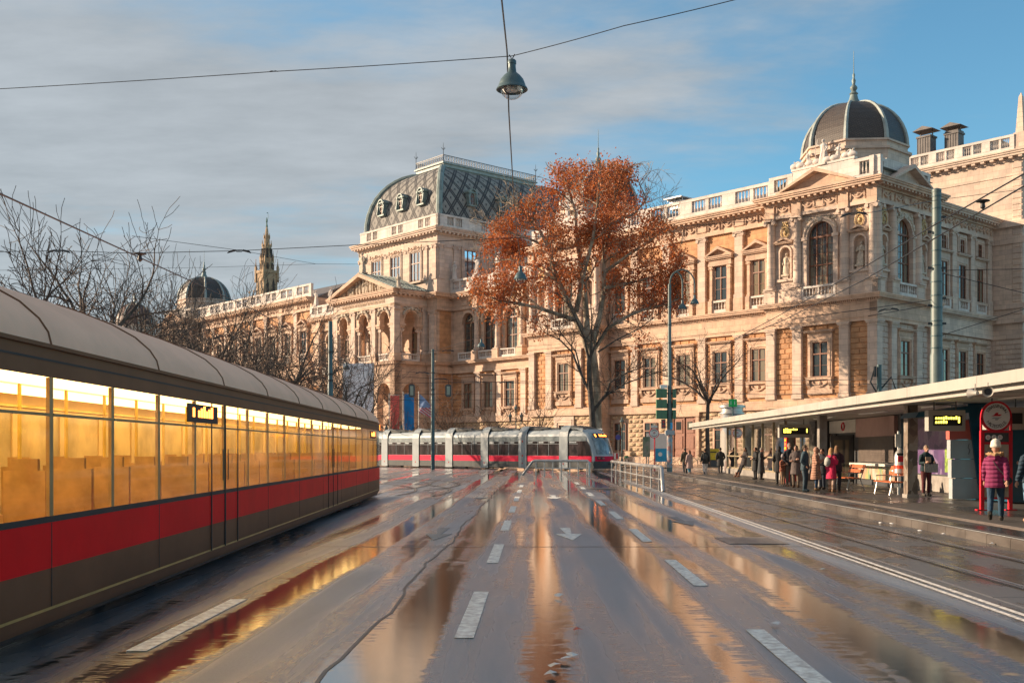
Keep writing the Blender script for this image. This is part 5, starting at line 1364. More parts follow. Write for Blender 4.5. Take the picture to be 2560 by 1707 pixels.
    # lit destination displays on side and nose
    for yy in (35.6, 14.5):
        m = MB(); m.box(H+.002, H+.02, yy-.75, yy+.75, 2.10, 2.34); d = m.build('destination_display', BLACK, t)
        for k in range(-2, 6): m = MB(); m.box(H+.02, H+.024, yy-.27+.13*k, yy-.18+.13*k, 2.17, 2.26+.03*(k % 3)); k != -1 and m.build('display_letter', LED_ORANGE, d)
    m = loft([(H+.012, 2.64), (H+.012, 2.44)], [n_ for n_ in nose if n_[0] >= Y1+1.2], 'destination_display', LED_ORANGE)
    for yy in (2, 3.8, 12, 13.8, 22, 23.8, 32, 33.8):
        for sx in (.72, -.72): m = MB(); m.tube([(sx-.06, yy, .3), (sx+.06, yy, .3)], .3, 14); m.build('wheel', BLACK, t)
    m = MB(); m.box(-H+.12, H-.14, Y0, Y1+1.4, .13, .30); m.build('underframe', BLACK, t)
    return t
near_tram()

for k in (-.72, .72):
    o = rail_path([(-4.06-1.2+k*1.0+.0204*8.6 - .0204*y, y) for y in range(-8, 46, 3)]); o['kind'] = 'structure'
# cast iron covers in the roadway
for (x0, y, wd, ln, rz) in ((4.1, 20.5, 1.1, 1.5, 0), (2.9, 47, 1.2, 1.6, .1)):
    m = MB(); m.box(-wd/2, wd/2, -ln/2, ln/2, .002, .010); m.box(-wd/2+.06, wd/2-.06, -ln/2+.06, ln/2-.06, .010, .014)
    for i in range(5): m.box(-wd/2+.12, wd/2-.12, -ln/2+.2+i*(ln-.4)/5, -ln/2+.27+i*(ln-.4)/5, .014, .018)
    put(m.mesh('cover_plate', simple('worn iron cover', (.20, .18, .165), .35, .3, var=.3, scale=9)), 'cover_plate', ROADO, (RX(x0, y), y, .002), rz)
# ---------------------------------------------------------------- tram stop shelter
CREAM = simple('cream painted steel', (.40, .375, .335), .5, var=.08, scale=.7, streak=.3); SOFFIT = simple('shelter soffit boards', (.56, .51, .46), .6, var=.1, scale=.6)
GREYP = simple('grey metal panel', (.40, .42, .43), .4, var=.08, scale=1.2); DKGREY = simple('dark grey metal', (.07, .072, .075), .45, var=.12)
SIGNRED = simple('signal red enamel', (.60, .012, .03), .35, var=.06, coat=.3); WHITE = simple('white enamel', (.78, .77, .74), .4, var=.05)
BLUE = simple('petrol blue panel', (.012, .085, .14), .35, var=.15, scale=1.5, coat=.3); CONC = simple('stained concrete', (.30, .27, .24), .8, var=.2, scale=2, bump=.3, streak=.3)
SALMON = simple('salmon red panel', (.60, .13, .10), .45, var=.05); PINKISH = simple('dusty pink fascia', (.40, .25, .22), .6, var=.06); WOODO = simple('orange red bench slat', (.48, .13, .045), .5, var=.15, scale=8)
YEL = simple('yellow enamel', (.75, .48, .02), .4); GREENS = emit('green lit sign', (.0, .26, .05), .22); GALV = simple('galvanised steel', (.48, .47, .45), .38, .6, var=.15, scale=4)
BLUES = simple('blue poster panel', (.02, .22, .55), .4); OFFW = simple('off white panel', (.60, .56, .50), .55, var=.06)
def poster(name, cols, sc=(3, 3, 3), mess=4):
    m, t, b = newmat(name); pos = t.nodes.new('ShaderNodeNewGeometry').outputs['Position']
    v = N(t, 'ShaderNodeTexVoronoi', _Scale=mess); v.feature = 'F1'; t.links.new(stretch(t, pos, sc), v.inputs['Vector'])
    r = t.nodes.new('ShaderNodeValToRGB'); r.color_ramp.interpolation = 'CONSTANT'
    sp = t.nodes.new('ShaderNodeSeparateColor'); t.links.new(v.outputs['Color'], sp.inputs[0]); t.links.new(sp.outputs[0], r.inputs[0])
    while len(r.color_ramp.elements) < len(cols): r.color_ramp.elements.new(.5)
    for i, c in enumerate(cols): r.color_ramp.elements[i].position = i/len(cols); r.color_ramp.elements[i].color = (*c, 1)
    t.links.new(mixcol(t, noise(t, pos, 7, 5, .7), r.outputs[0], tuple(k*.6 for k in cols[0])), b.inputs['Base Color']); b.inputs['Roughness'].default_value = .35
    return m
POSTERS = poster('layers of torn posters', [(.25,.20,.15),(.06,.05,.045),(.42,.38,.32),(.14,.10,.08),(.33,.25,.2)], (1, 1, .8), 5)
PURPLE = poster('purple advertisement', [(.16,.09,.22),(.30,.18,.36),(.10,.07,.16),(.38,.30,.44)], (1, 1, .7), 2.2)
MENU = poster('row of product pictures', [(.55,.52,.42),(.12,.35,.14),(.6,.25,.12),(.62,.6,.5),(.5,.45,.08)], (2.5, 2.5, .7), 2.4)
SHOPWIN = poster('shop window goods', [(.05,.045,.04),(.16,.13,.10),(.42,.38,.30),(.09,.07,.06),(.26,.16,.10)], (1, 1, 1.4), 3)
clear, ct, cb = newmat('clear shelter glass')
c1 = ct.nodes.new('ShaderNodeBsdfTransparent'); c1.inputs[0].default_value = (.86, .90, .88, 1); c2 = ct.nodes.new('ShaderNodeBsdfGlossy'); c2.inputs['Roughness'].default_value = .03
c3 = ct.nodes.new('ShaderNodeFresnel'); c3.inputs[0].default_value = 1.5; c4 = ct.nodes.new('ShaderNodeMixShader')
ct.links.new(c3.outputs[0], c4.inputs[0]); ct.links.new(c1.outputs[0], c4.inputs[1]); ct.links.new(c2.outputs[0], c4.inputs[2]); ct.links.new(c4.outputs[0], ct.nodes['Material Output'].inputs[0])
CLEAR = clear
SK = math.atan(ROAD)
SH = thing('tram_shelter', 'long tram stop shelter with a thin cream roof edge over the platform', 'shelter', (RX(10.55, 0), 0, PF_Z), -SK)
# local axes: x towards the back, y along the platform
Ya, Yb = -8.0, 73.6
ZR = 3.02
m = MB(); m.box(0, 6.2, Ya, Yb, ZR+.14, ZR+.24); m.box(.0, 6.2, Ya, Yb, ZR+.24, ZR+.26); m.build('roof', CREAM, SH)
for k in range(17):
    y0 = Ya + 4.8*k; m = MB(); m.box(-.05, 0, y0+.008, y0+4.792, ZR+.02, ZR+.30); m.build('roof_edge_panel', CREAM, SH)
m = MB(); m.box(.22, 6.0, Ya, Yb-.4, ZR-.02, ZR+.14); m.build('soffit', SOFFIT, SH)
m = MB(); m.box(.14, .22, Ya, Yb-.3, ZR-.12, ZR+.13); m.box(.10, .14, Ya, Yb-.3, ZR-.12, ZR-.07); m.build('gutter', CREAM, SH)
for k in range(40): m = MB(); m.box(.24, 5.9, Ya+2.05*k, Ya+2.05*k+.015, ZR-.026, ZR-.0205); m.build('soffit_joint', DKGREY, SH)
m = MB(); m.box(-.02, 6.2, Yb, Yb+.05, ZR+.02, ZR+.30); m.build('roof_end_panel', CREAM, SH)
for y in (35.0, 45.8, 24.0, 13.0):
    m = MB(); x = 12.95 - 10.55 - ROAD*35 - .3 + .30
    m.box(x-.16, x+.16, y-.2, y+.2, 0, ZR-.02); c = m.build('column', POSTERS if y < 40 else CONC, SH)
    m = MB(); m.box(x-.19, x+.19, y-.23, y+.23, 0, .12); m.build('column_foot', CONC, c)
for y in (20, 27, 33, 40, 47, 54, 62): m = MB(); m.box(2.4, 2.55, y, y+3.2, ZR-.07, ZR-.03); m.build('ceiling_lamp', WHITE, SH)
def sloc(x, y, z=0): return (RX(10.55, 0) + x*math.cos(SK) + y*math.sin(SK), y*math.cos(SK) - x*math.sin(SK), PF_Z + z)

# glazed waiting room
B = thing('glass_waiting_room', 'glazed waiting room with cream bars at the far end of the shelter', 'waiting room', sloc(2.0, 0), -SK)
m = MB(); m.box(0, .25, 54.4, 71, 0, .34); m.box(0, 3.2, 70.8, 71, 0, .34); m.box(0, 3.2, 54.4, 54.6, 0, .34); m.build('base_wall', CONC, B)
BAR = simple('ochre grey window bar', (.36, .29, .18), .45)
for y in (54.5, 57.2, 60.0, 62.7, 65.4, 68.1, 70.9):
    m = MB(); m.box(.05, .17, y-.06, y+.06, .34, ZR-.02); m.build('window_bar', BAR, B)
m = MB(); m.box(.06, .14, 54.5, 70.9, 1.1, 1.17); m.box(.06, .14, 54.5, 70.9, .34, .42); m.build('window_rail', BAR, B)
for y in (54.5, 57.2, 60.0, 62.7, 65.4, 68.1): m = MB(); m.quad((.11, y+.06, .42), (.11, y+2.64, .42), (.11, y+2.64, ZR-.1), (.11, y+.06, ZR-.1)); m.build('pane', CLEAR, B)
for x in (.2, 1.2, 2.2, 3.1): m = MB(); m.box(x-.05, x+.05, 70.86, 70.96, .34, ZR-.02); m.build('window_bar', BAR, B)
m = MB(); m.quad((.1, 70.9, .42), (3.1, 70.9, .42), (3.1, 70.9, ZR-.1), (.1, 70.9, ZR-.1)); m.build('pane', CLEAR, B)
m = MB(); m.quad((3.1, 54.5, .42), (3.1, 70.9, .42), (3.1, 70.9, ZR-.1), (3.1, 54.5, ZR-.1)); m.build('pane', CLEAR, B)
m = MB(); m.box(.4, .5, 57.0, 59.6, .5, 1.25); m.build('poster', BLUES, B); m = MB(); m.box(.6, .9, 61, 61.6, .34, 2.3); m.build('locker', OFFW, B)
# red information column
C = thing('info_column', 'tall narrow red information column with orange stickers by the waiting people', 'column', sloc(1.95, 53.4), -SK)
m = MB(); m.box(-.1, .35, -.25, .25, 0, 2.55); m.box(-.14, .39, -.29, .29, 0, .12); m.build('housing', SIGNRED, C)
for k in range(6): m = MB(); m.box(-.112, -.1, -.18, .18, .95+.2*k, 1.09+.2*k); m.build('sticker', YEL if k % 2 else simple('orange sticker', (.65,.2,.05), .5), C)
m = MB(); m.box(.0, .3, -.26, -.25, 1.0, 2.3); m.build('info_panel', POSTERS, C)

# snack kiosk
K = thing('snack_kiosk', 'closed snack kiosk with brown roller shutter, dark doorway and pink fascia', 'kiosk', sloc(4.15, 0), -SK)
m = MB(); m.box(.15, 4, 43.8, 54.2, 0, ZR-.02); m.build('body', DKGREY, K)
m = MB(); m.box(0, .15, 44.2, 49.5, 2.12, 2.95); m.build('fascia', PINKISH, K)
m = MB(); m.box(0.02, .15, 49.6, 54, 2.35, 2.95); f = m.build('sign_board', OFFW, K)
m = MB(); m.tube([(-.01+.0, 51.5+.22*math.cos(a), 2.65+.18*math.sin(a)) for a in [i*math.pi/8 for i in range(17)]], .035, 5, False); m.build('ring_emblem', SIGNRED, f)
for z in [1.02+.1*k for k in range(11)]: m = MB(); m.box(.04, .14, 44.4, 49.2, z, z+.092); m.build('shutter_slat', simple('brown shutter', (.11,.085,.07), .5), K)
m = MB(); m.box(-.35, .15, 44.3, 49.3, .86, .96); m.build('counter', OFFW, K)
m = MB(); m.box(.06, .14, 44.3, 49.3, .25, .84); m.build('picture_strip', MENU, K)
m = MB(); m.box(.08, .145, 50.2, 52.6, 0, 2.25); m.build('doorway', simple('dark doorway', (.012,.011,.01), .7), K)
m = MB(); m.box(-1.0, .05, 50.0, 50.06, .05, 2.2); d = m.build('door', DKGREY, K); m = MB(); m.box(-.85, -.15, 49.985, 50.0, .3, 2.0); m.build('pane', GLASS, d)
m = MB(); m.box(.06, .14, 53.0, 54.1, .9, 2.3); m.build('shop_window', SHOPWIN, K)
S2 = thing('newspaper_shop', 'shop window full of papers between the red column and the kiosk doorway', 'shop', sloc(3.6, 55.5), -SK)
m = MB(); m.box(0, 1.2, -1, .15, 0, ZR-.02); m.build('frame', DKGREY, S2); m = MB(); m.box(-.02, 0, -.9, .1, .7, 2.7); m.build('shop_window', SHOPWIN, S2)

# purple poster wall
P = thing('poster_wall', 'glass wall with a purple advertisement behind the reading man', 'poster', sloc(4.15, 0), -SK)
m = MB(); m.box(0, .12, 37.8, 41.8, .62, 2.72); p_ = m.build('poster', PURPLE, P); m = MB(); m.box(-.02, .14, 37.7, 41.9, .02, .6); m.build('plinth', CONC, P); m = MB(); m.box(-.02, .14, 37.7, 41.9, .6, .66); m.box(-.02, .14, 37.7, 41.9, 2.72, 2.9); m.build('frame', DKGREY, P)
m = MB(); m.box(-.012, 0, 38, 38.7, .75, 1.6); m.build('green_panel', simple('lime picture', (.22,.32,.06), .5, var=.4, scale=6), P)
# back wall of the stop
bw = thing('platform_back_wall', 'dark glazed wall along the back of the platform under the roof', 'wall', sloc(6.0, 0), -SK)
m = MB(); m.box(0, .2, -6, 31, 0, ZR); m.build('panel', simple('dim back wall', (.10,.09,.085), .5, var=.3, scale=.8), bw)

# ticket machines with slanted blue housing
p = W(2414, 33.4)
TM = thing('ticket_machine', 'grey ticket machine with a salmon panel in a slanted petrol blue housing', 'ticket machine', (p.x, 33.4, PF_Z), 0)
for k, (z0, z1, mt) in enumerate(((.03, .66, GREYP), (.68, 1.26, GREYP), (1.28, 1.86, GREYP), (1.88, 2.48, SALMON))):
    m = MB(); x0 = -.42 - .03*k; m.box(x0, .44-.08*k, -.02, .25, z0, z1); m.build('panel', mt, TM)
m = MB(); m.prism([(.42, 0), (.9, 0), (.9, 3.0), (.02, 3.0)], -.1, 1.2); m.build('housing', BLUE, TM)
m = MB(); m.prism([(-1.6, 2.55), (-1.5, 2.72), (.9, 3.02), (.9, 2.75), (0, 2.7)], -.12, 1.2); m.build('canopy', BLUE, TM)
m = MB(); m.tube([(.1, -.03, 1.75), (.06, -.035, 1.62), (.12, -.035, 1.55), (.08, -.035, 1.42)], .008, 4); m.build('scrawl', BLACK, TM)
p = W(2575, 31)
T2 = thing('blue_booth', 'petrol blue booth at the right edge of the picture behind the red stop frame', 'booth', (p.x, 31, PF_Z), 0)
m = MB(); m.box(-.55, 1.8, 0, 2, .05, 2.3); m.build('housing', BLUE, T2); m = MB(); m.box(-.5, 1.8, -.02, 0, 2.32, 2.62); d = m.build('sign_board', OFFW, T2); m = MB(); m.prism([(-.3,2.4),(-.3,2.55),(-.2,2.47),(-.12,2.56),(-.04,2.47),(.04,2.55),(.04,2.4)], -.03, -.02); m.build('crown_mark', DKGREY, d)

# red stop frame with round sign
YS = 27.8
SF = thing('stop_sign', 'bright red stop frame with round tram stop sign and line numbers', 'stop sign', (W(2490, YS).x, YS, PF_Z), 0)
for sx in (-1, 1):
    m = MB(); m.box(sx*.365-.045, sx*.365+.045, -.045, .045, 0, 2.05); q_ = m.build('post', SIGNRED, SF); m = MB(); m.box(sx*.365-.15, sx*.365+.15, -.08, .08, 0, .025); m.build('foot_plate', SIGNRED, q_)
    m = MB(); m.box(sx*.385-.02, sx*.385+.02, -.03, .03, 2.0, 2.4); m.build('sign_bracket', SIGNRED, SF)
m = MB(); m.box(-.32, .32, -.03, .03, .28, .34); m.box(-.32, .32, -.03, .03, 1.70, 1.76); m.box(-.40, .40, -.04, .04, 2.0, 2.06); m.build('crossbar', SIGNRED, SF)
m = MB(); m.box(-.32, .32, -.02, .02, .34, 1.70); m.build('timetable', poster('timetable sheets', [(.5,.42,.30),(.55,.5,.4),(.42,.32,.2),(.5,.46,.44)], (1,1,1), 3), SF)
m = MB(); m.box(-.32, .32, -.03, .03, 1.76, 2.0); lb = m.build('line_board', DKGREY, SF)
for k, tx in enumerate(('D', '1', '71')):
    m = MB(); m.tube([(-.22+.155*k, -.03, 1.88), (-.22+.155*k, -.04, 1.88)], .065, 20); di = m.build('line_disc', WHITE, lb)
    put_text(tx, .085, SIGNRED, di, (-.22+.155*k, -.042, 1.88), (R(90), 0, 0), ext=.002)
def round_sign(parent, c, r, back=False, letters=True):
    m = MB(); m.tube([(c[0], .03, c[2]), (c[0], -.03, c[2])], r, 40); d = m.build('round_sign', SIGNRED, parent)
    m = MB(); m.tube([(c[0], -.03, c[2]), (c[0], -.036, c[2])], r*.86, 40); f = m.build('sign_face', WHITE, d)
    mk = MB(); y0, y1 = -.038, -.042                       # two interlocked arrows
    mk.prism([(c[0]-r*.34, c[2]+.02*r), (c[0]-r*.16, c[2]+.10*r), (c[0]-r*.05, c[2]+.24*r), (c[0]+r*.12, c[2]+.24*r), (c[0]+r*.08, c[2]+.13*r), (c[0]+r*.34, c[2]+.13*r), (c[0]+r*.2, c[2]+.02*r)], y1, y0); mk.build('emblem', SIGNRED, d)
    mk = MB(); mk.prism([(c[0]+r*.34, c[2]-.05*r), (c[0]+r*.16, c[2]-.13*r), (c[0]+r*.05, c[2]-.25*r), (c[0]-r*.12, c[2]-.25*r), (c[0]-r*.08, c[2]-.15*r), (c[0]-r*.34, c[2]-.15*r), (c[0]-r*.2, c[2]-.05*r)], y1, y0); mk.build('emblem', GREYP, d)
    INK = DKGREY
    if letters:
        for word, top, span in (('STRASSENBAHN', True, 118), ('HALTESTELLE', False, 108)):
            n = len(word)
            for i, ch in enumerate(word):
                if top: a = R(90 + span/2 - span*i/(n-1)); rz = a - R(90)
                else: a = R(270 - span/2 + span*i/(n-1)); rz = a - R(270)
                rr = r*.66
                o = put(text_mesh(ch, r*.30, INK, ext=.002), 'lettering', d, (c[0]+rr*math.cos(a), -.041, c[2]+rr*math.sin(a)))
                o.rotation_euler = Euler((R(90), -rz, 0), 'XYZ')
    else:
        for top in (1, -1):
            m = MB(); m.tube([(c[0]+r*.62*math.cos(a), -.04, c[2]+top*r*.62*math.sin(a)) for a in [R(35+11*i) for i in range(11)]], r*.055, 4); m.build('lettering', INK, d)
    return d
round_sign(SF, (0, 0, 2.42), .40)
# bare stop pole further off
YP = 85
FS = thing('stop_sign', 'thin red pole with a small round tram stop sign by the traffic light mast', 'stop sign', (W(1637, YP).x, YP, 0), 0)
m = MB(); m.tube([(0, .05, 0), (0, .05, 2.75)], .05, 8); m.build('post', SIGNRED, FS); round_sign(FS, (-.05, 0, 3.0), .40, letters=False)
m = MB(); m.box(-.3, .2, -.02, .02, 3.42, 3.62); m.build('line_plate', WHITE, FS)

# departure displays hanging under the roof
def display(x, y, w, label, letters=True):
    t = thing('departure_display', label, 'display', sloc(x, y, 2.12), 0)
    m = MB(); m.box(-w/2, w/2, 0, .3, 0, .62); m.build('housing', CREAM, t)
    m = MB(); m.box(-w/2+.14, w/2-.1, -.012, 0, .16, .46); s = m.build('screen', BLACK, t)
    for dx in (-w*.3, w*.3): m = MB(); m.tube([(dx, .15, .62), (dx, .15, .9)], .02, 5); m.build('hanger', DKGREY, t)
    if letters:
        rnd = random.Random(int(y)); x0 = -w/2+.2
        for row, n in ((.345, 9), (.225, 5)):
            for k in range(n):
                wd = .05; m = MB(); h = rnd.choice((.06, .075, .09)); m.box(x0+.075*k, x0+.075*k+wd, -.016, -.012, row, row+h); m.build('display_letter', LED_YELLOW, s)
        m = MB(); m.box(w/2-.22, w/2-.17, -.016, -.012, .24, .42); m.build('display_letter', LED_YELLOW, s)
    return t
display(1.75, 32.2, 1.1, 'cream departure display with yellow letters beside the poster covered column')
display(1.75, 51.0, 1.5, 'cream departure display with yellow letters above the waiting group')
display(2.55, 30.0, 1.1, 'dark departure display seen edge on right of the round stop sign', False)
# loudspeakers under the roof edge
for i, (dx, rz, lab) in enumerate(((0, R(200), 'cream horn loudspeaker facing away below the roof edge'), (.34, R(-25), 'cream horn loudspeaker with open mouth below the roof edge'))):
    p = W(2446, 24.6); ls = thing('loudspeaker', lab, 'loudspeaker', (p.x+dx*.8-.1, 24.6 - .1*i, 3.02+.03*i), rz); ls.scale = (.68,.68,.68)
    m = MB(); m.tube([(0, .16, 0), (0, .02, 0), (0, -.14, 0), (0, -.16, 0)], [.07, .09, .17, .18], 16, i == 0); m.build('horn', CREAM, ls, True)
    m = MB(); m.tube([(0, -.05, 0), (0, -.06, 0)], .11, 12); m.build('throat', BLACK, ls); m = MB(); m.tube([(0, .05, 0), (0, .05, .32)], .02, 5); m.build('bracket', CREAM, ls)
# benches
def bench(x, y, lab):
    t = thing('bench', lab, 'bench', sloc(x, y), -SK)
    for k in range(3): m = MB(); m.box(-.5+.165*k, -.36+.165*k, -.95, .95, .43, .465); m.build('seat_slat', WOODO, t)
    for z in (.66, .84): m = MB(); m.bbox((.06+(z-.6)*.3, 0, z+.06), (.035, 1.9, .14), M=Matrix.Rotation(R(14), 3, 'Y')); m.build('back_slat', WOODO, t)
    for y_ in (-.8, .8):
        m = MB(); m.tube([(-.5, y_, 0), (-.42, y_, .42), (.02, y_, .42), (.2, y_, .98)], .024, 6); m.build('leg_frame', GALV, t)
        m = MB(); m.tube([(.16, y_, 0), (.0, y_, .42)], .024, 6); m.build('leg', GALV, t); m = MB(); m.tube([(-.46, y_, .42), (-.46, y_, .64), (.08, y_, .66)], .02, 6); m.build('armrest', GALV, t)
bench(2.05, 37.6, 'orange slatted bench nearest the litter bin'); bench(2.05, 42.6, 'orange slatted bench beside the girl in the pink coat')
# litter bin on a pole
p = W(2251, 37.2)
LB = thing('litter_bin', 'grey litter bin with red stripe and domed lid hung on a pole', 'litter bin', (p.x, 37.2, PF_Z), 0)
m = MB(); m.lathe([(.17, .72), (.21, .75), (.21, 1.30), (.17, 1.46), (.08, 1.56), (.03, 1.62)], n=18); m.build('body', GALV, LB, True)
m = MB(); m.lathe([(.214, .90), (.214, 1.02)], n=18); m.build('stripe', simple('orange red stripe', (.7, .06, .02), .4), LB)
m = MB(); m.box(-.16, .02, -.222, -.19, 1.14, 1.34); m.build('sticker', SIGNRED, LB); m = MB(); m.box(-.17, .17, -.2, -.1, 1.36, 1.44); m.build('opening', BLACK, LB)
m = MB(); m.tube([(.02, .25, 0), (.02, .25, 2.2)], .035, 8); m.build('pole', GALV, LB); m = MB(); m.box(-.1, .1, .2, .24, 1.65, 2.1); m.build('notice', OFFW, LB)

# ---------------------------------------------------------------- railings, masts, signals
def railing(pts, lab, posts, slope=1, mid=True):
    t = thing('railing', lab, 'railing', pts[0] + (0,)); o = Vector(pts[0]+(0,)); a, b_ = Vector((0,0,0)), Vector(pts[1]+(0,))-o
    d = b_.normalized(); L = b_.length; H_ = .98
    if slope == 1: P = [a+Vector((0,0,H_)), b_-d*.25+Vector((0,0,H_)), b_-d*.1+Vector((0,0,H_-.05)), b_+d*.35+Vector((0,0,.0))]
    else: P = [a-d*.0+Vector((0,0,0)), a+d*.7+Vector((0,0,H_-.06)), a+d*.85+Vector((0,0,H_)), b_-d*.1+Vector((0,0,H_)), b_+Vector((0,0,H_-.1)), b_]
    m = MB(); m.tube(P, .085, 10); m.build('handrail', GALV, t, True)
    m = MB(); m.tube([a+d*.9*(slope != 1)+Vector((0,0,.48)), b_-d*.15+Vector((0,0,.48))], .035, 7); m.build('middle_rail', GALV, t, True)
    for k in range(posts):
        u = d*(L*(k+.02)/(posts-1)*.96 if slope == 1 else .95 + (L-1.1)*k/(posts-1))
        m = MB(); m.tube([a+u, a+u+Vector((0,0,H_))], .045, 7); m.build('post', GALV, t)
    return t
q0, q1 = W(1529, 67), W(1655, 44.6)
def rail2(p, q, lab, posts, slope): return railing((p, q), lab, posts, slope)
rail2((q0.x, 67.0), (q1.x, 44.6), 'tubular steel railing with sloped near end beside the tram track', 9, 1)
q0, q1 = W(1306, 71), W(1470, 71)
rail2((q0.x, 71.5), (q1.x, 70.0), 'tubular steel railing with sloped left end in front of the far tram', 7, 2)

MASTM = simple('teal grey mast paint', (.115, .155, .145), .5, var=.12, scale=1.5, streak=.15); MASTD = simple('dark teal post paint', (.055, .105, .115), .45, var=.15); SIGG = simple('traffic signal green', (.085, .20, .11), .5, var=.08)
YM = 47.0; p = W(2341.5, YM)
MA = thing('catenary_mast', 'tall stout grey green catenary mast with wire clamps rising behind the shelter', 'mast', (p.x, YM, PF_Z)); MA.scale = (1.343, 1.343, 1.31)
m = MB(); m.lathe([(.205, 0), (.205, 4.3), (.175, 4.42), (.175, 7.05), (.14, 7.18), (.14, 9.75), (.15, 9.76), (.15, 9.85), (.02, 9.9)], n=20); m.build('pole', MASTM, MA, True)
for z in (4.55, 4.95, 5.3, 5.45, 5.9, 6.3, 6.75, 7.3, 7.8, 8.3, 8.7, 9.2, 9.6):
    m = MB(); m.lathe([(.19 if z < 7 else .155, z), (.19 if z < 7 else .155, z+.035)], n=16); m.build('clamp_band', MASTD, MA)
for z, sx in ((5.35, 1), (5.35, -1), (5.95, -1), (6.2, 1), (7.2, 1), (7.2, -1), (8.4, -1), (8.9, 1)): m = MB(); m.box(sx*.17, sx*.3, -.04, .04, z, z+.07); m.build('wire_clamp', IRON, MA)
# shorter pole with switch gear left of the mast
p = W(2198, 62); PO = thing('cable_pole', 'short teal pole with looping cables above the shelter roof', 'pole', (p.x, 62, 0))
m = MB(); m.tube([(0,0,0), (0,0,6.6)], .14, 10); m.build('pole', MASTD, PO, True)
for a, b_, c in (((-.3,0,6.3), (-.5,0,5.6), (-.1,0,4.9)), ((.1,0,5.2), (.7,0,5.9), (.9,0,5.3)), ((.9,0,5.3), (1.2,0,4.5), (1.5,0,4.4))): m = MB(); m.tube([a, b_, c], .05, 5); m.build('cable', IRON, PO)
m = MB(); m.box(-.5, 1.0, -.03, .03, 4.8, 4.88); m.box(-.32, -.2, -.1, .1, 5.9, 6.5); m.build('insulator_bracket', IRON, PO)

# bell-shaped street lamps
LAMPG = simple('lamp hood green grey', (.075, .12, .13), .4, .2, var=.12, scale=4)
bowl, bt, bb_ = newmat('clear lamp bowl')
c1 = bt.nodes.new('ShaderNodeBsdfTransparent'); c1.inputs[0].default_value = (.90, .92, .93, 1); c2 = bt.nodes.new('ShaderNodeBsdfGlossy'); c2.inputs['Roughness'].default_value = .05
c3 = bt.nodes.new('ShaderNodeLayerWeight'); c3.inputs[0].default_value = .22; c4 = bt.nodes.new('ShaderNodeMixShader')
bt.links.new(c3.outputs['Facing'], c4.inputs[0]); bt.links.new(c1.outputs[0], c4.inputs[1]); bt.links.new(c2.outputs[0], c4.inputs[2]); bt.links.new(c4.outputs[0], bt.nodes['Material Output'].inputs[0])
def lamp_parts(par, s=1.0, z=0, x=0, y=0):
    m = MB(); pr = [(.285, -.32), (.275, -.30), (.25, -.26), (.245, -.22), (.21, -.10), (.15, 0), (.11, .045), (.10, .06), (.08, .085), (.07, .20), (.068, .28), (.078, .285), (.078, .36), (.06, .39), (.03, .41)]
    m.lathe([(r*s, (zz+.3)*.74*s-.3*s) for r, zz in pr[1:]], (x, y, z), 28); 
    # open underside: rim only
    h = m.build('lamp_hood', LAMPG, par, True, sharp=1.0)
    m = MB(); m.lathe([(.275*s, -.30*s), (.29*s, -.335*s), (.275*s, -.345*s), (.21*s, -.305*s)], (x, y, z), 28); m.build('rim', LAMPG, h, True)
    m = MB(); m.lathe([(.215*s*math.cos(a), -.31*s - .20*s*math.sin(a)) for a in [R(i*9) for i in range(11)]], (x, y, z), 24); m.build('lamp_bowl', bowl, h, True)
    m = MB(); m.lathe([(.10*s, -.36*s), (.10*s, -.30*s)], (x, y, z), 14); m.build('reflector', WHITE, h)
    m = MB(); m.tube([(x-.05*s, y, z+.30*s), (x, y, z+.22*s), (x+.05*s, y, z+.31*s)], .012*s, 5); m.build('clamp', IRON, h)
lamps = []
for U, V, Y, s, lab in ((1280, 190, 19.6, 1.0, 'large bell shaped street lamp hanging from wires high over the road'), (1301, 683, 45, 1.0, 'bell shaped lamp hanging before the red leaves of the plane tree'),
                        (1203, 858, 75, 1.0, 'bell shaped lamp hanging before the arched windows right of the portico'), (866, 915, 98, 1.2, 'bell shaped lamp hanging before the white banner on the left')):
    p = W(U, Y, V); t = thing('hanging_lamp', lab, 'lamp', (p.x, Y, p.z+.08), 0, 'bell lamps hanging over the street'); lamp_parts(t, s); lamps.append(p)

# signal mast with twin curved lamp arms
YG = 84.0; p = W(1674, YG)
SG = thing('signal_mast', 'tall grey green mast with two curved lamp arms and sticker covered foot', 'mast', (p.x, YG, 0))
m = MB(); m.tube([(0,0,0), (0,0,5.2), (0,0,5.4), (0,0,14.6)], [.22, .20, .155, .12], 14); m.build('pole', MASTM, SG, True)
m = MB(); m.lathe([(.225, .3), (.222, 3.3)], n=14); m.build('sticker_layer', poster('stickers', [(.4,.4,.4),(.5,.12,.1),(.2,.35,.5),(.55,.5,.45),(.15,.13,.12)], (1,1,.8), 7), SG)
for z in (5.4, 6.5, 7.4, 8.6, 10, 11.4, 12.8): m = MB(); m.lathe([(.17, z), (.17, z+.06)], n=12); m.build('clamp_band', MASTD, SG)
for dx, zz in ((1.0, 13.1), (1.95, 13.5)):
    top = 14.6 + dx*.55
    P = [(0,0,14.4)] + [(dx/2 - dx/2*math.cos(R(a)), 0, 14.6 + (.75+dx*.2)*math.sin(R(a))) for a in range(20, 181, 20)] + [(dx, 0, zz+.4)]
    m = MB(); m.tube(P, .06, 7); m.build('lamp_arm', MASTM, SG, True); lamp_parts(SG, 1.25, zz, dx)
m = MB(); m.box(-.75, -.2, -.14, .1, 6.5, 6.75); m.tube([(-.7, -.1, 6.5), (-.2, -.1, 6.35)], .05, 6); m.build('camera_unit', WHITE, SG)
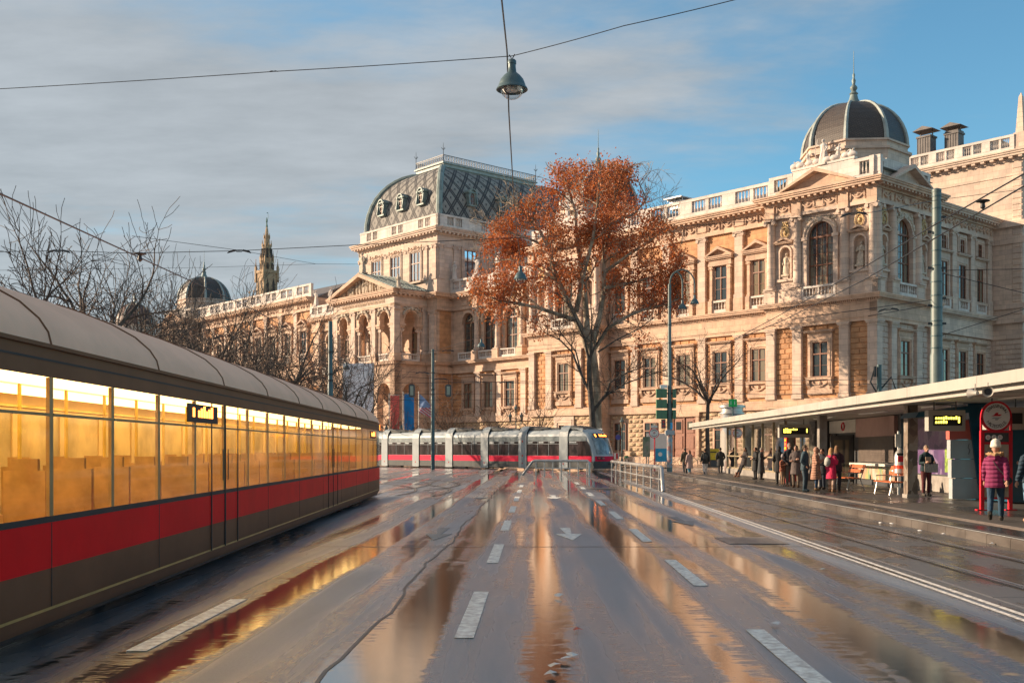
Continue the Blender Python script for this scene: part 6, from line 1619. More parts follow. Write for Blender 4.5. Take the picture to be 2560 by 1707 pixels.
m = MB(); m.box(-.35, .35, -.3, .25, 2.85, 3.2); m.build('name_plate', GREYP, SG); m = MB(); m.box(.02, .2, -.24, -.22, 3.3, 3.8); m.build('blue_sticker', simple('bright blue sticker', (.05,.4,.7), .4), SG)
for i, (dx, wd) in enumerate(((-.65, .82), (.34, .26))):
    for k in range(3):
        t = thing('traffic_signal', ('green traffic signal box on the left of the mast, top one', 'green traffic signal box on the left of the mast, middle one', 'green traffic signal box on the left of the mast, bottom one', 'narrow green signal box on the right of the mast, top one', 'narrow green signal box on the right of the mast, middle one', 'narrow green signal box on the right of the mast, bottom one')[i*3+k], 'traffic signal', (p.x+dx, YG-.1, 4.1+.82*(2-k)), 0, 'green signal boxes on the mast')
        m = MB(); m.box(-wd/2, wd/2, -.2, .16, 0, .68); m.build('housing', SIGG, t); m = MB(); m.box(-.012, .012, -.206, -.2, .01, .67); m.box(-wd/2+.02, wd/2-.02, .16, .3, .5, .6); m.build('seam', MASTD, t); m = MB(); m.box(wd/2 if i == 0 else -wd/2-.1, wd/2+.1 if i == 0 else -wd/2, -.05, .05, .28, .40); m.build('bracket', IRON, t)
t = thing('tram_signal', 'small dark signal head with two red lenses low on the mast', 'traffic signal', (p.x-.5, YG-.1, 3.35))
m = MB(); m.box(-.16, .16, -.12, .12, 0, .7); m.build('housing', DKGREY, t)
for z in (.2, .5): m = MB(); m.tube([(0, -.12, z), (0, -.15, z)], .1, 12); m.build('lens', LAMP_RED, t)
# slim posts on the left
for U, Y, Vt, lab in ((826, 62, 803, 'dark teal post rising behind the near tram left of the portico'), (1082, 92, 873, 'slim dark teal post in front of the portico beside the blue flag')):
    q = W(U, Y, Vt); t = thing('catenary_post', lab, 'post', (q.x, Y, 0)); m = MB(); m.tube([(0,0,0), (0,0,q.z*.6), (0,0,q.z*.61), (0,0,q.z)], [.17, .16, .13, .12], 12); m.build('pole', MASTD, t, True)
    for f in (.62, .66, .8): m = MB(); m.lathe([(.17, q.z*f), (.17, q.z*f+.1)], n=10); m.build('clamp_band', IRON, t)
# two signal lanterns hanging over the road
for U, V0, V1, Y, lab in ((1030, 960, 993, 78, 'dark lantern shaped signal hanging left of the slim post'), (1121, 961, 992, 78, 'dark lantern shaped signal hanging right of the slim post')):
    a, b_ = W(U, Y, V0), W(U, Y, V1); h = a.z-b_.z; t = thing('hanging_signal', lab, 'signal', (a.x, Y, b_.z), 0, 'signals hanging over the road')
    m = MB(); m.prism([(-.22, .1), (-.12, 0), (.12, 0), (.22, .1), (.22, h-.1), (.12, h), (-.12, h), (-.22, h-.1)], -.15, .2); m.build('housing', DKGREY, t)
    m = MB(); m.box(-.11, .11, -.17, -.15, .14, h-.14); m.build('front_panel', simple('pale green glass', (.35,.38,.30), .3), t); m = MB(); m.tube([(0,0,h), (0,0,h+.35)], .02, 5); m.build('hanger', IRON, t)
# ---------------------------------------------------------------- banners and flags
def cloth(w, h, fold, n=14, k=10, seed=0):
    rnd = random.Random(seed); m = MB(); ph = rnd.uniform(0, 6)
    vs = [(w*i/n, fold*math.sin(i/n*7+ph+j*.25)*(.3+.7*j/k), -h*j/k + .04*math.sin(i)) for j in range(k+1) for i in range(n+1)]
    m.add(vs, [(j*(n+1)+i, j*(n+1)+i+1, (j+1)*(n+1)+i+1, (j+1)*(n+1)+i) for j in range(k) for i in range(n)]); return m
def banner(U0, U1, Vt, Vb, Y, mat, lab, pole=True):
    a, b_ = W(U0, Y, Vt), W(U1, Y, Vb); t = thing('banner_flag', lab, 'flag', (a.x, Y, 0))
    c = cloth(b_.x-a.x, a.z-b_.z, .12, seed=int(U0)).build('cloth', mat, t, True, loc=(.1, 0, a.z)); m = MB(); m.tube([(0,0,0), (0,0,a.z+.25)], .06, 8); m.build('pole', GALV, t); m = MB(); m.tube([(0,0,a.z+.05), (b_.x-a.x+.1,0,a.z+.05)], .03, 6); m.build('crossbar', GALV, t)
banner(973, 996, 989, 1075, 118, simple('red banner cloth', (.75, .13, .10), .7, var=.12, scale=1), 'tall red banner on a pole before the portico')
banner(1008, 1033, 985, 1075, 116, simple('blue banner cloth', (.005, .20, .52), .7, var=.12, scale=1), 'tall blue banner on a pole before the portico')
stars, st_, sb_ = newmat('striped flag cloth'); ps = st_.nodes.new('ShaderNodeTexCoord').outputs['Object']; s3 = st_.nodes.new('ShaderNodeSeparateXYZ'); st_.links.new(ps, s3.inputs[0])
stp = mth(st_, 'GREATER_THAN', mth(st_, 'FRACT', mth(st_, 'MULTIPLY', mth(st_, 'ADD', s3.outputs[2], mth(st_, 'MULTIPLY', s3.outputs[0], .75)), 3.2)), .5)
cant = mth(st_, 'MULTIPLY', mth(st_, 'LESS_THAN', s3.outputs[0], 1.2), mth(st_, 'GREATER_THAN', s3.outputs[2], -1.5))
st_.links.new(mixcol(st_, cant, mixcol(st_, stp, (.6, .58, .6), (.55, .03, .08)), (.22, .33, .55)), sb_.inputs['Base Color'])
a = W(1047, 119, 985); t = thing('striped_flag', 'drooping flag with red and white stripes and a blue corner by the portico', 'flag', (a.x, 119, 0))
m = MB(); n = 12; vs = []
for j in range(9):
    for i in range(n+1):
        u = i/n; vs.append((u*1.5, .12*math.sin(u*8+j*.4), -2.2*j/8*(1-.45*u) - 1.6*u**1.3))
m.add(vs, [(j*(n+1)+i, j*(n+1)+i+1, (j+1)*(n+1)+i+1, (j+1)*(n+1)+i) for j in range(8) for i in range(n)]); m.build('cloth', stars, t, True, loc=(.06, 0, a.z))
m = MB(); m.tube([(0,0,0), (0,0,a.z+.3)], .05, 7); m.build('pole', GALV, t)
a, b_ = W(858, 125, 908), W(934, 125, 995); t = thing('white_banner', 'big white banner stretched across the portico front behind bare twigs', 'banner', (a.x, 125, 0))
whb = simple('white banner cloth', (.86, .87, .92), .6, var=.04); cloth(b_.x-a.x, a.z-b_.z+2, .1, seed=9).build('cloth', whb, t, True, loc=(0, 0, a.z)); 
for xl in (0, b_.x-a.x): m = MB(); m.tube([(xl,0,0), (xl,0,a.z)], .06, 6); m.build('pole', GALV, t)

# ---------------------------------------------------------------- kerbside things in front of the building
def bike(U, Y, rz, col, lab):
    t = thing('bicycle', lab, 'bicycle', (W(U, Y).x, Y, .11), rz, 'bicycles parked at the wall')
    fm = simple('bicycle paint', col, .4, coat=.4)
    for x in (-.52, .52):
        m = MB(); m.tube([(x+.33*math.cos(a), 0, .34+.33*math.sin(a)) for a in [i*math.pi/9 for i in range(19)]], .022, 5, False); w_ = m.build('wheel', BLACK, t)
        m = MB(); [m.tube([(x, 0, .34), (x+.32*math.cos(a), 0, .34+.32*math.sin(a))], .006, 3) for a in [i*math.pi/5 for i in range(10)]]; m.build('spokes', GALV, w_)
    m = MB(); m.tube([(-.52,0,.34), (-.05,0,.32), (.38,0,.75), (-.2,0,.72), (-.05,0,.32)], .02, 6); m.tube([(-.52,0,.34), (-.2,0,.72), (-.24,0,.9)], .016, 6); m.tube([(.52,0,.34), (.38,0,.75), (.33,0,1.0)], .018, 6); m.build('frame', fm, t)
    m = MB(); m.bbox((-.25,0,.93), (.26,.13,.06)); m.build('saddle', BLACK, t); m = MB(); m.tube([(.2,-.26,1.02), (.34,0,1.02), (.2,.26,1.02)], .016, 6); m.build('handlebar', BLACK, t)
    m = MB(); m.bbox((.62,0,.85), (.3,.3,.24)) if lab.startswith('green') else m.bbox((-.55,0,.74), (.36,.12,.03)); m.build('basket' if lab.startswith('green') else 'carrier', fm, t)
bike(1552, 109, .25, (.03, .16, .08), 'green bicycle with basket just right of the far tram'); bike(1628, 110, -.2, (.4, .02, .06), 'red framed bicycle by the thin red stop pole')
bike(1690, 108, .35, (.03, .03, .035), 'dark bicycle just right of the sticker covered mast'); bike(1738, 109, -.4, (.1, .2, .1), 'bicycle behind the walking couple'); bike(1655, 111, .5, (.1, .1, .12), 'grey bicycle half hidden by the sticker covered mast')
for i, U in enumerate((1577, 1592, 1607, 1645, 1661, 1722, 1752)):
    t = put(None, 'bike_rack', None, (W(U, 111).x, 111, .11)); m = None
    mm = MB(); mm.tube([(-.4,0,0), (-.4,0,.7), (-.3,0,.85), (.3,0,.85), (.4,0,.7), (.4,0,0)], .03, 7)
    bpy.data.objects.remove(t); o = mm.build('bike_rack', GALV, None, True, (W(U, 111).x, 111, .11), .3); tag(o, 'grey steel hoop bicycle rack ' + ('right of the green bicycle', 'between the green bicycle and the poster stand', 'just left of the tilted poster stand', 'behind the front wheel of the red bicycle', 'left of the sticker covered mast', 'behind the walking couple', 'right of the walking couple')[i], 'bike rack', 'bicycle hoops along the wall')
q = W(1787, 98); t = thing('letter_box', 'yellow letter box behind the woman with the backpack', 'letter box', (q.x, 98, .02)); m = MB(); m.box(-.65, .65, -.2, .4, .75, 1.75); m.build('body', YEL, t); m = MB(); m.box(-.5, .5, -.1, .1, 0, .75); m.build('foot', DKGREY, t); m = MB(); m.box(-.45, .1, -.21, -.2, 1.4, 1.5); m.build('slot', BLACK, t)
q = W(1653, 103); t = thing('blue_sign', 'light blue sign board with a white mark by the bicycles', 'sign', (q.x, 103, .05)); m = MB(); m.box(-.65, .65, -.03, .03, .5, 1.75); m.build('board', simple('sky blue board', (.02,.35,.62), .4), t); m = MB(); m.tube([(-.1,-.03,1.2), (-.1,-.035,1.2)], .2, 14); m.build('mark', WHITE, t); 
for xl in (-.5, .44): m = MB(); m.box(xl, xl+.06, 0, .05, 0, .5); m.build('leg', GALV, t)
q = W(1640, 107); t = thing('notice_board', 'white notice board on the wall behind the stop pole', 'notice', (q.x, 107, .0)); m = MB(); m.box(-.9, 1.1, 0, .08, 1.7, 3.3); m.build('board', WHITE, t); 
for xl in (-.8, .92): m = MB(); m.box(xl, xl+.08, .0, .08, 0, 1.7); m.build('leg', GALV, t)
q = W(1535, 106); t = thing('barrier_sign', 'red and white striped barrier beside the tram nose', 'barrier', (q.x, 106, 0)); m = MB(); m.box(-.7, .5, 0, .05, .75, 1.35); b1 = m.build('board', WHITE, t)
for k in range(3): m = MB(); m.box(-.6+.4*k, -.4+.4*k, -.01, 0, .77, 1.33); m.build('red_stripe', SIGNRED, b1)

for xl, zl in ((-.6, 1.3), (.4, 3.2)): m = MB(); m.tube([(xl,0,0),(xl,0,zl)], .03, 5); m.build('post', GALV, t)
m = MB(); m.tube([(.4,-.02,2.9),(.4,-.04,2.9)], .26, 16); m.build('round_sign', simple('blue red sign', (.08,.08,.35), .4), t)
q = W(1616, 101); t = thing('advertising_stele', 'narrow tilted poster stand left of the red stop pole', 'poster stand', (q.x, 101, 0)); m = MB(); m.box(-.34, .34, -.04, .04, 1.0, 2.9); m.build('poster', poster('green poster', [(.25,.3,.2),(.4,.35,.3),(.12,.2,.12)], (1,1,1), 3), t); m = MB(); m.tube([(0,0,0),(0,0,1)], .05, 6); m.build('post', DKGREY, t)
# advertising column and green information sign
q = W(1830, 88); t = thing('advertising_column', 'round glass advertising column behind the shelter roof', 'advertising column', (q.x, 88, 0)); m = MB(); m.lathe([(.95, 0), (.95, 4.6)], n=24); m.build('drum', poster('column posters', [(.45,.40,.36),(.3,.38,.45),(.5,.46,.4),(.35,.2,.16)], (1,1,.5), 1.6), t, True); m = MB(); m.lathe([(1.05,4.6),(1.05,4.72),(.9,4.76),(.9,5.1),(1.1,5.12),(1.1,5.3),(.3,5.45)], n=24); m.build('cap', GALV, t, True)
q = W(1832, 80, 1007); t = thing('information_sign', 'small green sign with two white letters i above the shelter roof', 'sign', (q.x, 80, q.z)); m = MB(); m.box(-.29, .29, -.1, .1, -.28, .28); m.build('box', GREENS, t); m = MB(); m.tube([(0,0,-.28),(0,0,-q.z)], .06, 7); m.build('pole', MASTD, t)
for dx in (-.16, .12): put_text('i', .5, WHITE, t, (dx, -.105, .02), (R(90), 0, 0), ext=.003)
# old lanterns
def lantern(U, Y, Vt, lab, arms=False):
    q = W(U, Y, Vt); t = thing('old_lantern', lab, 'lantern', (q.x, Y, 0), 0); H_ = q.z; m = MB(); m.lathe([(.18,0),(.16,.5),(.08,.8),(.06,H_-1.2),(.1,H_-1.1)], n=10); m.build('post', MASTD, t, True)
    for dx, dz in (((0, 0), (-.65, -.9), (.65, -.9)) if arms else ((0, 0),)):
        m = MB(); z = H_+dz; m.lathe([(.10,z-1.05),(.19,z-.5),(.19,z-.48)], (dx,0,0), 6); m.build('lantern_glass', GLASS, t); m = MB(); m.lathe([(.25,z-.48),(.2,z-.36),(.1,z-.26),(.08,z-.12),(.02,z)], (dx,0,0), 8); m.build('lantern_hood', LAMPG, t)
        if dx: m = MB(); m.tube([(0,0,z-1.4),(dx*.7,0,z-1.5),(dx,0,z-1.05)], .04, 5); m.build('arm', MASTD, t)
lantern(1290, 122, 1010, 'three armed old lantern before the lower windows left of the plane tree', True); lantern(1555, 106, 1042, 'single old lantern post just right of the far tram'); lantern(1018, 124, 1040, 'three armed old lantern between the blue banner and the slim post', True); lantern(966, 120, 1060, 'old lantern half hidden behind the near tram')
# ---------------------------------------------------------------- trees
def bark(name, a, b_, sc=2):
    m, t, bs = newmat(name); pos = t.nodes.new('ShaderNodeNewGeometry').outputs['Position']
    t.links.new(mixcol(t, smooth(t, noise(t, stretch(t, pos, (1, 1, .5)), sc, 6, .7), .42, .58), a, b_), bs.inputs['Base Color']); bs.inputs['Roughness'].default_value = .85
    bp = t.nodes.new('ShaderNodeBump'); bp.inputs['Strength'].default_value = .5; bp.inputs['Distance'].default_value = .03; t.links.new(noise(t, stretch(t, pos, (1, 1, .3)), 9, 4), bp.inputs['Height']); t.links.new(bp.outputs[0], bs.inputs['Normal'])
    return m
BARK_D = bark('dark bark', (.05, .04, .034), (.11, .086, .07), 3); BARK_P = bark('mottled plane bark', (.20, .16, .115), (.42, .34, .25), 1.1)
TWIG = bark('dark twigs', (.055, .036, .028), (.11, .076, .058), 3)
def leafmat():
    m, t, b = newmat('dry orange brown leaves'); pos = t.nodes.new('ShaderNodeNewGeometry').outputs['Position']
    n = noise(t, pos, .55, 4, .6); k = noise(t, pos, 5, 2, .6)
    c = mixcol(t, smooth(t, n, .35, .65), (.42, .09, .028), (.68, .25, .075)); c = mixcol(t, smooth(t, k, .35, .7), c, (.22, .07, .03))
    t.links.new(c, b.inputs['Base Color']); b.inputs['Roughness'].default_value = .6
    tr = t.nodes.new('ShaderNodeBsdfTranslucent'); t.links.new(mixcol(t, .5, c, (.65, .18, .03)), tr.inputs[0]); mx = t.nodes.new('ShaderNodeMixShader'); mx.inputs[0].default_value = .35
    out = t.nodes['Material Output']; t.links.new(b.outputs[0], mx.inputs[1]); t.links.new(tr.outputs[0], mx.inputs[2]); t.links.new(mx.outputs[0], out.inputs[0])
    return m
LEAF = leafmat()
class Tree:
    def __init__(s, seed): s.r = random.Random(seed); s.big = MB(); s.fine = MB(); s.tips = []; s.limit = None
    def limb(s, pts, r0, r1, n=7, depth=0):
        s.big.tube(pts, [r0 + (r1-r0)*(i/(len(pts)-1))**.8 for i in range(len(pts))], n)
    def grow(s, p, d, L, r, depth, maxd, spread=.55, up=.12, kids=(3, 5), wig=.24, leafy=True):
        rnd = s.r; n = max(3, min(6, int(L/.5)+2)); pts = [p]; dd = d.normalized()
        for i in range(n):
            dd = (dd + Vector((rnd.gauss(0, wig), rnd.gauss(0, wig), rnd.gauss(0, wig) + up))).normalized(); pts.append(pts[-1] + dd*(L/n))
            if s.limit and not s.limit(pts[-1]): pts.pop(); break
        n = len(pts)-1
        if n < 1: return
        rr = [max(.014, r*(1-.62*i/n)) for i in range(n+1)]
        (s.big if depth <= 1 else s.fine).tube(pts, rr, 6 if depth <= 1 else (4 if depth == 2 else 3), cap=False)
        if depth >= maxd: s.tips += pts[1:]; return
        if depth >= maxd-1: s.tips += pts[2:]
        k = rnd.randint(*kids)
        for j in range(k):
            i = min(n, max(1, int(n*(.25 + .75*(j+rnd.random())/k)))); base = pts[i]
            ax = Vector((rnd.gauss(0,1), rnd.gauss(0,1), rnd.gauss(0,.7))); ax -= dd*ax.dot(dd)
            if ax.length < .1: continue
            nd = (dd + ax.normalized()*rnd.uniform(.6, 1.3)*spread*1.5).normalized()
            s.grow(base, nd, L*rnd.uniform(.5, .78), rr[i]*rnd.uniform(.5, .72), depth+1, maxd, spread, up, kids, wig)
        s.grow(pts[-1], dd, L*.66, rr[-1], depth+1, maxd, spread, up, kids, wig)
def finish_tree(tr, lab, base, bark_, twig_, name='bare_tree', group=None, leaves=0, lsize=.2, shell=None):
    t = thing(name, lab, 'tree', base, 0, group)
    b = tr.big.build('trunk', bark_, t, True, sharp=1.2); 
    if tr.fine.v: tr.fine.build('twigs', twig_, t, kind='stuff')
    if leaves:
        rnd = tr.r; tips = [q for q in tr.tips if shell is None or shell(q)]
        m = MB()
        for i in range(leaves):
            q = rnd.choice(tips); c = q + Vector((rnd.gauss(0,.38), rnd.gauss(0,.38), rnd.gauss(0,.38)-.05)); s = lsize*rnd.uniform(.55, 1.35)
            M = Euler((rnd.uniform(0,6.3), rnd.uniform(0,6.3), rnd.uniform(0,6.3))).to_matrix()
            m.add([c + M @ Vector(v)*s for v in ((-.5,0,0),(-.15,-.42,.08),(.6,-.1,-.05),(.15,.45,.1))], [(0,1,2),(0,2,3)])
        m.build('crown', LEAF, t, kind='stuff')
    return t
def wp(U, V, Y, base): return W(U, Y, V) - Vector(base)

# the big plane tree with its red brown leaves
YT = 99.0; bp_ = W(1492, YT); base = (bp_.x, YT, 0); T = Tree(12)
def P(U, V, dy=0): q = W(U, YT+dy, V); return Vector((q.x-base[0], q.y-base[1], q.z))
def shell(q):
    U = 1280 + F*(q.x+base[0])/(q.y+base[1]); V = VH - F*(q.z-CAM_H)/(q.y+base[1])
    if V > 900 or V < 408: return False
    def lim(tab):
        for (v0, u0), (v1, u1) in zip(tab, tab[1:]):
            if v0 <= V <= v1: return u0 + (u1-u0)*(V-v0)/(v1-v0)
        return tab[-1][1]
    if not lim(((390, 1395), (464, 1362), (512, 1309), (560, 1240), (675, 1180), (770, 1190), (905, 1330))) < U < lim(((390, 1565), (469, 1605), (521, 1618), (556, 1665), (615, 1702), (760, 1710), (905, 1640))): return False
    if V > 750 and random.random() < min(.85, .25 + (V-750)/330): return False
    return True
T.limit = lambda q: (lambda U, V: 1170 < U < 1715 and V > 402)(1280 + F*(q.x+base[0])/(q.y+base[1]), VH - F*(q.z-CAM_H)/(q.y+base[1]))
trunk = [P(1494, 1166), P(1490, 1060), P(1487, 960), P(1478, 880), P(1462, 840)]
T.limb(trunk, .62, .46, 10)
limbs = [([P(1462,840), P(1440,800), P(1415,745), P(1390,690), P(1372,620), P(1340,560), P(1300,520)], .36, 0),
         ([P(1440,800), P(1400,790), P(1350,775), P(1300,765), P(1250,760), P(1210,745)], .24, -1.5),
         ([P(1470,860), P(1466,780), P(1462,700), P(1446,610), P(1440,520), P(1420,450)], .34, 1.0),
         ([P(1478,870), P(1500,790), P(1512,720), P(1512,640), P(1530,560), P(1545,470), P(1560,420)], .34, 1.5),
         ([P(1482,880), P(1520,820), P(1570,790), P(1620,770), P(1665,762), P(1700,745)], .22, 0),
         ([P(1440,780), P(1455,700), P(1480,600), P(1490,520), P(1495,430)], .26, -1.5),
         ([P(1390,700), P(1330,660), P(1280,640), P(1240,640)], .18, 1.5), ([P(1512,680), P(1570,640), P(1620,610), P(1650,590)], .18, -1.5),
         ([P(1530,560), P(1590,530), P(1620,490), P(1600,440)], .14, 1), ([P(1372,620), P(1330,600), P(1270,580), P(1240,570)], .15, 0),
         ([P(1512,720), P(1600,700), P(1655,680), P(1690,660)], .15, 1)]
rnd = random.Random(3)
for pts, r, dy in limbs:
    n = len(pts); pts = [p + Vector((0, dy*i/n*2.2, 0)) for i, p in enumerate(pts)]
    T.limb(pts, r, r*.28, 7)
    for i in range(2, n):
        for j in range(3 if i < n-1 else 4):
            d = Vector((rnd.gauss(0, 1), rnd.gauss(0, 1.1), rnd.gauss(.25, .7))); along = (pts[i]-pts[i-1]).normalized()
            T.grow(pts[i] - along*rnd.uniform(0, .8), (d.normalized()*.9 + along*.8), rnd.uniform(1.9, 3.2), r*.28, 1, 3, .6, .03, (3, 4), .2)
finish_tree(T, 'large plane tree with red brown leaves and pale mottled limbs in front of the palace', base, BARK_P, BARK_P, 'plane_tree', None, 38000, .18, shell)
# dark tree standing just in front of it
YD = 96.5; q = W(1484, YD); base = (q.x, YD, 0); T = Tree(31)
def P(U, V, dy=0): q = W(U, YD+dy, V); return Vector((q.x-base[0], q.y-base[1], q.z))
T.limb([P(1484,1176), P(1482,1070), P(1480,1030), P(1474,960), P(1472,900)], .36, .22, 9)
for pts, r in (([P(1474,980), P(1450,930), P(1430,880), P(1400,850), P(1370,835)], .14), ([P(1482,1030), P(1515,985), P(1525,955), P(1570,930), P(1600,920)], .15), ([P(1486,1020), P(1520,985), P(1560,960), P(1600,945), P(1650,930)], .11),
               ([P(1473,900), P(1485,870), P(1510,830), P(1530,800)], .14), ([P(1472,900), P(1462,850), P(1440,800), P(1420,760)], .13), ([P(1474,930), P(1478,860), P(1480,800), P(1475,740)], .12), ([P(1460,960), P(1440,880), P(1400,830), P(1350,810)], .09), ([P(1495,880), P(1540,850), P(1600,820), P(1640,790)], .09)):
    T.limb(pts, r, r*.3, 6)
    for i in range(1, len(pts)):
        for j in range(3): T.grow(pts[i], (pts[i]-pts[i-1]).normalized() + Vector((rnd.gauss(0,.7), rnd.gauss(0,.8), rnd.gauss(.3,.5))), rnd.uniform(1.2, 2.3), r*.3, 2, 4, .5, .05, (2, 3), .25)
finish_tree(T, 'dark bare tree growing in front of the pale plane tree trunk', base, BARK_D, TWIG)
# bare trees along the left side
def bare(U, Y, Vb, Ht, r, seed, lab, lean=0, fork=.45, maxd=4, n=4, spread=.5, kids=(2, 4), name='bare_tree', up=.05):
    q = W(U, Y); base = (q.x, Y, 0); T = Tree(seed); rr = T.r
    hf = Ht*fork; Ht *= 1.0; top = Vector((lean*hf, rr.uniform(-.3,.3), hf)); mid = top*.5 + Vector((rr.uniform(-.15,.15), 0, 0))
    T.limb([Vector((0,0,0)), mid, top], r, r*.72, 8)
    for k in range(n):
        a = 2*math.pi*(k+rr.random()*.6)/n
        d = Vector((math.cos(a)*spread*1.4 + lean*.6, math.sin(a)*spread*1.4, 1.0 + (.5 if k == 0 else 0)))
        T.grow(top*rr.uniform(.82, 1), d, (Ht-hf)*rr.uniform(.50, .66), r*.6, 1, maxd, spread, up, kids, .16)
    return finish_tree(T, lab, base, BARK_D, TWIG, name)
bare(248, 52, 725, 13.0, .25, 101, 'tall bare tree with a straight trunk left of the far dome', .03, .50, 4, 5, .66, (3, 4), up=.03)
bare(150, 48, 700, 12.0, .23, 102, 'tall bare tree with twin leaning stems at the left edge', -.22, .48, 4, 4, .66, (3, 4), up=.03)
bare(330, 58, 0, 11.2, .2, 104, 'bare tree behind the near tram roof right of the two tall trees', .10, .42, 4, 4, .58, (3, 4))
bare(420, 78, 0, 13.4, .22, 103, 'bare tree crossing the brown distant dome', .05, .40, 4, 5, .62, (3, 4))
bare(515, 88, 0, 17.0, .24, 105, 'bare tree whose thin twigs stand before the far slate dome', .0, .40, 4, 5, .58, (3, 4))
bare(690, 84, 0, 13.2, .3, 106, 'gnarled bare tree with curved boughs between the far dome and the portico', .02, .42, 4, 6, .75, (3, 4), up=.02)
bare(600, 96, 0, 14.0, .2, 107, 'bare tree between the far dome and the gnarled tree', .0, .38, 4, 5, .68, (3, 4))
bare(780, 80, 0, 11.0, .17, 108, 'bare tree just above the tram nose left of the teal post', .0, .40, 4, 5, .68, (3, 4))
bare(870, 86, 0, 11.4, .14, 109, 'slender bare tree before the portico loggia arches', .02, .42, 4, 4, .6, (3, 4))
bare(912, 96, 0, 10.2, .14, 110, 'slender bare tree before the white banner', .0, .42, 4, 4, .6, (2, 4))
bare(1771, 97, 0, 12.6, .22, 111, 'bare street tree with fanned boughs rising behind the far end of the shelter roof', .0, .50, 4, 6, .72, (2, 4), up=.02)
for i, (U, h, lab) in enumerate(((1135, 8.0, 'bare sapling right of the slim post beyond the tram'), (1233, 7.2, 'bare sapling beyond the tram left of the three armed lantern'), (1345, 8.4, 'bare sapling beyond the tram between lantern and plane tree'), (985, 6.2, 'bare sapling before the red banner'), (1090, 6.6, 'bare sapling just right of the striped flag'))):
    bare(U, 112, 0, h, .10, 120+i, lab, 0, .34, 3, 6, .62, (3, 4), 'bare_sapling')
# low bare shrubs filling the gap behind the near tram
for i, (U, Y, h) in enumerate(((470, 66, 10.4), (560, 70, 10.4), (640, 72, 10.2), (735, 76, 9.6), (300, 62, 9.6), (830, 92, 9.6))):
    bare(U, Y, 0, h, .14, 140+i, ('dense bare shrub tree over the tram roof under the far dome', 'dense bare shrub tree over the tram roof right of the far dome', 'dense bare shrub tree over the tram roof left of the gnarled tree', 'dense bare shrub tree over the tram roof right of the gnarled tree', 'dense bare shrub tree beneath the brown dome at left', 'dense bare shrub tree below the portico left of the white banner')[i], 0, .30, 4, 6, .78, (3, 4), 'bare_shrub')

# ---------------------------------------------------------------- far buildings
def gothic_tower():
    Y = 470; q = W(667, Y); t = thing('gothic_tower', 'distant gothic town hall tower with pinnacles and a green figure on its spire', 'tower', (q.x, Y, 0), R(42)); t.scale = (.56, .56, 1)
    G = simple('brown grey gothic stone', (.42, .30, .19), .9, var=.2, scale=.2, bump=.3, bscale=2, streak=.2); D = simple('dark tower opening', (.05, .042, .035), .8); CG = simple('green bronze figure', (.06, .16, .13), .6)
    m = MB(); m.box(-6.2, 6.2, -6.2, 6.2, 0, 52); m.box(-5.9, 5.9, -5.9, 5.9, 52, 66); m.box(-6.5, 6.5, -6.5, 6.5, 51.2, 52.2); m.box(-6.5, 6.5, -6.5, 6.5, 65.2, 66.4); m.build('shaft', G, t)
    for rz in range(4):
        M = Matrix.Rotation(R(90*rz), 3, 'Z')
        for x in (-2.6, 2.6):
            o = MB(lambda a, b_, c: tuple(M @ Vector((a, b_, c)))); o.prism([(x-1.1, 54), (x+1.1, 54), (x+1.1, 61), (x, 63.5), (x-1.1, 61)], -5.98, -5.86); o.prism([(x-1.0, 40), (x+1.0, 40), (x+1.0, 48), (x, 50), (x-1.0, 48)], -6.28, -6.16); o.build('window', D, t)
    m = MB(); m.lathe([(5.4, 66), (5.2, 74), (5.5, 74.4), (4.2, 75)], n=8); m.lathe([(4.0, 75), (3.6, 87), (3.9, 87.6), (2.6, 88.5)], n=8); m.build('octagon', G, t)
    for k in range(8):
        a = R(22.5+45*k); o = MB(); o.bbox((3.75*math.cos(a), 3.75*math.sin(a), 81), (.9, 1.5, 8), a); o.build('window', D, t)
        o = MB(); o.bbox((5.25*math.cos(a), 5.25*math.sin(a), 70), (.6, 1.6, 5), a); o.build('window', D, t)
    m = MB(); m.lathe([(2.4, 88), (2.2, 95), (2.5, 95.5), (1.4, 97), (1.1, 101), (.3, 104.5)], n=8); m.build('spire', G, t)
    m = MB(); m.lathe([(.9, 103.5), (.5, 105.5), (.45, 107), (.75, 108), (.6, 109.5), (.25, 110.2), (.4, 110.8), (.05, 111.4)], n=8); m.tube([(.5,0,109.3), (1.2,0,111.5), (1.1,0,114.5)], .12, 5); m.prism([(1.1,114.6),(-.3,115.4),(1.1,115.6)], -.1, .1); m.build('figure', CG, t)
    def pin(x, y, z0, h, r):
        o = MB(); o.bbox((x, y, z0+h*.3), (r*2, r*2, h*.6)); o.lathe([(r*1.3, 0), (r*.75, h*.1), (.05, h*.5)], (x, y, z0+h*.6), 6); o.lathe([(r*.5,0),(r*.6,.3),(.02,.8)], (x,y,z0+h*1.05), 5); o.build('pinnacle', G, t)
    for sx in (-1, 1):
        for sy in (-1, 1):
            pin(sx*6.1, sy*6.1, 62, 13, .75); pin(sx*9.6, sy*9.6, 34, 23, 1.5); pin(sx*7.3, sy*7.3, 44, 14, .9); pin(sx*3.6, sy*3.6, 73, 9, .5)
    for k in range(8): a = R(45*k); pin(5.0*math.cos(a), 5.0*math.sin(a), 73, 6.5, .42); pin(2.3*math.cos(a), 2.3*math.sin(a), 93.5, 4, .26); pin(3.6*math.cos(a), 3.6*math.sin(a), 86.5, 4.5, .34)
    for c in t.children:                          # real heights: a long shaft under a short spire
        for v in c.data.vertices: v.co.z = v.co.z*1.2 if v.co.z < 66 else 79.2 + (v.co.z-66)*.52
    return t
gothic_tower()
